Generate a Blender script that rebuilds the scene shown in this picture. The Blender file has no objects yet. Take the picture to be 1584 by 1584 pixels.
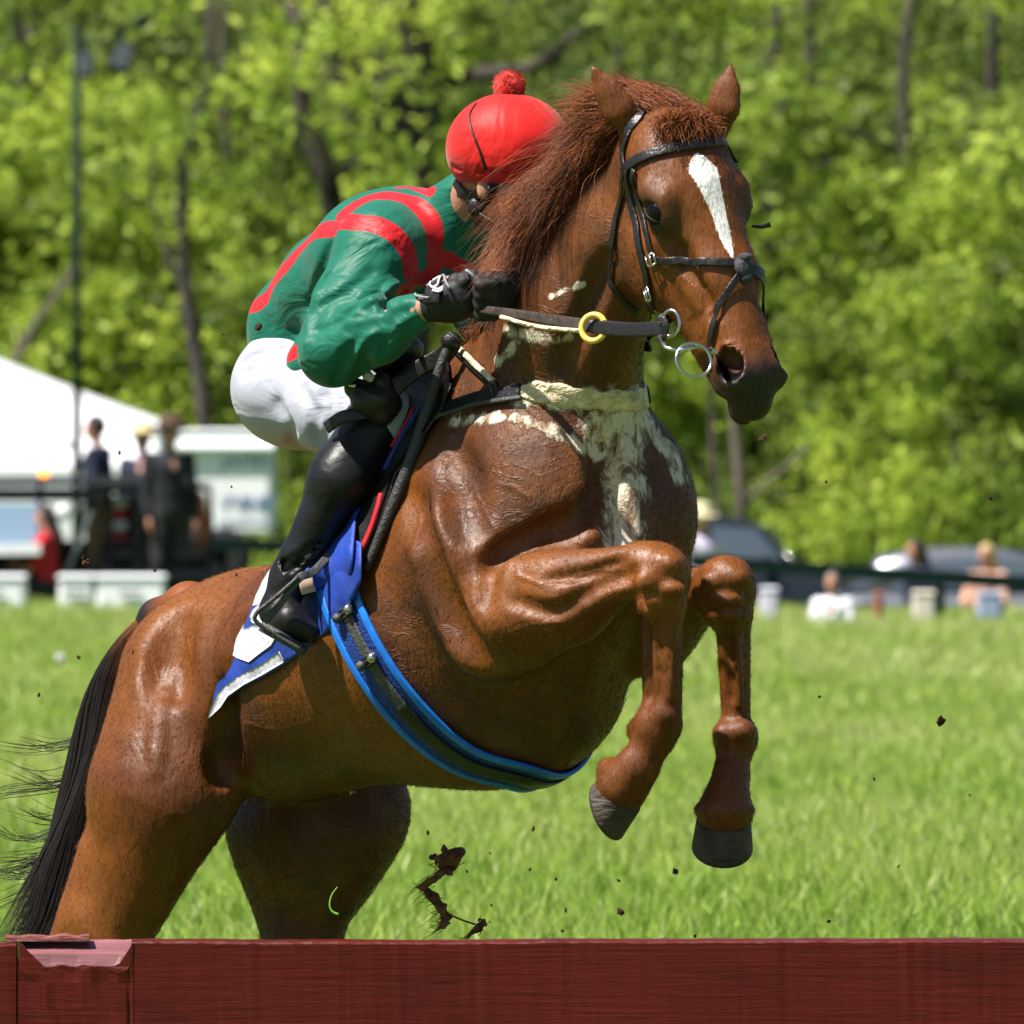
import bpy, math, random
import numpy as np
from mathutils import Vector, Matrix

# ------------------------------------------------------------------ camera, sky, sun, exposure
sc = bpy.context.scene
COL = sc.collection
FPX = 18750.0          # focal length in pixels of the 1584 px photograph
CAMD = 25.0            # metres from the lens to the horse
CAMH = 1.6
HOR = 690.0            # pixel row of the horizon
cam_d = bpy.data.cameras.new('camera')
cam = bpy.data.objects.new('camera', cam_d)
COL.objects.link(cam)
cam.location = (0, -CAMD, CAMH)
cam.rotation_euler = (math.radians(90), 0, 0)
cam_d.sensor_width = 36.0
cam_d.lens = FPX / 1584.0 * 36.0
cam_d.shift_y = -(792.0 - HOR) / 1584.0
cam_d.clip_start = 0.5
cam_d.clip_end = 2000
cam_d.dof.use_dof = True
cam_d.dof.focus_distance = CAMD + 0.35
cam_d.dof.aperture_fstop = 12.5
sc.camera = cam

SUN_EL, SUN_AZ = 59.0, -60.0     # azimuth measured from straight behind the camera, negative = from the left
world = bpy.data.worlds.new('World'); sc.world = world; world.use_nodes = True
wn = world.node_tree.nodes; wl = world.node_tree.links
bg = wn['Background']
sky = wn.new('ShaderNodeTexSky'); sky.sky_type = 'NISHITA'; sky.sun_disc = False
sky.sun_elevation = math.radians(SUN_EL)
sdir = Vector((math.sin(math.radians(SUN_AZ)) * math.cos(math.radians(SUN_EL)),
               -math.cos(math.radians(SUN_AZ)) * math.cos(math.radians(SUN_EL)),
               math.sin(math.radians(SUN_EL))))
sky.sun_rotation = math.atan2(sdir.x, sdir.y)
wl.new(sky.outputs['Color'], bg.inputs['Color'])
bg.inputs['Strength'].default_value = 0.05
sun_d = bpy.data.lights.new('sun', 'SUN'); sun_d.energy = 5.0; sun_d.angle = math.radians(0.6)
sun_d.color = (1.0, 0.95, 0.87)
sun = bpy.data.objects.new('sun', sun_d); COL.objects.link(sun)
sun.rotation_euler = (-sdir).to_track_quat('-Z', 'Y').to_euler()
sc.view_settings.view_transform = 'Standard'
sc.view_settings.look = 'None'
sc.view_settings.exposure = 0.98
sc.view_settings.gamma = 1.0
sc.render.engine = 'CYCLES'
sc.cycles.use_denoising = True
sc.cycles.max_bounces = 6
sc.cycles.diffuse_bounces = 2
sc.cycles.transparent_max_bounces = 8

RNG = np.random.default_rng(7)
random.seed(7)

# ------------------------------------------------------------------ small vector helpers
def P(u, v, y=0.0):
    """world point at depth y that the photograph shows at pixel (u, v)"""
    d = CAMD + y
    return np.array([(u - 792.0) * d / FPX, y, CAMH - (v - HOR) * d / FPX])

def nrm(a):
    a = np.asarray(a, float)
    return a / max(np.linalg.norm(a), 1e-9)

def V(*a):
    return np.array(a, float)

# ------------------------------------------------------------------ object helpers
def link(o, parent=None):
    COL.objects.link(o)
    if parent is not None:
        o.parent = parent
        o.matrix_parent_inverse = Matrix.Identity(4)
        if o.type == 'MESH':
            o.location = -parent_world(parent)
    return o

ORG = {}
def parent_world(p):
    t = Vector((0, 0, 0))
    while p is not None:
        t += Vector(p.location)
        p = p.parent
    return t

def tag(o, label=None, cat=None, group=None, kind=None):
    if label: o['label'] = label
    if cat: o['category'] = cat
    if group: o['group'] = group
    if kind: o['kind'] = kind
    return o

def empty(name, loc, label=None, cat=None, group=None):
    o = bpy.data.objects.new(name, None)
    o.empty_display_size = 0.1
    COL.objects.link(o)
    o.location = loc
    return tag(o, label, cat, group)

def mesh_np(name, verts, faces, mat=None, parent=None, smooth=True, attrs=None, mats=None, midx=None):
    """faces: (n,4) or (n,3) int array; verts in world coordinates"""
    verts = np.asarray(verts, np.float32); faces = np.asarray(faces, np.int32)
    me = bpy.data.meshes.new(name)
    me.vertices.add(len(verts)); me.vertices.foreach_set('co', verts.ravel())
    n, k = faces.shape
    me.loops.add(n * k); me.loops.foreach_set('vertex_index', faces.ravel())
    me.polygons.add(n)
    me.polygons.foreach_set('loop_start', np.arange(0, n * k, k, dtype=np.int32))
    me.polygons.foreach_set('loop_total', np.full(n, k, dtype=np.int32))
    me.update(calc_edges=True)
    me.validate()
    if smooth:
        me.polygons.foreach_set('use_smooth', np.ones(len(me.polygons), dtype=bool))
    if attrs:
        for an, av in attrs.items():
            at = me.attributes.new(an, 'FLOAT', 'POINT')
            at.data.foreach_set('value', np.asarray(av, np.float32))
    o = bpy.data.objects.new(name, me)
    for m in (mats or ([mat] if mat else [])):
        me.materials.append(m)
    if midx is not None:
        me.polygons.foreach_set('material_index', np.asarray(midx, np.int32))
    link(o, parent)
    return o

def mesh_py(name, verts, faces, mat=None, parent=None, smooth=False):
    me = bpy.data.meshes.new(name)
    me.from_pydata([tuple(map(float, v)) for v in verts], [], [tuple(map(int, f)) for f in faces])
    me.validate(); me.update()
    if smooth:
        for p in me.polygons: p.use_smooth = True
    if mat: me.materials.append(mat)
    o = bpy.data.objects.new(name, me)
    link(o, parent)
    return o

class MB:
    """collects simple shapes into one mesh"""
    def __init__(s): s.v = []; s.f = []
    def add(s, v, f):
        n = len(s.v); s.v += [tuple(map(float, a)) for a in v]; s.f += [tuple(int(i) + n for i in q) for q in f]
    def box(s, c, size, rz=0.0, taper=1.0, bev=0.0, rx=0.0, ry=0.0):
        hx, hy, hz = [d / 2 for d in size]
        M = Matrix.Rotation(rz, 3, 'Z') @ Matrix.Rotation(ry, 3, 'Y') @ Matrix.Rotation(rx, 3, 'X')
        pts = []
        if bev <= 0:
            for z in (-1, 1):
                t = taper if z > 0 else 1
                for x, y in ((-1, -1), (1, -1), (1, 1), (-1, 1)):
                    pts.append(M @ Vector((x * hx * t, y * hy * t, z * hz)) + Vector(c))
            s.add(pts, [(3, 2, 1, 0), (4, 5, 6, 7), (0, 1, 5, 4), (1, 2, 6, 5), (2, 3, 7, 6), (3, 0, 4, 7)])
        else:
            b = min(bev, hx * .9, hy * .9, hz * .9)
            for zz, t in ((-hz, 0), (-hz + b, 1), (hz - b, 1), (hz, 0)):
                for x, y, a in ((-1, -1, 0), (-1, -1, 1), (1, -1, 1), (1, -1, 0), (1, 1, 0), (1, 1, 1), (-1, 1, 1), (-1, 1, 0)):
                    if t:
                        px = x * (hx - (b if a else 0)); py = y * (hy - (0 if a else b))
                    else:
                        px = x * (hx - b); py = y * (hy - b)
                        px += -x * 0; 
                        px = x * (hx - b - (b * .4 if a else 0)); py = y * (hy - b - (0 if a else b * .4))
                    pts.append(M @ Vector((px * (taper if zz > 0 else 1), py * (taper if zz > 0 else 1), zz)) + Vector(c))
            f = [tuple(range(7, -1, -1)), tuple(range(24, 32))]
            for r in range(3):
                for i in range(8):
                    j = (i + 1) % 8
                    f.append((r * 8 + i, r * 8 + j, r * 8 + 8 + j, r * 8 + 8 + i))
            s.add(pts, f)
    def tube(s, pts, r, n=8, cap=True):
        pts = [np.asarray(p, float) for p in pts]
        rs = r if hasattr(r, '__len__') else [r] * len(pts)
        v = []; ref = None
        for i, p in enumerate(pts):
            t = nrm(pts[min(i + 1, len(pts) - 1)] - pts[max(i - 1, 0)])
            if ref is None:
                ref = V(0, 0, 1) if abs(t[2]) < .9 else V(1, 0, 0)
            a = nrm(np.cross(t, ref)); b = np.cross(a, t); ref = b if abs(np.dot(b, t)) < .5 else ref
            for k in range(n):
                w = 2 * math.pi * k / n
                v.append(p + rs[i] * (math.cos(w) * a + math.sin(w) * b))
        f = []
        for i in range(len(pts) - 1):
            for k in range(n):
                j = (k + 1) % n
                f.append((i * n + k, i * n + j, (i + 1) * n + j, (i + 1) * n + k))
        if cap:
            f.append(tuple(range(n - 1, -1, -1))); m = (len(pts) - 1) * n
            f.append(tuple(range(m, m + n)))
        s.add(v, f)
    def lathe(s, prof, c=(0, 0, 0), axis=(0, 0, 1), n=20, xs=1.0):
        """prof: list of (radius, height)"""
        q = Vector((0, 0, 1)).rotation_difference(Vector(nrm(axis)))
        v = []
        for r, h in prof:
            for k in range(n):
                w = 2 * math.pi * k / n
                v.append(q @ Vector((r * math.cos(w) * xs, r * math.sin(w), h)) + Vector(c))
        f = [(i * n + k, i * n + (k + 1) % n, (i + 1) * n + (k + 1) % n, (i + 1) * n + k)
             for i in range(len(prof) - 1) for k in range(n)]
        f.append(tuple(range(n - 1, -1, -1))); m = (len(prof) - 1) * n
        f.append(tuple(range(m, m + n)))
        s.add(v, f)
    def ball(s, c, r, n=14, ax=None):
        rr = r if hasattr(r, '__len__') else (r, r, r)
        v = []; m = n // 2
        for i in range(1, m):
            ph = math.pi * i / m
            for k in range(n):
                w = 2 * math.pi * k / n
                q = V(rr[0] * math.sin(ph) * math.cos(w), rr[1] * math.sin(ph) * math.sin(w), rr[2] * math.cos(ph))
                if ax is not None: q = q @ np.asarray(ax)
                v.append(np.asarray(c) + q)
        t = V(0, 0, rr[2]); 
        if ax is not None: t = t @ np.asarray(ax)
        v.append(np.asarray(c) + t); v.append(np.asarray(c) - t)
        f = [(i * n + k, (i + 1) * n + k, (i + 1) * n + (k + 1) % n, i * n + (k + 1) % n) for i in range(m - 2) for k in range(n)]
        T = len(v) - 2
        f += [(T, k, (k + 1) % n) for k in range(n)] + [(T + 1, (m - 2) * n + (k + 1) % n, (m - 2) * n + k) for k in range(n)]
        s.add(v, f)
    def build(s, name, mat=None, parent=None, smooth=False):
        return mesh_py(name, s.v, s.f, mat, parent, smooth)

# ------------------------------------------------------------------ materials
def mat(name, color=(.5, .5, .5), rough=.6, metal=0.0, spec=.5, coat=0.0, sheen=0.0, noise=None, bump=None, emit=None, trans=0.0, ior=1.45):
    """noise=(scale, amount, detail, stretch) varies the colour; bump=(scale, strength, stretch)"""
    m = bpy.data.materials.new(name); m.use_nodes = True
    nt = m.node_tree; b = nt.nodes['Principled BSDF']
    b.inputs['Base Color'].default_value = (*color, 1)
    b.inputs['Roughness'].default_value = rough
    b.inputs['Metallic'].default_value = metal
    b.inputs['Specular IOR Level'].default_value = spec
    b.inputs['Coat Weight'].default_value = coat
    b.inputs['Sheen Weight'].default_value = sheen
    b.inputs['Transmission Weight'].default_value = trans
    b.inputs['IOR'].default_value = ior
    if emit:
        b.inputs['Emission Color'].default_value = (*emit[0], 1); b.inputs['Emission Strength'].default_value = emit[1]
    tc = None
    def coord(stretch):
        nonlocal tc
        if tc is None:
            tc = nt.nodes.new('ShaderNodeTexCoord')
        mp = nt.nodes.new('ShaderNodeMapping'); mp.inputs['Scale'].default_value = stretch
        nt.links.new(tc.outputs['Object'], mp.inputs['Vector'])
        return mp.outputs['Vector']
    if noise:
        sc_, am, det, st = noise
        n = nt.nodes.new('ShaderNodeTexNoise'); n.inputs['Scale'].default_value = sc_; n.inputs['Detail'].default_value = det
        nt.links.new(coord(st), n.inputs['Vector'])
        r = nt.nodes.new('ShaderNodeMapRange'); r.inputs['From Min'].default_value = .3; r.inputs['From Max'].default_value = .7
        r.inputs['To Min'].default_value = 1 - am; r.inputs['To Max'].default_value = 1 + am
        nt.links.new(n.outputs['Fac'], r.inputs['Value'])
        mu = nt.nodes.new('ShaderNodeVectorMath'); mu.operation = 'SCALE'; mu.inputs[0].default_value = color
        nt.links.new(r.outputs['Result'], mu.inputs['Scale']); nt.links.new(mu.outputs[0], b.inputs['Base Color'])
    if bump:
        sc_, stg, st = bump
        n = nt.nodes.new('ShaderNodeTexNoise'); n.inputs['Scale'].default_value = sc_; n.inputs['Detail'].default_value = 5
        nt.links.new(coord(st), n.inputs['Vector'])
        bp = nt.nodes.new('ShaderNodeBump'); bp.inputs['Strength'].default_value = stg; bp.inputs['Distance'].default_value = .01
        nt.links.new(n.outputs['Fac'], bp.inputs['Height']); nt.links.new(bp.outputs['Normal'], b.inputs['Normal'])
    return m

# ------------------------------------------------------------------ signed-distance modelling
class SDF:
    def __init__(s): s.p = []
    def cone(s, a, b, ra, rb, k=.03, flat=None, op='u'):
        a = np.asarray(a, float); b = np.asarray(b, float)
        c = (a + b) / 2; fm = max(1, flat[1]) if flat is not None else 1
        R = np.linalg.norm(b - a) / 2 + max(ra, rb) * fm
        s.p.append(('c', a, b, ra, rb, k, flat, op, c, R)); return s
    def chain(s, pts, rs, k=.03, flat=None):
        for i in range(len(pts) - 1): s.cone(pts[i], pts[i + 1], rs[i], rs[i + 1], k, flat)
        return s
    def ell(s, c, ax, r, k=.03, op='u'):
        ax = np.asarray(ax, float); r = np.asarray(r, float)
        s.p.append(('e', np.asarray(c, float), ax, r, None, k, None, op, np.asarray(c, float), r.max())); return s
    def plane(s, c, n, k=.004):
        """cuts everything on the side the normal points to"""
        s.p.append(('p', np.asarray(c, float), nrm(n), None, None, k, None, 's', np.zeros(3), 1e9)); return s
    def bounds(s):
        lo = np.full(3, 1e9); hi = np.full(3, -1e9)
        for q in s.p:
            if q[7] == 'u':
                lo = np.minimum(lo, q[8] - q[9]); hi = np.maximum(hi, q[8] + q[9])
        return lo, hi
    def ev(s, X, infl=0.0):
        D = np.full(len(X), 1e3)
        for kind, a, b, ra, rb, k, flat, op, c, R in s.p:
            if R < 1e8:
                dd = X - c
                near = np.einsum('ij,ij->i', dd, dd) < (R + k + .16) ** 2
                idx = np.nonzero(near)[0]
                if len(idx) == 0: continue
                x = X[idx]
            else:
                idx = slice(None); x = X
            if kind == 'c':
                pa = x - a; ba = b - a
                if flat is not None:
                    fd = nrm(flat[0]); f = flat[1]
                    pa = pa + np.outer((1 / f - 1) * (pa @ fd), fd)
                    ba = ba + (1 / f - 1) * np.dot(ba, fd) * fd
                h = np.clip(pa @ ba / max(ba @ ba, 1e-12), 0, 1)
                # cone with linear radius along the segment
                d = np.linalg.norm(pa - h[:, None] * ba, axis=1) - (ra + (rb - ra) * h)
            elif kind == 'e':
                q = (x - a) @ b.T
                k0 = np.linalg.norm(q / ra, axis=1); k1 = np.linalg.norm(q / (ra * ra), axis=1)
                d = k0 * (k0 - 1) / np.maximum(k1, 1e-9)
            else:
                d = -((x - a) @ b)
            if op == 'u':
                o = D[idx]; hh = np.maximum(k - np.abs(o - d), 0) / k
                D[idx] = np.minimum(o, d) - hh * hh * k * .25
            else:
                if kind == 'p': d = -((x - a) @ b)
                o = D[idx]; m = -d; hh = np.maximum(k - np.abs(o - m), 0) / k
                D[idx] = np.maximum(o, m) + hh * hh * k * .25
        return D - infl
    def grad(s, X, e=.004):
        X = np.atleast_2d(X)
        g = np.stack([s.ev(X + d) - s.ev(X - d) for d in np.eye(3) * e], 1)
        return g / np.maximum(np.linalg.norm(g, axis=1, keepdims=True), 1e-9)
    def snap(s, X, off=0.0, it=6):
        X = np.atleast_2d(np.array(X, float))
        for _ in range(it):
            X = X - (s.ev(X) - off)[:, None] * s.grad(X) * .9
        return X
    def hit(s, u, v, off=0.0, y0=-1.3, y1=1.6):
        """first point of the surface on the line of sight through pixel (u, v)"""
        ys = np.linspace(y0, y1, 580)
        X = np.stack([P(u, v, y) for y in ys])
        d = s.ev(X) - off
        i = np.nonzero(d < 0)[0]
        if len(i) == 0:
            i = int(np.argmin(d)); return s.snap(X[i], off)[0]
        i = i[0]
        if i == 0: return X[0]
        t = d[i - 1] / (d[i - 1] - d[i])
        return X[i - 1] + t * (X[i] - X[i - 1])

def surface(f, lo, hi, h):
    """surface nets over a narrow band; f(points)->distance. returns verts, quads"""
    lo = np.asarray(lo) - 3 * h; n = np.ceil((np.asarray(hi) + 3 * h - lo) / h).astype(int)
    B = 4; nc = (n + B - 1) // B; n = nc * B
    cg = [lo[i] + h * (np.arange(nc[i]) * B + (B - 1) / 2) for i in range(3)]
    C = np.stack(np.meshgrid(*cg, indexing='ij'), -1).reshape(-1, 3)
    dc = np.concatenate([f(C[i:i + 400000]) for i in range(0, len(C), 400000)]).reshape(nc)
    D = np.repeat(np.repeat(np.repeat(dc.astype(np.float32), B, 0), B, 1), B, 2)
    act = np.argwhere(np.abs(dc) < 2.6 * B * h)
    off = np.stack(np.meshgrid(*[np.arange(B)] * 3, indexing='ij'), -1).reshape(-1, 3)
    for s0 in range(0, len(act), 6000):
        ii = (act[s0:s0 + 6000, None] * B + off[None]).reshape(-1, 3)
        D[ii[:, 0], ii[:, 1], ii[:, 2]] = f(lo + ii * h)
    S = D < 0
    cnt = np.zeros(n - 1, np.int8)
    for dx in (0, 1):
        for dy in (0, 1):
            for dz in (0, 1):
                cnt += S[dx:n[0] - 1 + dx, dy:n[1] - 1 + dy, dz:n[2] - 1 + dz]
    A = (cnt > 0) & (cnt < 8)
    cells = np.argwhere(A)
    idx = np.full(n - 1, -1, np.int32); idx[A] = np.arange(len(cells))
    pos = np.zeros((len(cells), 3)); w = np.zeros(len(cells))
    cor = {(a, b, c): D[cells[:, 0] + a, cells[:, 1] + b, cells[:, 2] + c] for a in (0, 1) for b in (0, 1) for c in (0, 1)}
    for ax in range(3):
        for p in (0, 1):
            for q in (0, 1):
                a = [p, q]; a.insert(ax, 0); b = list(a); b[ax] = 1
                d0 = cor[tuple(a)]; d1 = cor[tuple(b)]; m = (d0 < 0) != (d1 < 0)
                t = np.where(m, d0 / np.where(m, d0 - d1, 1), 0)
                e = np.tile(np.array(a, float), (len(cells), 1)); e[:, ax] = t
                pos += e * m[:, None]; w += m
    pos = lo + (cells + pos / w[:, None]) * h
    F = []
    for ax in range(3):
        sl0 = [slice(1, n[i] - 1) for i in range(3)]; sl1 = list(sl0)
        sl0[ax] = slice(0, n[ax] - 1); sl1[ax] = slice(1, n[ax])
        s0 = S[tuple(sl0)]; s1 = S[tuple(sl1)]
        e = np.argwhere(s0 != s1); flip = s0[e[:, 0], e[:, 1], e[:, 2]]
        o = np.ones(3, int); o[ax] = 0; e = e + o
        b, c = [i for i in range(3) if i != ax]
        def cell(db, dc_):
            q = e.copy(); q[:, b] += db; q[:, c] += dc_
            return idx[q[:, 0], q[:, 1], q[:, 2]]
        Q = np.stack([cell(-1, -1), cell(0, -1), cell(0, 0), cell(-1, 0)], 1)
        if ax == 1: flip = ~flip
        Q[~flip] = Q[~flip][:, ::-1]
        F.append(Q)
    F = np.concatenate(F)
    return pos, F[(F >= 0).all(1)]

def sdf_mesh(name, S, h, mat=None, parent=None, infl=0.0, fn=None, lo=None, hi=None, attrs=None, relax=1):
    if lo is None:
        lo, hi = S.bounds(); lo = lo - infl; hi = hi + infl
    f = fn if fn is not None else (lambda X: S.ev(X, infl))
    v, q = surface(f, lo, hi, h)
    for _ in range(relax):
        # light relaxation removes the grid's steps
        acc = np.zeros_like(v); c = np.zeros(len(v))
        for i in range(4):
            a = q[:, i]; b = q[:, (i + 1) % 4]
            for k in range(3):
                acc[:, k] += np.bincount(a, v[b, k], len(v)) + np.bincount(b, v[a, k], len(v))
            c += np.bincount(a, minlength=len(v)) + np.bincount(b, minlength=len(v))
        v = v * .5 + .5 * acc / np.maximum(c, 1)[:, None]
    return mesh_np(name, v, q, mat, parent, True, attrs(v) if attrs else None)

def spline(pts, n=8):
    """Catmull-Rom through the points"""
    p = np.asarray(pts, float)
    p = np.vstack([2 * p[0] - p[1], p, 2 * p[-1] - p[-2]])
    out = []
    for i in range(1, len(p) - 2):
        t = np.linspace(0, 1, n, endpoint=False)[:, None]
        a, b, c, d = p[i - 1], p[i], p[i + 1], p[i + 2]
        out.append(.5 * (2 * b + (c - a) * t + (2 * a - 5 * b + 4 * c - d) * t ** 2 + (3 * b - a - 3 * c + d) * t ** 3))
    return np.vstack(out + [p[-2:-1]])

def ribbon(pts, nor, width, thick, m=None):
    """a strap: rounded cross-section along pts with given normals, as (verts, faces)"""
    pts = np.asarray(pts); n = len(pts)
    w = width if hasattr(width, '__len__') else np.full(n, width)
    tan = np.gradient(pts, axis=0); v = []
    prof = [(-1, .0), (-.96, .8), (-.7, 1.0), (-.3, 1.05), (.3, 1.05), (.7, 1.0), (.96, .8), (1, .0), (.8, -.6), (-.8, -.6)]
    for i in range(n):
        t = nrm(tan[i]); s_ = nrm(np.cross(nor[i], t)); u = np.cross(t, s_)
        for a, b in prof:
            v.append(pts[i] + s_ * a * w[i] / 2 + u * b * thick / 2)
    K = len(prof); f = []
    for i in range(n - 1):
        for k in range(K):
            j = (k + 1) % K
            f.append((i * K + k, (i + 1) * K + k, (i + 1) * K + j, i * K + j))
    f.append(tuple(range(K))); f.append(tuple(range((n - 1) * K + K - 1, (n - 1) * K - 1, -1)))
    return v, f

def strands(roots, dirs_fn, n_seg, width):
    pass

def hair_mesh(name, paths, width, mat, parent=None, attrs=None):
    """paths: (n, m, 3); each strand a thin tapered three-sided needle"""
    paths = np.asarray(paths); N, m, _ = paths.shape
    t = np.gradient(paths, axis=1); t /= np.maximum(np.linalg.norm(t, axis=2, keepdims=True), 1e-9)
    ref = np.tile(np.array([0.3, -.9, .25]), (N, m, 1)); a = np.cross(t, ref); a /= np.maximum(np.linalg.norm(a, axis=2, keepdims=True), 1e-6)
    b = np.cross(t, a)
    prof = np.interp(np.linspace(0, 1, m), [0, .15, .7, 1], [.8, 1, .75, .05])[None, :, None]
    W = (np.asarray(width).reshape(-1, 1, 1) if hasattr(width, '__len__') else width) * prof / 2
    vs = np.stack([paths + W * (math.cos(k * 2.0944) * a + math.sin(k * 2.0944) * b) for k in range(3)], 2)   # N,m,3,3
    v = vs.reshape(-1, 3)
    base = (np.arange(N)[:, None] * m + np.arange(m - 1)[None]) * 3
    q = []
    for k in range(3):
        j = (k + 1) % 3
        q.append(np.stack([base + k, base + j, base + 3 + j, base + 3 + k], -1).reshape(-1, 4))
    at = None
    if attrs: at = {kk: (np.repeat(vv, m * 3) if np.ndim(vv) == 1 else np.repeat(np.asarray(vv).reshape(-1), 3)) for kk, vv in attrs.items()}
    return mesh_np(name, v, np.concatenate(q), mat, parent, True, at)
# ================================================================== THE HORSE (signed-distance anatomy)
AX = nrm(V(.64, -.72, .28)); LF = nrm(V(.75, .66, 0.0)); UP = np.cross(AX, LF) * -1
if UP[2] < 0: UP = -UP
TR = np.stack([AX, LF, UP])          # trunk axes: forward, left, up
HS = SDF()
# trunk
HS.ell(P(668, 960, .05), TR, (.45, .275, .33), .05)
HS.ell(P(843, 812, -.20), TR, (.27, .238, .315), .10)
HS.ell(P(480, 1058, .34), TR, (.32, .24, .24), .10)
HS.ell(P(395, 1035, .58), TR, (.30, .25, .210), .08)
HS.ell(P(800, 1062, -.02), TR, (.26, .20, .20), .10)      # sternum
HS.ell(P(690, 650, .02), TR, (.30, .07, .12), .12)      # withers
# neck
fl = (LF, .72)
HS.cone(P(845, 660, -.16), P(895, 475, -.38), .235, .155, .10, fl)
HS.cone(P(895, 475, -.38), P(960, 370, -.49), .152, .128, .06, fl)
HS.cone(P(960, 370, -.49), P(1025, 275, -.60), .128, .10, .06, fl)
# right shoulder, chest muscles
HS.cone(P(690, 660, .0), P(715, 850, -.29), .13, .125, .10, (LF, .7))
HS.ell(P(840, 745, -.33), TR, (.12, .12, .17), .09)
HS.ell(P(1000, 775, -.20), TR, (.11, .095, .17), .07)
HS.cone(P(722, 840, -.36), P(762, 975, -.37), .110, .102, .06)
HS.cone(P(768, 975, -.38), P(775, 1030, -.36), .078, .026, .03)
# right foreleg
HS.cone(P(805, 945, -.43), P(880, 925, -.51), .122, .090, .03)
HS.cone(P(880, 925, -.51), P(965, 890, -.59), .090, .050, .03)
HS.cone(P(785, 900, -.47), P(955, 866, -.61), .050, .024, .03)
HS.cone(P(800, 960, -.51), P(960, 905, -.63), .045, .020, .03)
HS.ell(P(1014, 888, -.62), np.eye(3), (.070, .06, .066), .02)
HS.ell(P(1022, 935, -.63), np.eye(3), (.050, .045, .035), .015)
HS.ell(P(990, 862, -.61), np.eye(3), (.035, .035, .03), .02)
HS.ell(P(1040, 900, -.61), np.eye(3), (.032, .035, .045), .02)
HS.cone(P(1032, 930, -.62), P(1034, 1085, -.60), .034, .028, .02)
HS.cone(P(1006, 950, -.58), P(1010, 1085, -.56), .022, .021, .010)
HS.ell(P(1018, 1120, -.57), np.eye(3), (.050, .050, .046), .02)
HS.ell(P(1030, 1105, -.60), np.eye(3), (.032, .03, .028), .01)
HS.ell(P(992, 1130, -.53), np.eye(3), (.03, .03, .03), .02)
HS.cone(P(1012, 1145, -.57), P(985, 1188, -.56), .040, .038, .02)
HS.cone(P(985, 1188, -.56), P(962, 1218, -.54), .046, .054, .012)
HS.cone(P(940, 1188, -.52), P(955, 1200, -.53), .022, .03, .02)
for u_, v_, y_, rx_, rz_ in ((1036, 872, -.66, .026, .020), (1000, 900, -.67, .026, .022), (1040, 912, -.67, .028, .016), (1010, 930, -.66, .022, .016)):
    HS.ell(P(u_, v_, y_), np.eye(3), (rx_, .020, rz_), .016)
HS.cone(P(985, 905, -.66), P(1000, 935, -.66), .004, .004, .02, op='s')
# left foreleg
HS.cone(P(1000, 960, -.12), P(1085, 915, -.36), .115, .052, .04)
HS.ell(P(1120, 913, -.42), np.eye(3), (.066, .06, .066), .02)
HS.ell(P(1126, 950, -.43), np.eye(3), (.048, .045, .035), .015)
HS.ell(P(1125, 885, -.44), np.eye(3), (.045, .04, .032), .02)
HS.cone(P(1134, 955, -.42), P(1139, 1095, -.40), .036, .029, .02)
HS.cone(P(1124, 965, -.38), P(1130, 1090, -.37), .022, .020, .012)
HS.ell(P(1138, 1140, -.40), np.eye(3), (.046, .048, .044), .025)
HS.cone(P(1137, 1155, -.40), P(1131, 1200, -.42), .036, .034, .018)
HS.cone(P(1131, 1200, -.42), P(1121, 1256, -.45), .036, .058, .016)
HS.ell(P(1121, 1252, -.45), np.eye(3), (.061, .055, .020), .010)
HS.ell(P(1148, 1132, -.43), np.eye(3), (.028, .03, .026), .01)
HS.ell(P(1120, 1134, -.42), np.eye(3), (.024, .03, .024), .01)
for u_, v_, y_, rx_, rz_ in ((1138, 895, -.475, .030, .022), (1104, 900, -.475, .026, .022), (1122, 928, -.48, .036, .016), (1122, 952, -.47, .030, .014)):
    HS.ell(P(u_, v_, y_), np.eye(3), (rx_, .020, rz_), .016)
HS.cone(P(1139, 975, -.455), P(1144, 1090, -.435), .010, .008, .010)
HS.cone(P(1040, 955, -.645), P(1042, 1080, -.625), .010, .008, .010)
# right hind leg
HS.cone(P(298, 1062, .44), P(240, 1225, .38), .172, .155, .08, (LF, .85))
HS.ell(P(318, 1205, .34), np.eye(3), (.07, .07, .09), .05)
HS.cone(P(250, 1235, .36), P(178, 1440, .41), .155, .088, .05, (LF, .8))
HS.cone(P(165, 1330, .44), P(98, 1452, .46), .065, .030, .05)
HS.cone(P(160, 1430, .44), P(145, 1530, .46), .082, .062, .03)
HS.cone(P(145, 1530, .46), P(158, 1740, .42), .045, .036, .03)
HS.ell(P(160, 1760, .42), np.eye(3), (.05, .05, .05), .02)
HS.cone(P(160, 1770, .41), P(185, 1830, .36), .036, .045, .02)
# left hind leg
HS.cone(P(480, 1100, .72), P(486, 1285, .60), .175, .178, .06, (LF, .85))
HS.cone(P(420, 1290, .62), P(430, 1400, .62), .09, .05, .06)
HS.ell(P(578, 1250, .55), np.eye(3), (.075, .07, .09), .08)
HS.cone(P(492, 1285, .60), P(468, 1450, .60), .160, .082, .06, (LF, .8))
HS.cone(P(468, 1450, .60), P(440, 1540, .62), .085, .06, .03)
HS.cone(P(440, 1540, .62), P(450, 1740, .58), .045, .036, .03)
HS.ell(P(452, 1760, .58), np.eye(3), (.05, .05, .05), .02)
HS.cone(P(452, 1765, .57), P(475, 1830, .52), .036, .045, .02)

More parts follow.
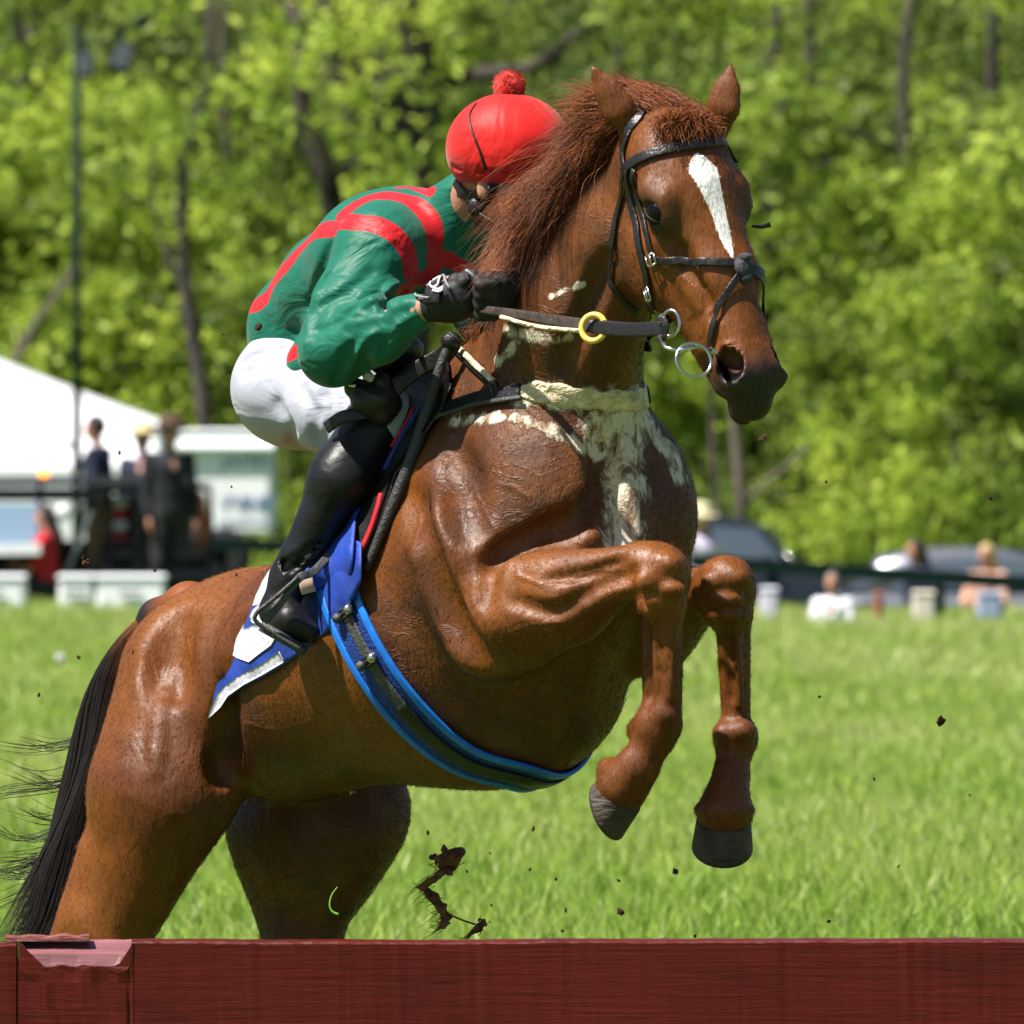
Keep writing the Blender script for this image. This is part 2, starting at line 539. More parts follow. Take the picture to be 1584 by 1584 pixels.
# head: local frame l (down the face), f (out of the forehead), w (to the horse's left)
HL = nrm(V(.160, -.12, -.55)); HF = V(.53, -.85, 0); HF = nrm(HF - np.dot(HF, HL) * HL); HW = np.cross(HF, HL)
if HW[0] < 0: HW = -HW
HO = P(1068, 180, -.72)
HR = np.stack([HL, HF, HW])
def H(l, f, w): return HO + l * HL + f * HF + w * HW
def toH(X): return (np.asarray(X) - HO) @ HR.T
HS.ell(H(.10, -.085, 0), HR, (.14, .085, .108), .04)
HS.ell(H(.05, -.15, 0), HR, (.11, .10, .085), .05)
HS.cone(H(.14, -.072, .004), H(.32, -.066, .006), .074, .064, .03, (HW, 1.2))
HS.cone(H(.32, -.066, .006), H(.52, -.060, 0), .064, .052, .03, (HW, 1.1))
for s in (-1, 1):
    HS.ell(H(.215, -.185, s * .052), HR, (.125, .110, .052), .025)
    HS.cone(H(.22, -.155, s * .04), H(.44, -.12, s * .022), .06, .04, .03)
    HS.cone(H(.125, -.072, s * .098), H(.150, -.040, s * .090), .022, .020, .03)      # brow
    HS.ell(H(.175, -.066, s * .090), HR, (.045, .036, .028), .02)
    HS.cone(H(.225, -.095, s * .082), H(.37, -.085, s * .05), .018, .012, .02)   # facial crest
    HS.ell(H(.520, -.042, s * .050), HR, (.050, .038, .028), .018)       # nostril rim
HS.cone(H(.30, -.195, 0), H(.52, -.135, 0), .05, .036, .03)
HS.ell(H(.53, -.072, 0), HR, (.070, .060, .056), .03)
HS.ell(H(.590, -.078, 0), HR, (.032, .036, .036), .02)
HS.ell(H(.583, -.120, 0), HR, (.034, .028, .029), .008)
# eye sockets, nostrils, mouth line
for s in (-1, 1):
    HS.ell(H(.172, -.062, s * .120), HR, (.026, .022, .016), .008, op='s')
    HS.ell(H(.13, -.118, s * .11), HR, (.035, .02, .014), .03, op='s')
    HS.ell(H(.516, -.022, s * .072), HR, (.033, .030, .034), .007, op='s'); HS.ell(H(.500, -.040, s * .045), HR, (.030, .022, .028), .008, op='s')
    HS.ell(H(.508, -.026, s * .056), HR, (.024, .018, .026), .008, op='s')
    HS.cone(H(.50, -.105, s * .058), H(.60, -.10, s * .03), .006, .005, .010, op='s')
    HS.cone(H(.26, -.055, s * .075), H(.40, -.045, s * .05), .010, .007, .03, op='s')
# ears
for a, c, d in ((P(990, 215, -.63), P(955, 165, -.65), P(912, 97, -.65)), (P(1106, 205, -.60), P(1119, 165, -.62), P(1132, 96, -.62))):
    ed = (V(.25, .95, 0), .5)
    HS.cone(a, c, .027, .031, .02, ed)
    HS.cone(c, c * .6 + d * .4, .031, .024, .02, ed)
    HS.cone(c * .6 + d * .4, c * .25 + d * .75, .025, .011, .02, ed)
    HS.cone(c * .25 + d * .75, d, .011, .002, .008, ed)
HS.cone(P(948, 200, -.69), P(905, 105, -.68), .018, .006, .008, op='s')

def groove(pts, r=.012, k=.05, depth=0.0, op='s'):
    """shallow furrow (or ridge) that follows the surface"""
    q = spline([HS.hit(u, v) for u, v in pts], 3)
    q = HS.snap(q, 0.0, 3); g = HS.grad(np.array(q))
    q = [a + n * depth for a, n in zip(q, g)]
    for a, b in zip(q[:-1], q[1:]): HS.cone(a, b, r, r, k, op=op)
groove([(632, 770), (645, 830), (664, 895), (695, 960), (738, 1018)], .010, .07, .004)
groove([(700, 700), (716, 760), (722, 820)], .008, .07, .003)
groove([(835, 826), (800, 842), (772, 858)], .008, .035)
groove([(772, 858), (754, 885), (750, 930)], .005, .04)
groove([(800, 930), (860, 945), (925, 905), (975, 885)], .008, .025)
groove([(850, 895), (905, 888), (960, 868)], .006, .018)
groove([(935, 700), (945, 770), (962, 830)], .016, .05)
groove([(930, 760), (890, 805), (840, 822)], .008, .05)
groove([(272, 960), (255, 1020), (262, 1060)], .010, .08)
groove([(265, 1050), (245, 1120), (240, 1190)], .006, .03, -.010, 'u')
groove([(350, 1070), (350, 1150), (345, 1200)], .012, .05)
groove([(400, 925), (365, 975), (345, 1030)], .008, .05, -.012, 'u')
groove([(870, 570), (905, 480), (935, 400)], .010, .04)
groove([(1018, 970), (1019, 1075)], .005, .014)
groove([(1128, 985), (1131, 1080)], .005, .014)

def px(X):
    """pixel position of world points in the photograph's frame"""
    X = np.atleast_2d(X); d = CAMD + X[:, 1]
    return 792 + X[:, 0] / d * FPX, HOR - (X[:, 2] - CAMH) / d * FPX

def poly_dist(X, pts):
    """distance of world points to a 3-D polyline"""
    D = np.full(len(X), 1e9); pts = np.asarray(pts)
    for a, b in zip(pts[:-1], pts[1:]):
        ba = b - a; t = np.clip((X - a) @ ba / (ba @ ba + 1e-12), 0, 1)
        D = np.minimum(D, np.linalg.norm(X - a - t[:, None] * ba, axis=1))
    return D
def sm(x, a, b):
    t = np.clip((x - a) / (b - a), 0, 1); return t * t * (3 - 2 * t)

def horse_attrs(v):
    h = toH(v); l, f, w = h.T
    # blaze on the forehead, narrowing down the face
    half = np.interp(l, [.075, .09, .115, .15, .20, .26, .31], [0, .018, .031, .024, .016, .012, 0])
    cw = np.interp(l, [.06, .12, .2, .33], [-.012, -.009, .000, -.002])
    blaze = sm(half - np.abs(w - cw), -.004, .002) * (f > -.06) * (half > .001)
    muzz = sm(l, .46, .56) * (f > -.3) * (np.abs(w) < .12) * (f < .1)
    eye = np.exp(-((l - .178) ** 2 / .052 ** 2 + (f + .064) ** 2 / .036 ** 2)) * (np.abs(w) > .06) * (np.abs(w) < .15)
    nost = 1 - sm(np.sqrt(((l - .514) / .034) ** 2 + ((f + .030) / .042) ** 2 + ((np.abs(w) - .060) / .030) ** 2), .7, 1.25)
    # lather: in front of the chest, along the breast girth and rein, down the middle of the chest
    return {'blaze': blaze, 'muzz': np.maximum(np.maximum(muzz, np.minimum(eye * 1.3, 1)), nost), 'vein': vein_mask(v), 'nost': nost * (HS.ev(v + HW * 0) > -1) * sm(nost, .3, .9), 'foam': foam_mask(v), 'damp_shade': damp_shade_mask(v)}
VEIN = []
def vein_mask(v):
    if not VEIN:
        for pts in ([(1040, 385), (1052, 420), (1050, 455), (1065, 490)], [(1052, 425), (1080, 450), (1085, 480)], [(1085, 520), (1100, 480), (1128, 455)], [(985, 350), (1000, 400), (1000, 440)],
                    [(800, 890), (850, 905), (910, 885), (955, 880)], [(790, 980), (840, 965), (890, 960), (930, 935)], [(820, 920), (835, 960), (830, 1000)],
                    [(690, 700), (735, 760), (760, 810), (790, 830)], [(735, 760), (780, 750), (820, 770)], [(650, 800), (640, 870), (660, 940), (690, 990)],
                    [(430, 1180), (500, 1165), (560, 1175), (620, 1200)], [(500, 1165), (530, 1130), (580, 1120)], [(380, 1120), (440, 1130), (480, 1115)],
                    [(310, 1240), (285, 1300), (270, 1360)], [(300, 940), (290, 990), (300, 1040)],
                    [(1030, 950), (1040, 1010), (1035, 1080)], [(1140, 960), (1146, 1030), (1142, 1100)], [(870, 590), (900, 520), (925, 450), (950, 420)], [(720, 930), (735, 960), (770, 1000)]):
            VEIN.append(spline([HS.hit(*q) for q in pts], 4))
    m = np.zeros(len(v))
    for p in VEIN:
        near = np.nonzero((np.abs(v - p.mean(0)).max(1) < np.abs(p - p.mean(0)).max() + .03))[0]
        if len(near): m[near] = np.maximum(m[near], np.exp(-(poly_dist(v[near], p) / .0055) ** 2))
    return m
FOAM = []; DAMP_SHADE = []
def build_foam():
    g = lambda pts: np.array([HS.hit(u, v) for u, v in pts])
    FOAM.append((g([(800, 612), (850, 612), (920, 618), (985, 615)]), .022))
    FOAM.append((g([(935, 640), (965, 690), (970, 740), (968, 790), (965, 830)]), .042))
    FOAM.append((g([(700, 655), (770, 645), (840, 660), (900, 690), (930, 705)]), .013))
    FOAM.append((g([(1000, 640), (1030, 690), (1050, 725)]), .027))
    FOAM.append((g([(930, 660), (985, 650)]), .045))
    FOAM.append((g([(780, 510), (830, 520), (880, 522)]), .012))
    FOAM.append((g([(770, 560), (800, 530)]), .012))
    FOAM.append((g([(690, 640), (750, 620), (790, 605)]), .008))
    FOAM.append((g([(900, 440), (850, 460)]), .006))
    DAMP_SHADE.append((g([(720, 590), (850, 580), (990, 590), (1000, 650), (960, 740)]), .13))
    DAMP_SHADE.append((g([(925, 300), (880, 400), (850, 540)]), .11)); DAMP_SHADE.append((g([(940, 400), (930, 520)]), .09))
    DAMP_SHADE.append((g([(720, 700), (740, 800), (860, 700)]), .10))
    DAMP_SHADE.append((g([(640, 960), (740, 1080), (860, 1120)]), .13)); DAMP_SHADE.append((g([(500, 1285), (485, 1360), (470, 1430)]), .26)); DAMP_SHADE.append((g([(400, 1180), (520, 1195), (640, 1215)]), .05))  # shade painted into the coat: barrel below the forearm, far hind leg
    DAMP_SHADE.append((g([(385, 1090), (360, 1150)]), .035))
def foam_mask(v):
    m = np.zeros(len(v))
    for p, r in FOAM: m = np.maximum(m, 1 - sm(poly_dist(v, p), r * .1, r * 2.0))
    return m
def damp_shade_mask(v):
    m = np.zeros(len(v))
    for p, r in DAMP_SHADE: m = np.maximum(m, 1 - sm(poly_dist(v, p), r * .5, r * 1.6))
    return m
build_foam()

def coat_material():
    m = bpy.data.materials.new('chestnut_coat'); m.use_nodes = True
    nt = m.node_tree; N = nt.nodes; L = nt.links; b = N['Principled BSDF']
    tc = N.new('ShaderNodeTexCoord')
    def noise(scale, det, rough=.55, stretch=(1, 1, 1), dist=0.0, rot=None):
        mp = N.new('ShaderNodeMapping'); mp.inputs['Scale'].default_value = stretch
        if rot: mp.inputs['Rotation'].default_value = rot
        L.new(tc.outputs['Object'], mp.inputs['Vector'])
        n = N.new('ShaderNodeTexNoise'); n.inputs['Scale'].default_value = scale; n.inputs['Detail'].default_value = det
        n.inputs['Roughness'].default_value = rough; n.inputs['Distortion'].default_value = dist
        L.new(mp.outputs[0], n.inputs['Vector']); return n.outputs['Fac']
    def attr(n):
        a = N.new('ShaderNodeAttribute'); a.attribute_name = n; return a.outputs['Fac']
    def math_(op, a, b_, c=None):
        n = N.new('ShaderNodeMath'); n.operation = op
        for i, x in enumerate((a, b_, c)):
            if x is None: continue
            if isinstance(x, (int, float)): n.inputs[i].default_value = x
            else: L.new(x, n.inputs[i])
        return n.outputs[0]
    def rng(x, a, b_, c=0, d=1, clamp=True):
        n = N.new('ShaderNodeMapRange'); n.clamp = clamp
        n.inputs['From Min'].default_value = a; n.inputs['From Max'].default_value = b_
        n.inputs['To Min'].default_value = c; n.inputs['To Max'].default_value = d
        L.new(x, n.inputs['Value']); return n.outputs[0]
    def mix(f, a, b_):
        n = N.new('ShaderNodeMix'); n.data_type = 'RGBA'
        if isinstance(f, (int, float)): n.inputs[0].default_value = f
        else: L.new(f, n.inputs[0])
        for i, x in ((6, a), (7, b_)):
            if isinstance(x, tuple): n.inputs[i].default_value = (*x, 1)
            else: L.new(x, n.inputs[i])
        return n.outputs[2]
    big = rng(noise(3.2, 3), .35, .65)
    fine = rng(noise(42, 4, .6, (1, 1, .45)), .3, .7)
    col = mix(big, (.112, .030, .0032), (.210, .064, .0070))
    col = mix(math_('MULTIPLY', fine, .30), col, (.045, .010, .002))
    damp_shade = math_('MULTIPLY', attr('damp_shade'), rng(noise(14, 5), .25, .6))
    col = mix(math_('MULTIPLY', damp_shade, .70), col, (.050, .021, .013))  # one dark coat tone for real sweat and for painted shade
    muz = math_('MULTIPLY', attr('muzz'), rng(noise(22, 4), .15, .45, .65, 1))
    col = mix(muz, col, (.018, .012, .012))
    hair = noise(130, 3, .6, (1, 1, .25))
    bl = rng(math_('ADD', attr('blaze'), math_('MULTIPLY', math_('SUBTRACT', hair, .5), .9)), .42, .58)
    col = mix(bl, col, (.80, .77, .74))
    fn = noise(30, 6, .70, (1, 1, .6), .5)
    foam = rng(math_('ADD', attr('foam'), math_('MULTIPLY', math_('SUBTRACT', fn, .5), 3.4)), .32, .85, 0, .94)
    foam = math_('MULTIPLY', foam, rng(attr('foam'), .02, .35))
    fcol = mix(rng(fn, .40, .56), (.46, .32, .20), (.82, .72, .58))
    col = mix(foam, col, fcol)
    col = mix(attr('nost'), col, (.003, .002, .002))  # nostril hollow blackened: its inner shade is put into the colour
    L.new(col, b.inputs['Base Color'])
    sp_ = math_('MULTIPLY_ADD', attr('nost'), -.36, .38); L.new(sp_, b.inputs['Specular IOR Level'])
    rg = math_('ADD', rng(noise(9, 4), .3, .7, .42, .60), math_('MULTIPLY', foam, .35))
    rg = math_('ADD', rg, math_('MULTIPLY', math_('SUBTRACT', noise(75, 4, .6, (1, 1, .2)), .5), .35)); L.new(rg, b.inputs['Roughness'])
    b.inputs['Specular IOR Level'].default_value = .42
    b.inputs['Coat Weight'].default_value = .0
    b.inputs['Sheen Weight'].default_value = .0; b.inputs['Sheen Roughness'].default_value = .4
    # wrinkles, veins, hair grain, lather relief
    w1 = N.new('ShaderNodeTexVoronoi'); w1.feature = 'DISTANCE_TO_EDGE'; w1.inputs['Scale'].default_value = 15
    mp = N.new('ShaderNodeMapping'); mp.inputs['Scale'].default_value = (1, 1, 2.6); mp.inputs['Rotation'].default_value = (.4, .5, .3)
    wn_ = N.new('ShaderNodeTexNoise'); wn_.inputs['Scale'].default_value = 6; wn_.inputs['Detail'].default_value = 3
    va = N.new('ShaderNodeVectorMath'); va.operation = 'MULTIPLY_ADD'; va.inputs[1].default_value = (.16,) * 3
    L.new(tc.outputs['Object'], wn_.inputs['Vector']); L.new(wn_.outputs['Color'], va.inputs[0]); L.new(tc.outputs['Object'], va.inputs[2])
    L.new(va.outputs[0], mp.inputs['Vector']); L.new(mp.outputs[0], w1.inputs['Vector'])
    rid = math_('ABSOLUTE', math_('SUBTRACT', noise(7.5, 2.5, .5, (1, 1, 2.8), .9, (.5, .35, .2)), .5), None)
    rid2 = math_('ABSOLUTE', math_('SUBTRACT', noise(16, 2.5, .5, (1, 1, 2.4), .7, (.2, .6, .5)), .5), None)
    cr_ = math_('ADD', rng(rid, 0, .020, 1, 0), math_('MULTIPLY', rng(rid2, 0, .022, 1, 0), .6))
    crease = math_('MULTIPLY', math_('MULTIPLY', cr_, rng(noise(8, 3), .40, .55)), math_('MULTIPLY', attr('damp_shade'), rng(noise(5, 2), .34, .46)))
    hgt = math_('MULTIPLY', noise(17, 4, .55), .45)
    hgt = math_('ADD', hgt, math_('MULTIPLY', noise(5.5, 2, .5), 1.2))
    hgt = math_('ADD', hgt, math_('MULTIPLY', hair, .05))
    hgt = math_('ADD', hgt, math_('MULTIPLY', attr('vein'), .28))
    hgt = math_('ADD', hgt, math_('MULTIPLY', noise(300, 2, .5, (1, 1, .12)), .015))
    hgt = math_('ADD', hgt, math_('MULTIPLY', crease, .17))
    hgt = math_('ADD', hgt, math_('MULTIPLY', noise(13, 5, .6, (1.8, 1, .6), 1.2), .5))
    hgt = math_('ADD', hgt, math_('MULTIPLY', math_('MULTIPLY', foam, fn), 2.2))
    bp = N.new('ShaderNodeBump'); bp.inputs['Strength'].default_value = .62; bp.inputs['Distance'].default_value = .012
    L.new(hgt, bp.inputs['Height']); L.new(bp.outputs[0], b.inputs['Normal'])
    return m
M_COAT = coat_material()
M_HOOF = mat('hoof_horn', (.060, .042, .030), .6, noise=(14, .9, 6, (1, 1, 1)), bump=(30, .8, (1, 1, 3)))
FUR_N = 190000
HORSE_H = globals().get('HORSE_H', .0055)

horse = empty('horse', (0.15, 0.45, 0.0), 'chestnut racehorse with a white blaze and lathered chest, rearing up over the red jump', 'horse')
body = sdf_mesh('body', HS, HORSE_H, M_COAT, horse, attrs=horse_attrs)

# short coat hair lying along the body
me_ = body.data; nv = len(me_.vertices); co = np.zeros(nv * 3, np.float32); me_.vertices.foreach_get('co', co); co = co.reshape(-1, 3)
no = np.zeros(nv * 3, np.float32); me_.vertex_normals.foreach_get('vector', no); no = no.reshape(-1, 3)
av = {}
for k_ in ('blaze', 'muzz', 'foam', 'damp_shade', 'vein'):
    q_ = np.zeros(nv, np.float32); me_.attributes[k_].data.foreach_get('value', q_); av[k_] = q_
rf = np.random.default_rng(99); hh_ = toH(co)
okv = np.nonzero((av['foam'] < .30) & (av['muzz'] < .25) & (no[:, 1] < .45))[0]
NF = FUR_N
ix = rf.choice(okv, NF); rt = co[ix] + rf.normal(0, .0022, (NF, 3)); n_ = no[ix]
flow = np.tile(nrm(-AX * .75 + V(0, 0, -.55)), (NF, 1))
pxu, pxv = px(rt); hl = hh_[ix]
ishead = (hl[:, 0] > .03) & (hl[:, 1] > -.30) & (np.abs(hl[:, 2]) < .16) & (hl[:, 0] < .66)
flow[ishead] = HL * .9 - HF * .3
isneck = (~ishead) & (pxv < 640) & (pxu > 740); flow[isneck] = nrm(V(-.25, .1, -.9))
isleg = ((pxu > 940) & (pxv > 830)) | ((pxv > 1210)); flow[isleg] = V(0, 0, -1)
isfore = (pxu > 790) & (pxu < 990) & (pxv > 830) & (pxv < 1000) & (rt[:, 1] < -.42); flow[isfore] = nrm(V(.8, -.2, -.35))
flow = flow + rf.normal(0, .16, (NF, 3)); flow = flow - (flow * n_).sum(1, keepdims=True) * n_; flow /= np.maximum(np.linalg.norm(flow, axis=1, keepdims=True), 1e-6)
ln = rf.uniform(.005, .010, (NF, 1)); s3 = np.array([0, .5, 1.0])[None, :, None]
paths = rt[:, None] - n_[:, None] * .0010 + flow[:, None] * ln[:, None] * s3 + n_[:, None] * (ln * rf.uniform(.03, .09, (NF, 1)))[:, None] * (s3 * (1.25 - .55 * s3))
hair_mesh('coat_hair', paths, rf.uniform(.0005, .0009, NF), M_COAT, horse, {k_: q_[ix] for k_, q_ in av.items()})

def hoof(c, axis, toe, r0, r1, ln, lean):
    """slanted hoof with a flat sole and heel notch"""
    axis = nrm(axis); toe = nrm(toe - np.dot(toe, axis) * axis); sd = np.cross(axis, toe)
    rings = 9; n = 28; v = []
    for i in range(rings + 1):
        t = i / rings; r = r0 + (r1 - r0) * t
        if i == 0: r *= .93
        for k in range(n):
            w = 2 * math.pi * k / n
            cx, sy = math.cos(w), math.sin(w)
            rr = r * (1.0 + .10 * max(cx, 0) - .10 * max(-cx, 0) ** 3)
            v.append(c + axis * ln * t * (1 - .30 * (1 - cx) / 2) + toe * (rr * cx + lean * t) + sd * rr * sy * .94)
    f = [(i * n + k, (i + 1) * n + k, (i + 1) * n + (k + 1) % n, i * n + (k + 1) % n) for i in range(rings) for k in range(n)]
    f.append(tuple(range(n)))
    # sole set in behind a rim
    m = len(v); base = rings * n
    cen = sum(np.asarray(q) for q in v[base:base + n]) / n
    for k in range(n): v.append(cen + (np.asarray(v[base + k]) - cen) * .82 - axis * .002)
    for k in range(n): v.append(cen + (np.asarray(v[base + k]) - cen) * .78 - axis * .012)
    for k in range(n):
        j = (k + 1) % n
        f.append((base + k, m + k, m + j, base + j)); f.append((m + k, m + n + k, m + n + j, m + j))
    f.append(tuple(range(m + n, m + 2 * n)))
    return mesh_py('hoof', v, f, M_HOOF, horse, True)
hoof(P(968, 1218, -.54), V(-.66, .42, -.45), V(.30, -.35, -.85), .050, .062, .070, .016)
hoof(P(1120, 1262, -.44), V(-.04, .42, -.80), V(-.03, -.80, -.55), .058, .066, .070, .020)
hoof(P(190, 1828, .35), V(.05, 0, -1), V(.7, -.7, 0), .05, .062, .07, .03)
hoof(P(480, 1830, .51), V(.05, 0, -1), V(.7, -.7, 0), .05, .062, .07, .03)
# ------------------------------------------------------------------ mane, forelock, tail, eyes
def hair_mat(name, c0, c1, rough=.45, attr_mix=None):
    m = bpy.data.materials.new(name); m.use_nodes = True
    nt = m.node_tree; N = nt.nodes; L = nt.links; b = N['Principled BSDF']
    a = N.new('ShaderNodeAttribute'); a.attribute_name = 'tone'
    mx = N.new('ShaderNodeMix'); mx.data_type = 'RGBA'
    L.new(a.outputs['Fac'], mx.inputs[0]); mx.inputs[6].default_value = (*c0, 1); mx.inputs[7].default_value = (*c1, 1)
    L.new(mx.outputs[2], b.inputs['Base Color'])
    b.inputs['Roughness'].default_value = rough; b.inputs['Specular IOR Level'].default_value = .4
    return m
M_MANE = hair_mat('mane_hair', (.045, .009, .002), (.30, .078, .012))
M_TAIL = hair_mat('tail_hair', (.010, .006, .005), (.19, .055, .010))

def tuft(roots, disp, curl, n_str, n_clump, m=11, jit=.012, cl=.035, lenv=.35, sag=0.0, rng=RNG, flick=.01, tp=1.0):
    """roots: (k,3) curve of roots; disp(t)->3-vector; curl(t)->first heading"""
    k = len(roots); out = []; cid = []
    ct = rng.uniform(0, 1, n_clump) ** tp; cd = rng.normal(0, cl, (n_clump, 3)); cs = 1 + rng.normal(0, lenv * .5, n_clump)
    cw = rng.uniform(0, 6.28, (n_clump, 2))
    for i in range(n_str):
        c = rng.integers(n_clump); t = float(np.clip(ct[c] + rng.normal(0, .015), 0, 1))
        x = t * (k - 1); a = int(min(x, k - 2)); r = roots[a] + (roots[a + 1] - roots[a]) * (x - a)
        r = r + rng.normal(0, jit, 3) * V(1, 1, .6)
        D = disp(t) * max(.25, cs[c]) * rng.uniform(.7, 1.08) + cd[c] + rng.normal(0, flick, 3)
        C = curl(t) + cd[c] * .3 + rng.normal(0, flick * .5, 3)
        s = np.linspace(0, 1, m)[:, None]
        p = r + C * 2 * s * (1 - s) + D * s + V(0, 0, -sag) * s ** 2
        p = p + .010 * s * np.hstack([np.sin(s * 7 + cw[c, 0]), np.sin(s * 6 + cw[c, 1]), np.sin(s * 8 + cw[c, 0] * 2)])
        out.append(p); cid.append(c)
    ctone = rng.uniform(0, 1, n_clump)
    return np.array(out), ctone[np.array(cid)]

crest = HS.snap(np.array([P(1010, 165, -.58), P(965, 200, -.53), P(915, 255, -.45), P(872, 300, -.38), P(838, 355, -.32), P(808, 410, -.26), P(785, 465, -.20), P(755, 530, -.12)]), -.006)
def pick(tab):
    tab = np.array(tab, float)
    return lambda t: np.array([np.interp(t, tab[:, 0], tab[:, j]) for j in (1, 2, 3)])
d1 = pick([(0, -.09, .05, -.01), (.2, -.15, .0, -.08), (.4, -.135, -.03, -.105), (.6, -.07, -.03, -.055), (.8, -.03, -.01, -.04), (1, -.02, .0, -.02)])
c1 = pick([(0, -.03, .03, .06), (.3, -.03, .03, .05), (.6, -.03, .01, .03), (1, -.02, 0, .01)])
rg = np.random.default_rng(3)
A, ta = tuft(crest, d1, c1, 9000, 170, jit=.011, cl=.032, lenv=.55, rng=rg, flick=.009, tp=1.45)
# loose flyaways
B_, tb_ = tuft(crest[:6], d1, c1, 420, 120, jit=.012, cl=.045, lenv=.5, rng=rg, flick=.02)
allm = np.concatenate([A, B_])
tone = np.clip(np.concatenate([ta, tb_]) * .75 + .08 + rg.normal(0, .12, len(allm)), 0, 1)
hair_mesh('mane', allm, rg.uniform(.0008, .0016, len(allm)), M_MANE, horse, {'tone': tone})
# forelock: between the ears, swept back over the poll by the wind
fr = np.array([H(-.02, -.13, -.035), H(-.02, -.11, -.01), H(-.02, -.10, .03), H(.0, -.09, .06)])
fr = HS.snap(fr, -.003)
d2 = pick([(0, -.11, .10, -.02), (.5, -.14, .10, .01), (1, -.17, .08, .03)])
c2 = pick([(0, -.02, .04, .035), (.5, -.01, .02, .04), (1, .0, .0, .04)])
F1, _ = tuft(fr, d2, c2, 2600, 90, jit=.014, cl=.022, rng=rg, flick=.008)
d3 = pick([(0, -.02, -.03, -.025), (.5, -.01, -.04, -.035), (1, .03, -.03, -.03)])
c3 = pick([(0, -.01, -.03, .02), (1, .01, -.03, .02)])
F2, _ = tuft(HS.snap(np.array([H(.0, -.04, -.035), H(-.0, -.04, .0), H(.0, -.04, .05)]), -.003), d3, c3, 900, 40, jit=.012, cl=.012, rng=rg, flick=.006)
F = np.concatenate([F1, F2]); tone = np.clip(rg.normal(.6, .28, len(F)), 0, 1)
hair_mesh('forelock', F, rg.uniform(.0010, .0020, len(F)), M_MANE, horse, {'tone': tone})

# tail: solid dock with long hair streaming from it
TP = [P(345, 948, .80), P(292, 938, .88), P(245, 958, .94), P(205, 1000, .97)]
TS = SDF(); TS.chain(TP, [.055, .05, .042, .022], .02)
tail_path = spline([TP[1], TP[2], TP[3], P(170, 1080, .98), P(145, 1190, .98), P(118, 1300, .98), P(82, 1400, .97), P(45, 1490, .96)], 6)
dock = sdf_mesh('tail', TS, .008, M_TAIL, horse, attrs=lambda v: {'tone': sm(v[:, 0], P(215, 0, .9)[0], P(265, 0, .9)[0])})
L_ = len(tail_path); out = []; tn = []
for i in range(5200):
    s0 = rg.beta(1.1, 2.2) * .42; s1 = min(1.0, s0 + rg.uniform(.45, .95))
    t = np.linspace(s0, s1, 16) * (L_ - 1); a = np.minimum(t.astype(int), L_ - 2); p = tail_path[a] + (tail_path[a + 1] - tail_path[a]) * (t - a)[:, None]
    th = rg.uniform(0, 6.28); rr = abs(rg.normal(.0, 1)) 
    s = t / (L_ - 1); spread = (.018 + .030 * s + .02 * np.maximum(s - .6, 0))
    o = np.stack([np.cos(th) * np.ones(16), np.sin(th) * np.ones(16), .4 * np.sin(th * 2) * np.ones(16)], 1)
    p = p + o * (spread * min(rr, 1.6))[:, None] + (.008 * np.sin(s * 14 + th * 3))[:, None] * V(1, 0, .3)
    out.append(p); tn.append(1.0 - s.mean() * 1.0 > .93)
out = np.array(out)
tn = np.clip(1 - (out[:, 3, 0] < P(250, 0, .95)[0]) * 1.0, 0, 1) * rg.uniform(.5, 1, len(out))
wis = []
for gq in range(13):
    s0 = rg.uniform(.50, .90); a = int(s0 * (L_ - 1)); r0 = tail_path[a] + V(-.02, 0, 0); D0 = V(-.12 - abs(rg.normal(0, .09)), rg.normal(0, .03), rg.normal(-.045, .035)); C0 = V(0, 0, rg.normal(-.02, .015)); w0 = rg.uniform(5, 8); ph = rg.uniform(0, 6)
    for i in range(int(rg.integers(6, 16))):
        s = np.linspace(0, 1, 16)[:, None]
        wis.append(r0 + rg.normal(0, .008, 3) + (D0 * rg.uniform(.6, 1.1) + rg.normal(0, .008, 3)) * s + C0 * 3 * s * (1 - s) + .009 * np.sin(s * w0 + ph) * V(0, 0, 1) * s)
fur = []
for i in range(1500):
    t0 = rg.uniform(0, .30); a = min(int(t0 * (L_ - 1)), L_ - 2); th = rg.uniform(0, 6.28); tg = nrm(tail_path[min(a + 2, L_ - 1)] - tail_path[a]); rr_ = .050 - .07 * t0
    p0 = tail_path[a] + V(math.cos(th) * .7, math.sin(th), math.sin(th + 1) * .7) * rr_; s = np.linspace(0, 1, 16)[:, None]
    fur.append(p0 + tg * s * rg.uniform(.05, .13) + rg.normal(0, .006, 3) * s + V(-.004, 0, -.012) * s * s)
out = np.concatenate([out, np.array(wis), np.array(fur)]); tn = sm(out[:, :, 0], P(160, 0, .97)[0], P(225, 0, .95)[0]) * rg.uniform(.35, 1, (len(out), 1))
hair_mesh('tail_hair', out, rg.uniform(.0012, .0024, len(out)), M_TAIL, dock, {'tone': tn})

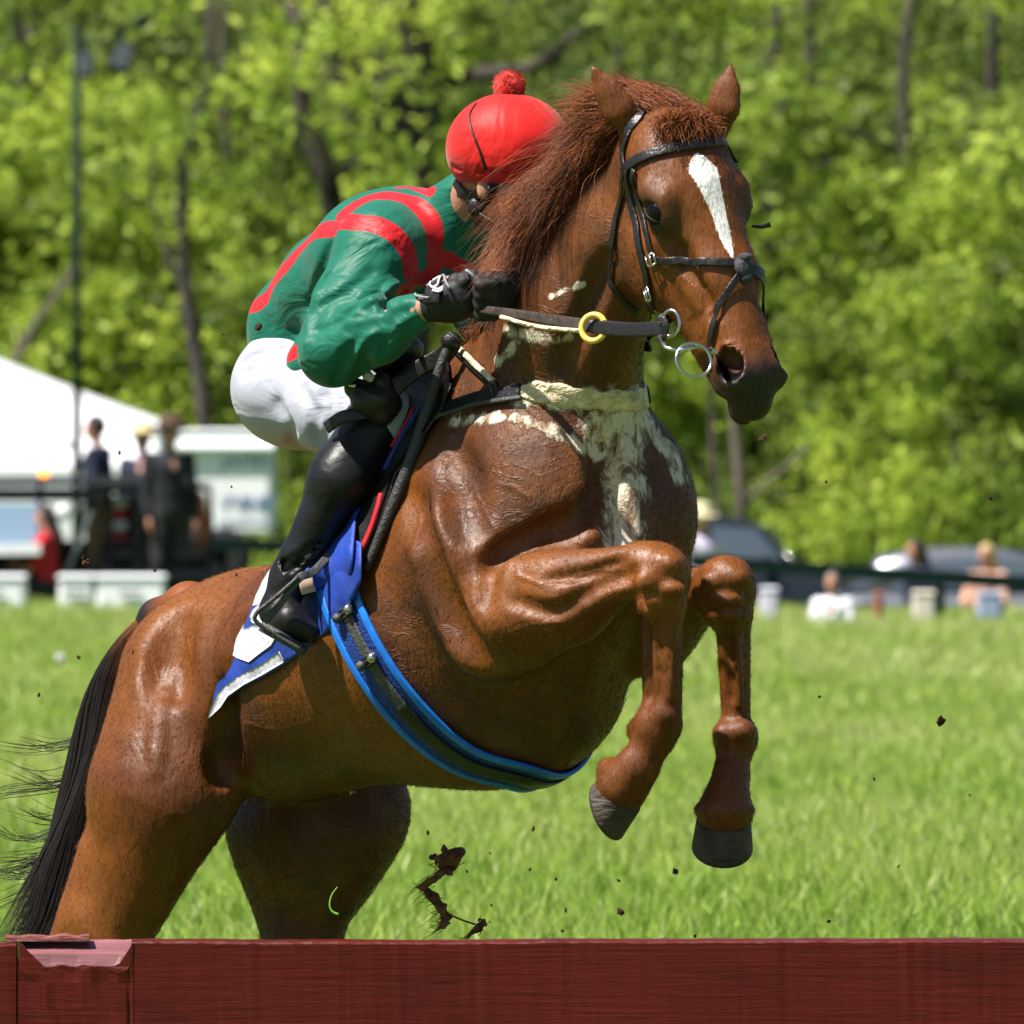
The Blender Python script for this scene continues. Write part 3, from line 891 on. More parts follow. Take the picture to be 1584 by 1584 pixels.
M_EYE = mat('dark_eye', (.004, .002, .002), .14, spec=.25)
M_LID = mat('eyelid_skin', (.012, .008, .007), .55, spec=.2)
for s in (-1, 1):
    c = H(.172, -.062, s * .094)
    O = nrm(HW * s * .86 + HF * .5); A = nrm(HL * .75 + HF * .65); A = nrm(A - np.dot(A, O) * O); B = nrm(np.cross(O, A)); B = B if np.dot(B, HF) > 0 else -B
    m = MB(); m.ball(c, .0295, 24); e = m.build('eye', M_EYE, horse, True)
    m = MB()
    for kk, rr in ((.74, .0045), (-.70, .0036), (.95, .0050), (-.95, .0040)):
        pts = [c + .0290 * nrm(O * math.cos(a) + A * math.sin(a) * 1.05 + B * kk * math.cos(a)) for a in np.linspace(-1.25, 1.25, 15)]
        m.tube(pts, [rr * (.55 + .45 * math.cos(a)) for a in np.linspace(-1.25, 1.25, 15)], 8)
    m.build('eyelid', M_LID, e, True)
# ================================================================== TACK
M_LEA = mat('black_leather', (.012, .011, .011), .38, spec=.5, noise=(60, .35, 4, (1, 1, 1)), bump=(120, .25, (1, 1, 1)))
M_BRN = mat('worn_brown_leather', (.035, .022, .015), .45, noise=(40, .5, 4, (1, 1, 1)), bump=(90, .3, (1, 1, 1)))
M_RUB = mat('grey_rubber', (.055, .055, .055), .5, noise=(30, .4, 4, (1, 1, 1)), bump=(150, .4, (1, 1, 1)))
M_STL = mat('polished_steel', (.62, .60, .57), .22, metal=1)
M_YEL = mat('yellow_plastic', (.78, .55, .12), .38, noise=(30, .25, 3, (1, 1, 1)))
M_BLU = mat('blue_webbing', (.008, .035, .20), .55, noise=(50, .3, 4, (1, 1, 1)), bump=(160, .5, (1, 1, 1)))
M_LBL = mat('bright_blue_edging', (.010, .16, .62), .42, noise=(40, .2, 3, (1, 1, 1)))
M_CLB = mat('blue_cloth', (.012, .045, .30), .62, noise=(14, .3, 5, (1, 1, 1)), bump=(26, .5, (1, 1, 1)))
M_WHT = mat('white_cloth', (.50, .50, .55), .6, noise=(16, .14, 5, (1, 1, 1)), bump=(22, .5, (1, 1, 1)))
M_RED = mat('red_binding', (.42, .012, .018), .5)
M_FLC = mat('lathered_sheepskin', (.74, .62, .42), .9, noise=(34, .35, 6, (1, 1, 2)), bump=(36, 1.0, (1, 1, 1.6)))
M_FLC.node_tree.nodes['Bump'].inputs['Distance'].default_value = .03

def w3(q, S=HS, off=0.0):
    return S.hit(q[0], q[1], off) if len(q) == 2 else np.asarray(q, float)

def strap(name, pts, width, thick, m, parent, S=HS, off=.003, n=8, snap=True):
    p = spline([w3(q, S) for q in pts], n)
    if snap: p = S.snap(p, off + thick / 2)
    nr = S.grad(p)
    for _ in range(2):
        nr[1:-1] = (nr[:-2] + nr[1:-1] + nr[2:]) / 3
    mb = MB(); v, f = ribbon(p, nr, width, thick); mb.add(v, f)
    return mb.build(name, m, parent, True), p, nr

def free_strap(name, pts, width, thick, m, parent, nor=V(0, -1, 0), n=8):
    p = spline(pts, n); mb = MB(); v, f = ribbon(p, np.tile(nrm(nor), (len(p), 1)), width, thick); mb.add(v, f)
    return mb.build(name, m, parent, True)

def torus(mb, c, R_, r, axis, n=36, k=10, sx=1.0, ref=None):
    ax = nrm(axis); a = nrm(np.cross(ax, V(0, 0, 1) if ref is None else ref)); b = np.cross(ax, a)
    pts = [c + R_ * (math.cos(t) * a * sx + math.sin(t) * b) for t in np.linspace(0, 2 * math.pi, n, endpoint=False)]
    v = []
    for i, p in enumerate(pts):
        o = nrm(p - c)
        for j in range(k):
            w = 2 * math.pi * j / k
            v.append(p + r * (math.cos(w) * o + math.sin(w) * ax))
    f = [(i * k + j, ((i + 1) % n) * k + j, ((i + 1) % n) * k + (j + 1) % k, i * k + (j + 1) % k) for i in range(n) for j in range(k)]
    mb.add(v, f)

def mirror(X, c=P(640, 945, .08), n=LF):
    X = np.atleast_2d(X); return X - 2 * ((X - c) @ n)[:, None] * n

def buckle(c, t, nrl, w, h, parent, name='buckle', m=None):
    t = nrm(t); nrl = nrm(nrl); s_ = np.cross(nrl, t); mb = MB()
    q = [c + s_ * a * w / 2 + t * b * h / 2 + nrl * .004 for a, b in ((-1, -1), (1, -1), (1, 1), (-1, 1), (-1, -1))]
    for a, b in zip(q[:-1], q[1:]): mb.tube([a, b], .0022, 6)
    mb.tube([c - t * h / 2 + nrl * .005, c + t * h / 2 + nrl * .005], .0016, 6)
    return mb.build(name, m or M_STL, parent, True)

# ---- bridle
bridle = empty('bridle', tuple(H(.2, -.1, 0)), 'black leather figure-eight bridle with steel bit rings on the chestnut head', 'bridle')
def hh(l, f, w): return HS.snap(H(l, f, w), .004)[0]
strap('browband', [(966, 266), (985, 249), (1015, 236), (1050, 228), (1090, 223), (1122, 224), hh(.085, -.06, .125)], .021, .005, M_LEA, bridle)
strap('headpiece', [(970, 262), (966, 238), (972, 215), hh(-.005, -.12, -.05), hh(-.02, -.12, .0), hh(-.005, -.12, .05), hh(.06, -.10, .11)], .020, .005, M_LEA, bridle)
strap('cheekpiece', [(972, 262), (978, 310), (988, 360), (998, 410), (1006, 450), (1012, 482)], .017, .005, M_LEA, bridle)
strap('cheekpiece', [(984, 262), (990, 310), (1003, 360), (1015, 398)], .014, .005, M_LEA, bridle)
strap('cheekpiece', [hh(.09, -.09, .12), hh(.2, -.11, .11), hh(.32, -.12, .09), hh(.42, -.12, .07)], .017, .005, M_LEA, bridle)
strap('throatlatch', [(966, 268), (957, 330), (949, 380), (947, 420), (957, 455), (985, 482)], .013, .005, M_LEA, bridle)
strap('noseband', [(1012, 400), (1035, 404), (1065, 405), (1100, 406), (1138, 408), hh(.335, -.03, .07), hh(.31, -.08, .09)], .017, .005, M_LEA, bridle)
strap('noseband', [(1150, 414), (1132, 440), (1115, 470), (1106, 505), (1101, 540), (1104, 572)], .014, .005, M_LEA, bridle)
strap('noseband', [(1150, 414), hh(.36, -.03, .06), hh(.42, -.07, .07), hh(.47, -.11, .06)], .014, .005, M_LEA, bridle)
c = HS.hit(1148, 412, .008); mb = MB(); mb.ball(c, (.022, .014, .018), 14, HR); mb.ball(c + V(.008, 0, -.022), (.014, .012, .012), 12); mb.ball(c + V(.006, 0, .018), (.015, .012, .010), 12)
mb.build('crossover_pad', mat('grey_fleece', (.045, .045, .055), .8, noise=(60, .5, 4, (1, 1, 1)), bump=(70, .8, (1, 1, 1))), bridle, True)
mb = MB(); mb.tube([P(1164, 350, -.68), P(1178, 351, -.67), P(1192, 347, -.67)], [.003, .004, .006], 8); mb.build('strap_end', M_LEA, bridle, True)
bc = HS.hit(1012, 401); buckle(bc + HS.grad(bc)[0] * .008, HL, HS.grad(bc)[0], .022, .022, bridle)
bc = HS.hit(1008, 452); buckle(bc + HS.grad(bc)[0] * .008, HL, HS.grad(bc)[0], .022, .026, bridle)
# bit: loose rings and mouthpiece
bit = MB()
rc = P(1073, 557, -.93); torus(bit, rc, .036, .0032, V(.25, -.9, .35), sx=1.0)
torus(bit, P(1037, 500, -.85), .026, .0035, V(-.5, -.85, .1), sx=.8)
bit.tube([P(1018, 520, -.88), P(1030, 538, -.91), P(1050, 543, -.93)], .004, 8)
bit.tube([P(1050, 543, -.93), P(1078, 535, -.90), P(1100, 541, -.88)], [.006, .005, .004], 8)
torus(bit, H(.475, -.15, .085), .032, .0032, HW)
bit.tube([P(1100, 541, -.88), H(.475, -.13, .0), H(.475, -.15, .08)], .006, 8)
bit.build('bit', M_STL, bridle, True)

# ---- reins with the yellow martingale ring
reins = empty('reins', tuple(P(880, 500, -.7)), 'long brown leather reins running from the rider\'s black glove to the bit', 'reins')
def front(u, v, o=.012):
    q = HS.hit(u, v); return q + V(0, -o, 0)
R0 = P(742, 476, -.44); R1 = front(800, 486, .02); R2 = front(860, 496, .03); R3 = front(918, 505, .04); R4 = front(975, 510, .03); R5 = P(1022, 510, -.87)
ys = np.interp([0, .2, .42, .62, .82, 1], [0, 1], [R0[1], R5[1]])
RP = [P(u, v, min(float(q[1]), y)) for (u, v), q, y in zip([(742, 478), (800, 486), (860, 496), (918, 505), (975, 510), (1024, 508)], [R0, R1, R2, R3, R4, R5], ys)]
free_strap('rein', RP[:4], [.016 + .012 * t for t in np.linspace(0, 1, 25)], .006, M_BRN, reins, V(.2, -1, .1))
free_strap('rein', RP[3:], .030, .007, M_LEA, reins, V(-.3, -1, .1))
free_strap('rein_loop', [P(1020, 488, -.875), P(1030, 505, -.885), P(1022, 528, -.875)], .016, .006, M_LEA, reins, V(-.3, -1, .1))
mr = mirror(np.array(RP)); mr[:, 1] -= .02; mr[-1] = H(.475, -.18, .09); mr[0] = P(790, 455, -.38)
free_strap('rein', list(mr[:1]) + [HS.snap(q, .015)[0] for q in mr[1:4]] + list(mr[-1:]), .022, .006, M_BRN, reins, LF)
mb = MB(); torus(mb, P(918, 507, RP[3][1] - .012), .0265, .0062, V(-.35, -1, .15), sx=.95)
rg_ = mb.build('martingale_ring', M_YEL, None, True); tag(rg_, 'yellow plastic ring threaded on the reins in front of the neck', 'ring')
mb = MB(); mb.tube(spline([P(775, 490, RP[1][1] + .02), P(830, 505, RP[2][1] + .015), P(900, 512, RP[3][1] + .01)], 6), .0045, 8)
mb.build('martingale_strap', M_FLC, reins, True)

# ---- breast girth
bp = empty('breastplate', tuple(P(830, 620, -.5)), 'black breast strap with a cream lather-soaked sleeve across the front of the chest', 'breastplate')
strap('chest_strap', [(636, 682), (655, 660), (690, 637), (735, 622), (775, 614), (808, 608)], .036, .009, M_LEA, bp)
strap('strap_edge', [(655, 668), (690, 647), (735, 632), (775, 624), (812, 618)], .008, .007, M_RUB, bp, off=.010)
sl, slp, _ = strap('fleece_sleeve', [(786, 606), (830, 606), (880, 612), (930, 618), (975, 618), (1004, 610)], [.020 + .026 * min(1, t * 4) + .006 * math.sin(t * 40) for t in np.linspace(0, 1, 41)], .012, M_FLC, bp, off=-.005)
lefts = [HS.snap(q, 0)[0] for q in mirror(np.array([HS.hit(u, v) for u, v in [(735, 622), (690, 637), (655, 660)]]))]
strap('chest_strap', [slp[-1]] + lefts, .036, .009, M_LEA, bp)
strap('neck_strap', [(700, 536), (722, 553), (745, 575), (765, 595), (772, 612)], .020, .007, M_LEA, bp)
strap('neck_strap_lather', [(706, 536), (728, 552), (752, 574), (771, 592)], .012, .010, M_FLC, bp, off=.008)
buckle(HS.hit(768, 600) + V(0, -.018, 0), V(.3, 0, -1), V(-.2, -1, 0), .022, .03, bp, 'buckle', M_RUB)

# ---- girth: a blue band right round the barrel
girth = empty('girth', tuple(P(700, 1100, -.1)), 'blue webbing girth with bright blue edges and a black strap round the belly', 'girth')
gp = [HS.hit(u, v) for u, v in [(516, 880), (540, 950), (580, 1030), (632, 1100), (690, 1155), (750, 1188), (812, 1192)]]
gl = mirror(np.array(gp))
loop = np.array(gp + [HS.snap(q)[0] for q in gl[::-1][2:]])
loop = spline(loop, 10); loop = HS.snap(loop, .006)
for _ in range(60): loop[1:-1] = (loop[:-2] + loop[1:-1] * 2 + loop[2:]) / 4
loop = HS.snap(loop, .007)
for _ in range(6): loop[1:-1] = (loop[:-2] + loop[1:-1] * 2 + loop[2:]) / 4
nr = HS.grad(loop)
tn_ = np.gradient(loop, axis=0); sd = np.cross(nr, tn_); sd /= np.linalg.norm(sd, axis=1, keepdims=True)
W = .104
def band(name, o, w, th, lift, m, par=girth, r0=0, r1=None):
    q = HS.snap(loop + sd * o, lift)[r0:r1]; nn = HS.grad(q); mb = MB(); v, f = ribbon(q, nn, w, th); mb.add(v, f); return mb.build(name, m, par, True), q, nn
band('band', 0, W, .008, .006, M_BLU)
band('edging', W / 2 - .007, .017, .012, .008, M_LBL)
band('edging', -W / 2 + .007, .017, .012, .008, M_LBL)
web, wq, wnn = band('centre_strap', .008, .026, .006, .013, M_RUB, r0=2, r1=30)
band('centre_strap', .004, .034, .007, .013, M_LEA, r0=28)
for k in (8, 17):
    for o, mm in ((.016, M_YEL), (-.020, M_RUB)):
        mb = MB(); q = wq[k] + sd[k + 2] * o + wnn[k] * .010; mb.ball(q, .011, 12); mb.build('stud', M_STL if mm is M_YEL else M_RUB, web, True)
    buckle(wq[k] + wnn[k] * .004, sd[k + 2], wnn[k], .018, .05, web, 'buckle', M_LEA)

# ---- cloth and leather panels that lie on the horse's side
def inside(pt, poly):
    x, y = pt; r = False; j = len(poly) - 1
    for i in range(len(poly)):
        xi, yi = poly[i]; xj, yj = poly[j]
        if (yi > y) != (yj > y) and x < (xj - xi) * (y - yi) / (yj - yi) + xi: r = not r
        j = i
    return r
def panel(name, poly, lift, thick, m, parent, S=HS, ripple=0.0, step=7.0, both=False, relax=6, edge_off=None, fit=False, fitted=None):
    """a sheet of cloth or leather with real thickness lying on the surface S"""
    import mathutils
    pts2 = []; n = len(poly)
    bd = []
    for i in range(n):
        a = np.array(poly[i], float); b = np.array(poly[(i + 1) % n], float); k = max(1, int(np.linalg.norm(b - a) / step))
        for t in range(k): bd.append(a + (b - a) * t / k)
    nb = len(bd); pts2 = list(bd)
    xs = [q[0] for q in poly]; ys_ = [q[1] for q in poly]
    y = min(ys_) + step / 2; row = 0
    while y < max(ys_):
        x = min(xs) + (step / 2 if row % 2 else 0)
        while x < max(xs):
            if inside((x, y), poly) and min(np.hypot(x - q[0], y - q[1]) for q in bd) > step * .6: pts2.append(np.array([x, y]))
            x += step
        y += step * .87; row += 1
    ed = [(i, (i + 1) % nb) for i in range(nb)]
    r = mathutils.geometry.delaunay_2d_cdt([Vector(q) for q in pts2], ed, [], 1, 1e-4)
    v2 = r[0]; tr = r[2]
    X = np.array([S.hit(q.x, q.y) for q in v2])
    if fit:
        # cloth spans hollows: a smooth sheet through the depths it rests on
        q = np.array([[a.x, a.y] for a in v2]); q0 = (q - q.mean(0)) / 100; Am = np.stack([np.ones(len(q)), q0[:, 0], q0[:, 1], q0[:, 0] ** 2, q0[:, 0] * q0[:, 1], q0[:, 1] ** 2], 1)
        ok = S.ev(X) < .02
        cf = np.linalg.lstsq(Am[ok], X[ok, 1], rcond=None)[0]; yf = Am @ cf
        res = np.maximum(yf[ok] - X[ok, 1], 0); yf = yf - np.percentile(res, 90) - lift
        X = np.stack([P(a, b_, y_) for (a, b_), y_ in zip(q, yf)])
        gy = np.stack([np.gradient(np.zeros(2))[0] * 0 + (cf[1] + 2 * cf[3] * q0[:, 0] + cf[4] * q0[:, 1]) / 100 * 750, -np.ones(len(q)), -(cf[2] + 2 * cf[5] * q0[:, 1] + cf[4] * q0[:, 0]) / 100 * 750], 1)
        nn = gy / np.linalg.norm(gy, axis=1, keepdims=True)
    else:
        X = S.snap(X, lift)
        nn = S.grad(X)
    if ripple:
        q = np.array([[a.x, a.y] for a in v2]); X = X + nn * (ripple * (np.sin(q[:, 0] * .06 + q[:, 1] * .035) + .6 * np.sin(q[:, 0] * .13 - q[:, 1] * .09)))[:, None]
    nbr = {}
    outs = []
    for side in ((0, 1) if both else (0,)):
        Y = X if side == 0 else S.snap(mirror(X), lift); ny = nn if side == 0 else S.grad(Y)
        top = Y + ny * thick; N_ = len(Y)
        V_ = np.vstack([Y, top]); F_ = []
        for t in tr:
            t = list(t)
            a, b, c_ = (V_[i] for i in t[:3])
            up = np.dot(np.cross(b - a, c_ - a), ny[t[0]]) > 0
            if not up: t = t[::-1]
            F_.append([i + N_ for i in t]); F_.append(t[::-1])
        be = {}
        for t in tr:
            for i in range(3):
                e = (t[i], t[(i + 1) % 3]); be[tuple(sorted(e))] = be.get(tuple(sorted(e)), 0) + 1
        for (a, b), c_ in be.items():
            if c_ == 1: F_.append([a, b, b + N_, a + N_])
        mb = MB(); mb.add(V_, F_); o = mb.build(name, m, parent, True); outs.append(o)
    return outs

cloth = empty('saddle_cloth', tuple(P(420, 980, .2)), 'blue saddle cloth with white number shapes flapping behind the rider\'s boot', 'saddle cloth')
class Sheet:
    """smooth surface y = q(u, v) fitted to the horse's flank, on which the cloth and its trim lie"""
    def __init__(s, pts, lift):
        q = np.array(pts, float); X = np.array([HS.hit(*a) for a in q]); s.m = q.mean(0); A_ = s.basis(q); s.c = np.linalg.lstsq(A_, X[:, 1], rcond=None)[0]; s.l = lift + max(0, float(np.percentile(A_ @ s.c - X[:, 1], 85)))
    def basis(s, q):
        z = (q - s.m) / 100; return np.stack([np.ones(len(q)), z[:, 0], z[:, 1], z[:, 0] ** 2, z[:, 0] * z[:, 1], z[:, 1] ** 2], 1)
    def y(s, q): return s.basis(np.atleast_2d(np.asarray(q, float))) @ s.c - s.l
    def wave(s, q):
        q = np.atleast_2d(np.asarray(q, float)); return .0035 * np.sin(q[:, 0] * .055 + q[:, 1] * .03) + .0022 * np.sin(q[:, 0] * .11 - q[:, 1] * .09)
    def hit(s, u, v, off=0.0):
        q = (u, v); return P(u, v, float(s.y(q)[0] - s.wave(q)[0] - off))
    def uv(s, X):
        d_ = CAMD + X[:, 1]; return np.stack([792 + X[:, 0] / d_ * FPX, HOR - (X[:, 2] - CAMH) / d_ * FPX], 1)
    def grad(s, X):
        q = s.uv(np.atleast_2d(X)); e = 2.0; f = lambda a: s.y(a) - s.wave(a)
        gx = (f(q + [e, 0]) - f(q - [e, 0])) / (2 * e) * 750; gv_ = (f(q + [0, e]) - f(q - [0, e])) / (2 * e) * 750
        n = np.stack([gx, -np.ones(len(q)), -gv_], 1); return n / np.linalg.norm(n, axis=1, keepdims=True)
    def snap(s, X, off=0.0):
        X = np.atleast_2d(X); q = s.uv(X); return np.array([s.hit(a, b, off) for a, b in q])
SHT = Sheet([(445, 880), (410, 930), (380, 990), (350, 1060), (420, 1010), (470, 960), (500, 900), (400, 1040), (340, 1080), (450, 930)], .012)
panel('cloth_sheet', [(446, 856), (430, 876), (412, 902), (394, 934), (372, 968), (350, 1005), (340, 1045), (332, 1080), (327, 1106), (345, 1088), (372, 1066), (410, 1046), (440, 1029), (480, 1000), (530, 960), (560, 900), (560, 840), (520, 820), (470, 835)], .0, .003, M_CLB, cloth, S=SHT, step=6)
panel('white_hem', [(322, 1113), (328, 1092), (340, 1070), (356, 1055), (375, 1043), (405, 1027), (432, 1008), (440, 1024), (408, 1043), (378, 1059), (354, 1076), (342, 1094)], .007, .0025, M_WHT, cloth, S=SHT, step=5)
panel('number_marking', [(351, 1000), (357, 982), (368, 970), (380, 962), (376, 975), (394, 966), (420, 976), (428, 985), (420, 998), (404, 1010), (386, 1024), (368, 1018), (354, 1008)], .007, .0025, M_WHT, cloth, S=SHT, step=5)
panel('number_marking', [(434, 866), (441, 872), (436, 884), (428, 900), (418, 918), (408, 933), (392, 938), (397, 922), (407, 900), (418, 882)], .007, .0025, M_WHT, cloth, S=SHT, step=5)
panel('number_marking', [(386, 958), (392, 944), (406, 930), (425, 924), (436, 930), (424, 946), (404, 966), (392, 964)], .007, .0025, M_WHT, cloth, S=SHT, step=5)
saddle = empty('saddle', tuple(P(600, 760, .0)), 'small black racing saddle with red edging under the crouching jockey', 'saddle')
panel('flap', [(700, 560), (706, 600), (690, 640), (655, 690), (622, 735), (604, 790), (590, 832), (562, 880), (546, 888), (530, 800), (560, 740), (600, 690), (640, 600), (670, 560)], .014, .010, M_LEA, saddle, both=True)
strap('flap_binding', [(606, 770), (600, 795), (588, 828), (570, 858), (550, 885)], .014, .012, M_RED, saddle, off=.018)
strap('flap_binding', [(664, 640), (645, 668), (628, 700), (612, 735)], .009, .012, M_BLU, saddle, off=.020)
strap('flap_binding', [(654, 640), (640, 668), (622, 698)], .008, .011, M_RED, saddle, off=.020)
SS = SDF()
sp = [HS.snap(mirror(P(640, 945, .08)[None])[0] + UP * .45 + AX * t, .012)[0] + UP * h for t, h in ((-.14, .01), (-.08, .0), (.04, .01), (.13, .04))]
SS.chain(sp, [.035, .04, .035, .03], .03, (LF, 2.2))
sdf_mesh('seat', SS, .008, M_LEA, saddle)
# ================================================================== THE JOCKEY
def jk(u, v, r, gap=.012, ymin=None):
    """point beside the horse at pixel (u, v): its limb of radius r rests against the horse's side"""
    q = HS.hit(u, v); return P(u, v, q[1] - r - gap)
pelv = P(488, 592, .31); waist = P(486, 508, .31); mid = P(541, 447, .23); chest = P(606, 400, .12); upper = P(668, 380, .04)
neckb = P(705, 335, -.02); neckt = P(748, 290, -.10); skull = P(786, 232, -.14); face = P(800, 305, -.16)
shR = P(590, 388, -.08); elR = P(515, 545, -.20); wrR = P(655, 478, -.37)
kneeR = P(596, 652, HS.hit(596, 652)[1] - .085); calfR = P(528, 740, min(HS.hit(560, 760)[1] - .09, kneeR[1] + .06)); ankR = P(450, 893, HS.hit(470, 893)[1] - .06)
heelR = P(428, 945, ankR[1] - .005); toeR = P(476, 978, ankR[1] - .05); ballR = P(450, 962, ankR[1] - .04)
ml = lambda p: mirror(p)[0]
kneeL, calfL, ankL, heelL, toeL, ballL = [ml(q) for q in (kneeR, calfR, ankR, heelR, toeR, ballR)]
shL = ml(shR) * .6 + upper * .4 + LF * .05; elL = P(752, 480, -.05); wrL = P(806, 436, -.36)
hipR = pelv - LF * .075; hipL = pelv + LF * .075

jockey = empty('person', tuple(pelv), 'jockey in green and red silks with a red pompom cap crouching over the jumping horse', 'person')
jockey.name = 'person'
M_SKIN = mat('skin', (.42, .20, .13), .5, noise=(30, .15, 4, (1, 1, 1)), bump=(60, .2, (1, 1, 1)))

def limbs(B, g=1.0, k=.04):
    B.cone(pelv, waist, .125 * g, .105 * g, k, (LF, 1.15)); B.cone(waist, mid, .105 * g, .118 * g, k, (LF, 1.2))
    B.cone(mid, chest, .118 * g, .125 * g, k, (LF, 1.25)); B.cone(chest, upper, .125 * g, .09 * g, k, (LF, 1.3))
JB = SDF()
limbs(JB, .92)
JB.cone(upper, neckb, .075, .055, .04); JB.cone(neckb, neckt, .055, .052, .02); JB.cone(neckt, skull, .055, .085, .02)
JB.ell(skull, np.eye(3), (.098, .078, .10), .02); JB.ell(face, np.eye(3), (.068, .062, .085), .02)
JB.cone(P(762, 330, -.14), P(815, 358, -.17), .036, .030, .025)      # jaw
JB.cone(P(852, 290, -.18), P(868, 312, -.19), .012, .014, .015)      # nose
JB.ell(P(848, 340, -.18), np.eye(3), (.016, .022, .010), .01)        # lips
JB.ell(P(748, 292, -.205), np.eye(3), (.016, .008, .026), .006)      # ear
for a, b, c_, w in ((shR, elR, wrR, 0), (shL, elL, wrL, 1)):
    JB.cone(upper * .5 + chest * .5, a, .08, .065, .04); JB.cone(a, b, .058, .042, .02); JB.cone(b, c_, .042, .027, .02)
def hand(S, wr, d, side, r=1.0, g=1.0):
    """closed fist: palm, four bent fingers of unequal length and a thumb across them. d: direction of the knuckles"""
    d = nrm(d); up = nrm(V(0, -.5, 1) - np.dot(V(0, -.5, 1), d) * d); out = nrm(np.cross(d, up)) * side
    S.cone(wr, wr + d * .03, .026 * g, .030 * g, .012)
    pal = wr + d * .055; S.ell(pal, np.stack([d, up, out]), (.046 * g, .040 * g, .024 * g), .014)
    for i, (L1, L2) in enumerate(((.036, .024), (.040, .027), (.037, .026), (.030, .020))):
        o = up * (.030 - .020 * i); k0 = pal + d * .036 + o * g; k1 = k0 + d * L1 * .55 - out * .022 ; k2 = k1 - d * L2 * .8 - out * .020; k3 = k2 - d * .016 + out * .006
        for a, b, ra, rb in ((k0, k1, .0115, .0105), (k1, k2, .0105, .0095), (k2, k3, .0095, .008)): S.cone(a, b, ra * g, rb * g, .004)
    t0 = wr + d * .035 + up * .022 - out * .012; t1 = t0 + d * .032 + up * .014 - out * .012; t2 = t1 + d * .030 - up * .004 - out * .006
    S.cone(t0, t1, .014 * g, .0115 * g, .006); S.cone(t1, t2, .0115 * g, .0095 * g, .004)
    return pal, d, up, out
dR = P(745, 455, -.42) - wrR
hand(JB, wrR, dR, 1); dL = P(764, 464, -.44) - wrL; hand(JB, wrL, dL, -1)
for hp, kn, cf, an, he, ba, to in ((hipR, kneeR, calfR, ankR, heelR, ballR, toeR), (hipL, kneeL, calfL, ankL, heelL, ballL, toeL)):
    JB.cone(hp, kn, .085, .050, .05); JB.cone(kn, cf, .050, .046, .02); JB.cone(cf, an, .046, .026, .02)
    JB.cone(an, he, .026, .022, .02); JB.cone(he, to, .024, .022, .02)
sdf_mesh('body', JB, .006, M_SKIN, jockey)

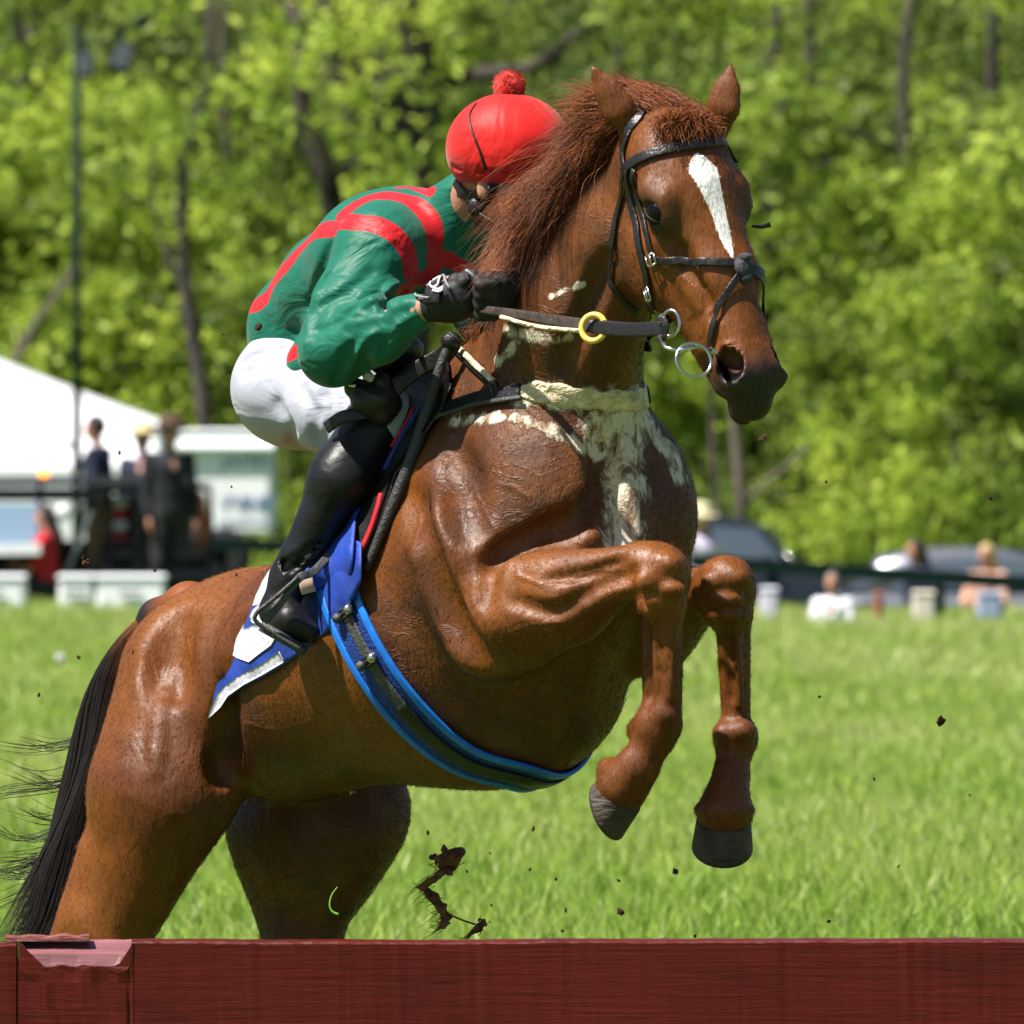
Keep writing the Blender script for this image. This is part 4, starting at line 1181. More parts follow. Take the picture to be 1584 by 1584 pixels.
# breeches
BR = SDF()
BR.cone(pelv, P(492, 545, .31), .118, .108, .05, (LF, 1.15)); BR.ell(P(468, 606, .24), TR, (.10, .15, .112), .05)
for hp, kn in ((hipR, kneeR), (hipL, kneeL)):
    BR.cone(hp + V(-.005, 0, -.01), hp * .45 + kn * .55 + V(0, 0, -.012), .112, .092, .05); BR.cone(hp * .45 + kn * .55 + V(0, 0, -.012), kn, .096, .070, .04)
BR.cone(kneeR + V(0, 0, 0), P(612, 640, kneeR[1] - .02), .066, .045, .02)
M_BRE = bpy.data.materials.new('white_breeches')
def cloth_mat(m, col, folds, rough=.6, sheen=.2, spec=.4, stretch=(1, 1, 1), strength=.9, fine=.15, band=None, tone=.10, dirt=0):
    m.use_nodes = True; nt = m.node_tree; N = nt.nodes; L = nt.links; b = N['Principled BSDF']
    b.inputs['Roughness'].default_value = rough; b.inputs['Sheen Weight'].default_value = sheen; b.inputs['Specular IOR Level'].default_value = spec
    tc = N.new('ShaderNodeTexCoord'); mp = N.new('ShaderNodeMapping'); mp.inputs['Scale'].default_value = stretch; mp.inputs['Rotation'].default_value = (0, .6, .2)
    L.new(tc.outputs['Object'], mp.inputs['Vector'])
    n = N.new('ShaderNodeTexNoise'); n.inputs['Scale'].default_value = folds; n.inputs['Detail'].default_value = 3; n.inputs['Distortion'].default_value = .8
    L.new(mp.outputs[0], n.inputs['Vector'])
    n2 = N.new('ShaderNodeTexNoise'); n2.inputs['Scale'].default_value = folds * 9; n2.inputs['Detail'].default_value = 3; L.new(tc.outputs['Object'], n2.inputs['Vector'])
    ad = N.new('ShaderNodeMath'); ad.operation = 'MULTIPLY_ADD'; L.new(n2.outputs['Fac'], ad.inputs[0]); ad.inputs[1].default_value = fine; L.new(n.outputs['Fac'], ad.inputs[2])
    bp = N.new('ShaderNodeBump'); bp.inputs['Strength'].default_value = strength; bp.inputs['Distance'].default_value = .03
    L.new(ad.outputs[0], bp.inputs['Height']); L.new(bp.outputs[0], b.inputs['Normal'])
    mx = N.new('ShaderNodeMix'); mx.data_type = 'RGBA'; mx.inputs[6].default_value = (*col, 1); mx.inputs[7].default_value = (*[c * (1 - tone * 2) for c in col], 1)
    L.new(n2.outputs['Fac'], mx.inputs[0]); out = mx.outputs[2]
    if band:
        a = N.new('ShaderNodeAttribute'); a.attribute_name = 'stripe'
        r = N.new('ShaderNodeMapRange'); r.inputs['From Min'].default_value = .46; r.inputs['From Max'].default_value = .54; L.new(a.outputs['Fac'], r.inputs['Value'])
        m2 = N.new('ShaderNodeMix'); m2.data_type = 'RGBA'; L.new(r.outputs[0], m2.inputs[0]); L.new(out, m2.inputs[6]); m2.inputs[7].default_value = (*band, 1); out = m2.outputs[2]
    if dirt:
        n3 = N.new('ShaderNodeTexVoronoi'); n3.inputs['Scale'].default_value = 26; L.new(tc.outputs['Object'], n3.inputs['Vector'])
        r = N.new('ShaderNodeMapRange'); r.inputs['From Min'].default_value = .055; r.inputs['From Max'].default_value = .085; r.inputs['To Min'].default_value = dirt; r.inputs['To Max'].default_value = 0; L.new(n3.outputs['Distance'], r.inputs['Value'])
        n4 = N.new('ShaderNodeTexNoise'); n4.inputs['Scale'].default_value = 7; L.new(tc.outputs['Object'], n4.inputs['Vector'])
        r4 = N.new('ShaderNodeMapRange'); r4.inputs['From Min'].default_value = .55; r4.inputs['From Max'].default_value = .6; L.new(n4.outputs['Fac'], r4.inputs['Value'])
        ml_ = N.new('ShaderNodeMath'); ml_.operation = 'MULTIPLY'; L.new(r.outputs[0], ml_.inputs[0]); L.new(r4.outputs[0], ml_.inputs[1])
        m3 = N.new('ShaderNodeMix'); m3.data_type = 'RGBA'; L.new(ml_.outputs[0], m3.inputs[0]); L.new(out, m3.inputs[6]); m3.inputs[7].default_value = (.06, .03, .015, 1); out = m3.outputs[2]
    L.new(out, b.inputs['Base Color']); return m
cloth_mat(M_BRE, (.37, .38, .45), 6, .6, .1, .3, (1, 1, 2.0), .45, .03, dirt=.8, tone=.03)
def crease(S, pts, r, k, Sx=None, depth=.0, op='s'):
    q = [(Sx or S).hit(u, v) for u, v in pts]; g = (Sx or S).grad(np.array(q)); q = [a + n * depth for a, n in zip(q, g)]
    for a, b in zip(q[:-1], q[1:]): S.cone(a, b, r, r, k, op=op)
for pts in ([(372, 560), (400, 545), (440, 540), (470, 548)], [(380, 575), (415, 560), (450, 556)], [(500, 610), (505, 650), (500, 690)], [(535, 605), (530, 640), (522, 665)], [(468, 600), (485, 640), (488, 680)], [(430, 625), (450, 660), (455, 690)]):
    crease(BR, pts, .006, .026)
sdf_mesh('breeches', BR, .006, M_BRE, jockey)

# silks: torso with loose sleeves
JS = SDF()
JS.cone(P(484, 548, .31), waist, .116, .118, .03, (LF, 1.15))
JS.cone(waist, mid, .118, .126, .04, (LF, 1.2)); JS.cone(mid, chest, .124, .132, .04, (LF, 1.25)); JS.cone(chest, upper, .135, .108, .05, (LF, 1.3))
JS.cone(upper, P(700, 345, -.01), .095, .078, .03)
JS.cone(P(700, 345, -.01), P(727, 326, -.045), .074, .067, .01); JS.cone(P(694, 335, -.01), P(724, 306, -.055), .072, .060, .01)      # collar
for a, b, c_, w in ((shR, elR, wrR, 0), (shL, elL, wrL, 1)):
    JS.cone(upper * .4 + chest * .6, a, .115, .092, .05)
    JS.cone(a, a * .4 + b * .6, .092, .084, .03); JS.cone(a * .4 + b * .6, b, .084, .066, .03)
    JS.cone(b, b * .5 + c_ * .5, .070, .066, .02); JS.cone(b * .5 + c_ * .5, b * .12 + c_ * .88, .066, .042, .02)
    JS.cone(b * .12 + c_ * .88, b * .04 + c_ * .96, .036, .034, .006)
    JS.plane(b * .03 + c_ * .97, c_ - b, .002) if False else None
JS.cone(P(520, 500, .08), P(480, 560, .12), .05, .05, .04)
for pts in ([(620, 425), (600, 460), (560, 478)], [(628, 455), (590, 482), (545, 490)], [(500, 430), (478, 470), (455, 510)], [(552, 470), (520, 500), (490, 510)], [(510, 380), (495, 430), (480, 470), (474, 520)], [(640, 500), (600, 530), (560, 580)], [(600, 505), (570, 540), (545, 590)], [(560, 510), (535, 550), (520, 592)], [(700, 300), (716, 340), (735, 372)], [(575, 420), (540, 450), (500, 470)], [(630, 480), (585, 500), (540, 510)]):
    crease(JS, pts, .005, .022)
for pts in ([(612, 440), (575, 466), (530, 480)], [(620, 515), (585, 548), (558, 592)], [(490, 455), (478, 500), (475, 530)]):
    crease(JS, pts, .005, .022, depth=-.002, op='u')
def rim(u, v): return JS.hit(u, v)
ST = []
def stripe(pts, r): 
    q = spline([JS.hit(*p) if len(p) == 2 else np.array(p) for p in pts], 6); ST.append((q, r)); ST.append((mirror(q), r))
stripe([tuple(JS.snap(P(390, 492, .34))[0]), (405, 466), (422, 438), (443, 410), (473, 376), (507, 354), (547, 343), (579, 346), (610, 362), (630, 388), (637, 420), (630, 450), (615, 475)], .0205)
stripe([(534, 330), (548, 318), (564, 309), (590, 302), (626, 308), (654, 329), (668, 352), (670, 392), (660, 430), (645, 470)], .0235)
stripe([(618, 290), (640, 291), (668, 297)], .013)
stripe([(446, 545), (462, 535), (475, 548)], .020)
stripe([(690, 400), (720, 420), (700, 440)], .018)
def silks_attr(v):
    m = np.zeros(len(v))
    for q, r in ST:
        m = np.maximum(m, np.clip(.5 + (r - poly_dist(v, q)) / .008 * .5, 0, 1))
    # sleeves stay green beyond the shoulder
    arm = np.minimum(poly_dist(v, [elR, wrR]), poly_dist(v, [shR * .12 + elR * .88, elR]))
    return {'stripe': m * (arm > .080)}
M_SILK = cloth_mat(bpy.data.materials.new('racing_silks'), (.002, .118, .074), 8, .52, .10, .26, (1, 1, 1.6), .60, .02, band=(.50, .006, .012), tone=.05)
sdf_mesh('racing_silks', JS, .0045, M_SILK, jockey, attrs=silks_attr)

# boots
BT = SDF()
M_BOOT = mat('black_boot_leather', (.007, .007, .008), .42, spec=.38, coat=.0, noise=(25, .3, 4, (1, 1, 1)), bump=(14, .55, (1, 1, 1.5)))
for side, (kn, cf, an, he, ba, to) in enumerate(((kneeR, calfR, ankR, heelR, ballR, toeR), (kneeL, calfL, ankL, heelL, ballL, toeL))):
    B = SDF(); top = kn * .86 + cf * .14 + V(-.012, 0, 0)
    B.cone(top, cf, .070, .060, .03); B.cone(cf, an * .8 + cf * .2, .060, .042, .04); B.cone(an * .8 + cf * .2, an, .043, .040, .015)
    B.cone(an, he, .042, .034, .02); B.cone(he, ba, .032, .036, .02); B.cone(ba, to, .036, .026, .02)
    kd = nrm(kn - cf); B.plane(top + kd * .052, kd + V(.25, 0, .25), .006)
    for t in (.72, .78, .85, .91):
        c_ = cf * (1 - t) + an * t; r_ = .05 - .012 * (t - .7) / .2
        pts = [c_ + r_ * (math.cos(a) * V(1, 0, .55) + math.sin(a) * V(0, 1, 0)) for a in np.linspace(0, 2 * math.pi, 15)]
        for a, b in zip(pts[:-1], pts[1:]): B.cone(a, b, .0015, .0015, .010, op='s')
    o = sdf_mesh('boot', B, .005, M_BOOT, jockey)
    # sole and heel
    mb = MB(); dn = nrm(np.cross(to - he, LF)); dn = dn if dn[2] < 0 else -dn
    p = spline([he + dn * .033, ba + dn * .035, to + dn * .024], 6); v, f = ribbon(p, np.tile(-dn, (len(p), 1)), [.045 + .018 * math.sin(t * 3) for t in np.linspace(0, 1, len(p))], .010); mb.add(v, f)
    mb.build('sole', M_LEA, o, True)

# gloves
for side, (wr, d, sd_) in enumerate(((wrR, dR, 1), (wrL, dL, -1))):
    GL = SDF(); pal, d_, up_, out_ = hand(GL, wr + nrm(d) * .012, d, sd_, g=1.16)
    g_ = sdf_mesh('glove', GL, .0045, mat('black_glove', (.010, .010, .012), .62, noise=(40, .4, 4, (1, 1, 1)), bump=(50, .5, (1, 1, 1))) if side == 0 else bpy.data.materials['black_glove'], jockey)
    if side == 0:
        GR = mat('grey_trim', (.22, .22, .24), .5, noise=(60, .3, 3, (1, 1, 1)))
        GLS = GL
        strap('wrist_strap', [(668, 432), (672, 450), (670, 470)], .040, .006, M_LEA, g_, S=GL, off=.002, n=5)
        mb = MB()
        def gtube(pts, r):
            q = spline([GL.hit(*a) for a in pts], 5); q = GL.snap(q, .009); mb.tube(list(q), r, 6)
        mb = MB(); gtube([(655, 436), (668, 425), (684, 424), (690, 436), (698, 448)], .003); mb.build('glove_piping', GR, g_, True); mb = MB()
        gtube([(722, 424), (732, 432), (737, 445), (738, 458)], .0035); mb.build('glove_piping', GR, g_, True); mb = MB()
        gtube([(640, 452), (650, 462), (668, 462)], .003)
        mb.build('glove_piping', GR, g_, True)
        # white curled mark on the wrist strap
        mb = MB()
        for pts in ([(672, 437), (678, 432), (684, 436), (682, 443), (675, 448)], [(670, 441), (671, 446), (677, 450)], [(675, 448), (682, 450), (687, 446)], [(674, 452), (681, 453), (687, 450), (688, 445)]):
            q = GL.snap(spline([GL.hit(*a) for a in pts], 4), .011); mb.tube(list(q), .0022, 6)
        mb.build('strap_mark', mat('white_print', (.75, .75, .78), .5), g_, True)

# cap over the helmet
CP = SDF()
capc = P(788, 231, -.14)
CR = np.stack([nrm(V(1, 0, -.06)), V(0, 1, 0), nrm(V(.06, 0, 1))])
CP.ell(capc, CR, (.131, .112, .116), .01)
CP.plane(capc - CR[2] * .074, -CR[2], .012)
CP.cone(capc - CR[2] * .066 + CR[0] * .085, capc - CR[2] * .058 + CR[0] * .135, .022, .012, .02, (V(0, 1, 0), 3.0))
for pts in ([(700, 258), (760, 268), (830, 264)],):
    crease(CP, pts, .003, .008)
M_CAP = cloth_mat(bpy.data.materials.new('red_satin'), (.60, .008, .006), 7, .55, .15, .25, (1, 1, 1), .55, .02, tone=.03)
M_PLS = bpy.data.materials['polished_steel']
cap = sdf_mesh('cap', CP, .0045, M_CAP, jockey)
pm = MB(); rr = np.random.default_rng(5)
PM = SDF(); PM.ell(P(788, 133, -.14), np.eye(3), (.031, .029, .027), .01)
for i in range(40):
    d = nrm(rr.normal(0, 1, 3)); PM.cone(P(788, 133, -.14) + d * .02, P(788, 133, -.14) + d * .026, .007, .006, .006)
sdf_mesh('pompom', PM, .003, cloth_mat(bpy.data.materials.new('red_wool'), (.80, .035, .02), 40, .9, .3, .1, (1, 1, 1), .6, .5), cap)
qd = rr.normal(0, 1, (2600, 3)); qd /= np.linalg.norm(qd, axis=1, keepdims=True); q0 = P(788, 133, -.14) + qd * .024; tp_ = q0[:, None] + qd[:, None] * (rr.uniform(.006, .013, 2600)[:, None, None] * np.array([0, .5, 1])[None, :, None]) + rr.normal(0, .002, (2600, 3, 3))
hair_mesh('wool_tufts', tp_, .0016, bpy.data.materials['red_wool'], cap)
mb = MB(); q = CP.snap(spline([CP.hit(u, v) for u, v in [(738, 160), (727, 178), (730, 200), (742, 232), (752, 262)]], 6), .002); mb.tube(list(q), [.0012 + .0022 * t for t in np.linspace(0, 1, len(q))], 6)
mb.build('goggle_strap', M_LEA, cap, True)
# helmet harness: straps and chin cup in front of the ear
mb = MB()
for pts in ([(708, 282), (722, 300), (735, 325), (752, 352)], [(762, 280), (756, 300), (745, 322), (738, 330)], [(712, 298), (735, 300), (757, 292)], [(735, 325), (765, 345), (800, 368)]):
    q = JB.snap(spline([JB.hit(u, v) for u, v in pts], 6), .006); v, f = ribbon(q, JB.grad(q), .018, .006); mb.add(v, f)
mb.ball(JB.hit(738, 320) + V(0, -.012, 0), (.020, .012, .022), 12)
mb.build('helmet_harness', M_LEA, jockey, True)

# ---- surcingle strap, stirrup, whip
saddle_st = empty('stirrup', tuple(ankR), 'grey stirrup with its iron under the jockey\'s black boot', 'stirrup')
fy = toeR[1] - .045
free_strap('stirrup_leather', [P(540, 820, ankR[1] + .01), P(490, 880, fy + .03), P(462, 895, fy), P(432, 935, fy), P(408, 962, fy)], .017, .006, M_RUB, saddle_st, V(-.2, -1, 0))
mb = MB(); mb.tube(spline([P(462, 892, fy - .005), P(425, 925, fy - .01), P(396, 950, fy - .005), P(404, 968, fy), P(470, 1008, fy + .01)], 6), .0045, 8); mb.tube([P(404, 968, fy + .02), P(474, 1008, fy + .03)], .011, 8)
mb.build('iron', M_RUB, saddle_st, True)
ky = kneeR[1] - .07
gs = empty('overgirth', tuple(P(580, 610, ky)), 'black leather strap knotted with steel buckle beside the white knee', 'strap')
free_strap('long_strap', [P(592, 628, ky - .02), P(612, 598, ky - .03), P(645, 572, ky - .03), P(690, 545, ky - .05), P(706, 520, ky - .07)], .036, .008, M_LEA, gs, V(0, -1, .2))
free_strap('loop_strap', [P(505, 662, ky), P(530, 645, ky - .02), P(560, 640, ky - .03), P(590, 632, ky - .02)], .026, .008, M_LEA, gs, V(0, -1, .3))
KB = SDF(); KB.cone(P(548, 600, ky - .02), P(588, 618, ky - .03), .022, .030, .01); KB.cone(P(560, 622, ky - .03), P(592, 640, ky - .02), .024, .026, .01); KB.cone(P(590, 590, ky - .03), P(605, 625, ky - .02), .02, .024, .01)
sdf_mesh('strap_roll', KB, .005, M_LEA, gs)
mb = MB(); mb.tube([P(540, 594, ky - .045), P(550, 598, ky - .05)], .005, 6); mb.tube([P(548, 584, ky - .045), P(536, 592, ky - .05)], .003, 6); mb.build('steel_tongue', M_STL, gs, True)
mb = MB(); mb.box(P(572, 584, ky - .03), (.03, .02, .018), ry=.5, bev=.004); mb.build('white_tab', M_WHT, gs)
wh = MB(); wy = ky - .06
wh.tube(spline([P(700, 522, wy), P(684, 560, wy), P(664, 625, wy), P(640, 700, wy - .01), P(604, 790, wy - .01), P(566, 882, wy)], 5), list(np.interp(np.linspace(0, 1, 26), [0, .15, .4, .75, 1], [.008, .010, .014, .0135, .009])), 10)
whip = wh.build('riding_whip', mat('dark_grip', (.035, .035, .037), .55, bump=(120, .5, (1, 1, 1))), None, True); tag(whip, 'dark grey riding whip slanting down in front of the saddle flap', 'whip')
mb = MB(); mb.ball(P(698, 528, wy), (.022, .016, .020), 12); mb.build('whip_knob', M_LEA, whip, True)
# blue flap over the boot
JBoot = SDF()
SHF = Sheet([(603, 705), (585, 728), (540, 800), (500, 850), (487, 905), (546, 888), (552, 800), (572, 750), (515, 870)], .035)
flap_p = panel('folded_flap', [(603, 705), (585, 728), (560, 765), (530, 808), (500, 848), (470, 884), (487, 913), (512, 905), (546, 888), (548, 850), (552, 800), (572, 750), (600, 722)], .0, .005, M_CLB, cloth, S=SHF, step=6)
panel('folded_corner', [(512, 895), (545, 888), (548, 920), (530, 926), (515, 922)], -.012, .006, M_CLB, cloth, S=SHF)

free_strap('pad', [P(472, 886, ankR[1] - .045), P(474, 903, ankR[1] - .05), P(478, 917, ankR[1] - .045)], .030, .005, mat('cream_suede', (.50, .36, .26), .8), saddle_st, V(0, -1, 0))
# ================================================================== GROUND AND GRASS
def node_mat(name):
    m = bpy.data.materials.new(name); m.use_nodes = True
    return m, m.node_tree, m.node_tree.nodes, m.node_tree.links, m.node_tree.nodes['Principled BSDF']
m, nt, N, L, b = node_mat('turf')
tc = N.new('ShaderNodeTexCoord'); n = N.new('ShaderNodeTexNoise'); n.inputs['Scale'].default_value = .8; n.inputs['Detail'].default_value = 8
L.new(tc.outputs['Object'], n.inputs['Vector'])
cr = N.new('ShaderNodeValToRGB'); cr.color_ramp.elements[0].position = .35; cr.color_ramp.elements[0].color = (.045, .085, .012, 1)
cr.color_ramp.elements[1].position = .65; cr.color_ramp.elements[1].color = (.10, .17, .03, 1)
L.new(n.outputs['Fac'], cr.inputs[0]); L.new(cr.outputs[0], b.inputs['Base Color']); b.inputs['Roughness'].default_value = .95; b.inputs['Specular IOR Level'].default_value = .1
# one sheet to the horizon
xs = np.concatenate([[-900, -300, -100], np.linspace(-60, 60, 49), [100, 300, 900]])
ysx = np.concatenate([[-60, -30], np.linspace(-20, 140, 65), [200, 400, 900]])
X_, Y_ = np.meshgrid(xs, ysx, indexing='ij')
def gz(x, y):
    """the turf is almost level; it dips a little past the far rail"""
    return .035 * np.sin(x * .31 + 1) * np.sin(y * .11) * np.clip((y - 8) / 10, 0, 1) * np.clip((95 - y) / 20, 0, 1) - .0096 * x * np.clip((y - 40) / 50, 0, 1) * (np.abs(x) < 100) - .6 * sm(y, 92, 101) * sm(x, -1.5, 1.5)
Z_ = gz(X_, Y_)
gv = np.stack([X_, Y_, Z_], -1).reshape(-1, 3); nx, ny = len(xs), len(ysx)
I = np.arange(nx * ny).reshape(nx, ny); gq = np.stack([I[:-1, :-1], I[1:, :-1], I[1:, 1:], I[:-1, 1:]], -1).reshape(-1, 4)
g = mesh_np('ground', gv, gq, m); tag(g, kind='structure')

def grass_mat():
    m, nt, N, L, b = node_mat('grass_blades')
    a = N.new('ShaderNodeAttribute'); a.attribute_name = 'tone'
    cr = N.new('ShaderNodeValToRGB'); e = cr.color_ramp.elements
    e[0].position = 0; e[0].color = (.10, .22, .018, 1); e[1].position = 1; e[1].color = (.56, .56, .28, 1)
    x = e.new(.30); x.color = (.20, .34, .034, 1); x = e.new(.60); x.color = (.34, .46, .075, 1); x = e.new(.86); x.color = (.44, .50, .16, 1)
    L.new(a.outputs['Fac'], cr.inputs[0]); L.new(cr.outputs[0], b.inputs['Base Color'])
    b.inputs['Roughness'].default_value = .5; b.inputs['Specular IOR Level'].default_value = .35
    tr = N.new('ShaderNodeBsdfTranslucent'); L.new(cr.outputs[0], tr.inputs['Color'])
    mx = N.new('ShaderNodeMixShader'); mx.inputs[0].default_value = .35
    L.new(b.outputs[0], mx.inputs[1]); L.new(tr.outputs[0], mx.inputs[2]); L.new(mx.outputs[0], N['Material Output'].inputs['Surface'])
    return m
M_GRASS = grass_mat()
def blades(name, n, ylo, yhi, xpad, hgt, wid, seed, label=None):
    r = np.random.default_rng(seed)
    # density falls with distance so that it looks even from the rail
    t = r.uniform(0, 1, n); D0, D1 = ylo + CAMD, yhi + CAMD
    D = D0 * (D1 / D0) ** t
    y = D - CAMD; half = 792 / FPX * D * xpad
    x = r.uniform(-1, 1, n) * half
    patch = np.sin(x * 1.9 + np.sin(y * .33) * 2) * np.sin(y * .42 + np.sin(x * .8)) * .5 + .5
    patch2 = np.sin(x * .7 + 2 + y * .13) * np.sin(y * .17 + x * .2) * .5 + .5
    sc_ = (D / D0) ** .55
    h = hgt * r.uniform(.45, 1.15, n) * (.75 + .5 * patch); w = wid * r.uniform(.6, 1.3, n) * sc_
    az = r.uniform(0, 6.28, n); lean = np.abs(r.normal(.0, .55, n)) + .12; la = r.uniform(0, 6.28, n)
    z = gz(x, y) - .01
    m_ = 4; v = np.zeros((n, m_ * 2 - 1, 3))
    for i, s in enumerate(np.linspace(0, 1, m_)):
        cx = x + np.cos(la) * lean * h * s ** 1.8 * .8; cy = y + np.sin(la) * lean * h * s ** 1.8 * .8
        cz = z + h * (s - .28 * lean * s ** 2.2)
        ww = w * (1 - s ** 2 * .9) / 2
        if i < m_ - 1:
            for k, sg in enumerate((-1, 1)):
                v[:, i * 2 + k, 0] = cx + sg * np.cos(az) * ww; v[:, i * 2 + k, 1] = cy + sg * np.sin(az) * ww; v[:, i * 2 + k, 2] = cz
        else:
            v[:, -1, 0] = cx; v[:, -1, 1] = cy; v[:, -1, 2] = cz
    base = np.arange(n)[:, None] * (m_ * 2 - 1)
    f = []
    for a, b_, c in ((0, 1, 3), (0, 3, 2), (2, 3, 5), (2, 5, 4), (4, 5, 6)): f.append(base + np.array([a, b_, c]))
    f = np.stack(f, 1).reshape(-1, 3)
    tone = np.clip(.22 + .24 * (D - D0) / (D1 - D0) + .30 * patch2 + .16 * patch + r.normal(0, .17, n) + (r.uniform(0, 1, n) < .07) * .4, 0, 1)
    o = mesh_np(name, v.reshape(-1, 3), f, M_GRASS, None, False, {'tone': np.repeat(tone, m_ * 2 - 1)})
    tag(o, kind='stuff'); return o
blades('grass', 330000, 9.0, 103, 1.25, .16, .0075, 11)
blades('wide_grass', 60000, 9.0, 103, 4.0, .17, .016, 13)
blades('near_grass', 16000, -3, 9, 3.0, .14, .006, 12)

# seed heads standing in the grass
for i, (u, v, y, s) in enumerate(((93, 1018, 45, 1.0),)):
    d = empty('dandelion', tuple(P(u, v + 40, y)), 'white dandelion seed head standing in the grass left of the tail', 'flower')
    mb = MB(); c = P(u, v, y); g0 = V(c[0], y, float(gz(c[0], y)))
    mb.tube([g0, g0 * .5 + c * .5 + V(.01, 0, 0), c], .004, 6); mb.build('stalk', mat('stalk', (.16, .24, .05)), d, True)
    mb = MB(); rr = np.random.default_rng(2)
    for k in range(180):
        q = nrm(rr.normal(0, 1, 3)); mb.tube([c, c + q * .024], [.0012, .0020], 3); mb.ball(c + q * .027, .0032, 6)
    mb.build('seed_head', mat('seed_fluff', (.78, .78, .76), .9), d, True)

# ================================================================== THE RED JUMP
m, nt, N, L, b = node_mat('red_painted_timber')
tc = N.new('ShaderNodeTexCoord')
def gn(scale, det, st, rot=(0, 0, 0)):
    mp = N.new('ShaderNodeMapping'); mp.inputs['Scale'].default_value = st; mp.inputs['Rotation'].default_value = rot; L.new(tc.outputs['Object'], mp.inputs['Vector'])
    n = N.new('ShaderNodeTexNoise'); n.inputs['Scale'].default_value = scale; n.inputs['Detail'].default_value = det; n.inputs['Roughness'].default_value = .65; n.inputs['Distortion'].default_value = .6
    L.new(mp.outputs[0], n.inputs['Vector']); return n.outputs['Fac']
gr1 = gn(9, 8, (.55, 1, 9)); gr2 = gn(40, 6, (.12, 1, 3)); gr3 = gn(3, 5, (1, 1, 2))
cr = N.new('ShaderNodeValToRGB'); e = cr.color_ramp.elements
e[0].position = .30; e[0].color = (.045, .005, .003, 1); e[1].position = .80; e[1].color = (.125, .014, .008, 1); x = e.new(.5); x.color = (.085, .008, .0045, 1)
ad = N.new('ShaderNodeMath'); ad.operation = 'MULTIPLY_ADD'; L.new(gr2, ad.inputs[0]); ad.inputs[1].default_value = .35
sb = N.new('ShaderNodeMath'); sb.operation = 'MULTIPLY_ADD'; L.new(gr1, sb.inputs[0]); sb.inputs[1].default_value = .45; L.new(gr3, sb.inputs[2])
sb2 = N.new('ShaderNodeMath'); sb2.operation = 'MULTIPLY'; L.new(sb.outputs[0], sb2.inputs[0]); sb2.inputs[1].default_value = .45
L.new(sb2.outputs[0], ad.inputs[2]); L.new(ad.outputs[0], cr.inputs[0]); L.new(cr.outputs[0], b.inputs['Base Color'])
b.inputs['Roughness'].default_value = .38; b.inputs['Specular IOR Level'].default_value = .22
bp_ = N.new('ShaderNodeBump'); bp_.inputs['Strength'].default_value = .35; bp_.inputs['Distance'].default_value = .005
sm_ = N.new('ShaderNodeMath'); sm_.operation = 'ADD'; L.new(gr1, sm_.inputs[0]); L.new(gr2, sm_.inputs[1]); L.new(sm_.outputs[0], bp_.inputs['Height']); L.new(bp_.outputs[0], b.inputs['Normal'])
M_RTIM = m
M_WORN = mat('worn_pink_timber', (.22, .085, .095), .45, noise=(11, .4, 6, (.6, 1, 4)), bump=(24, .2, (.3, 1, 4)))
FY = -.95
jump = empty('jump', tuple(P(792, 1700, FY + .1) * V(1, 1, 0)), 'dark red painted timber jump rail with a worn pale notch at its left end', 'jump')
def beam(name, u0, u1, v0, v1, y0, y1, m_, segs=60, bev=.007, wob=.0012, seed=0, par=jump):
    """a hewn rail with slightly uneven edges"""
    r = np.random.default_rng(seed); a = P(u0, v0, y0); c = P(u1, v1, y0); x0, x1, zt, zb = a[0], c[0], a[2], c[2]
    prof = [(y0, zb), (y0, zt - bev), (y0 + bev * .6, zt - bev * .3), (y0 + bev * 1.6, zt), (y1 - bev, zt), (y1, zt - bev), (y1, zb)]
    v = []; wz = np.cumsum(r.normal(0, 1, segs + 1)); wz -= np.linspace(wz[0], wz[-1], segs + 1); wz = wz / max(1, np.abs(wz).max()) * wob * 2
    for i, x in enumerate(np.linspace(x0, x1, segs + 1)):
        for k, (yy, zz) in enumerate(prof): v.append((x, yy + r.normal(0, wob * .4), zz + (wz[i] + r.normal(0, wob * .35) if 0 < k < 6 else 0)))
    K = len(prof); f = [(i * K + k, (i + 1) * K + k, (i + 1) * K + (k + 1) % K, i * K + (k + 1) % K) for i in range(segs) for k in range(K)]
    f += [tuple(range(K - 1, -1, -1)), tuple(range(segs * K, segs * K + K))]
    f = [q[::-1] for q in f]
    return mesh_py(name, v, f, m_, par, False)
beam('rail', 203, 2600, 1455, 1700, FY, FY + .10, M_RTIM, 180, .006)
beam('rail', 26.5, 203.2, 1484, 1700, FY + .012, FY + .10, M_RTIM, 20, .006, seed=6)
beam('rail', -900, 25, 1459, 1700, FY + .004, FY + .10, M_RTIM, 60, .006, seed=4)
# notched post between the rails, its top hewn to a pale slope
c0 = P(26, 1462, FY); z0 = c0[2]
vs = []; K = 15
ux = np.linspace(30, 206, K); rj = np.random.default_rng(8)
top_b = [P(u, 1453 + .4 * rj.normal(), FY + .095) for u in ux]
top_f = [P(46 + (198 - 46) * i / (K - 1), 1476, FY + .012) for i in range(K)]
low = [P(60 + (194 - 60) * i / (K - 1), 1494 + 1.2 * math.sin(i * 1.3) + rj.normal(0, 1.2), FY + .004) for i in range(K)]
sl_ = MB(); f = [(i, i + 1, K + i + 1, K + i) for i in range(K - 1)] + [(K + i, K + i + 1, 2 * K + i + 1, 2 * K + i) for i in range(K - 1)]
sl_.add(top_b + top_f + low, [q[::-1] for q in f])
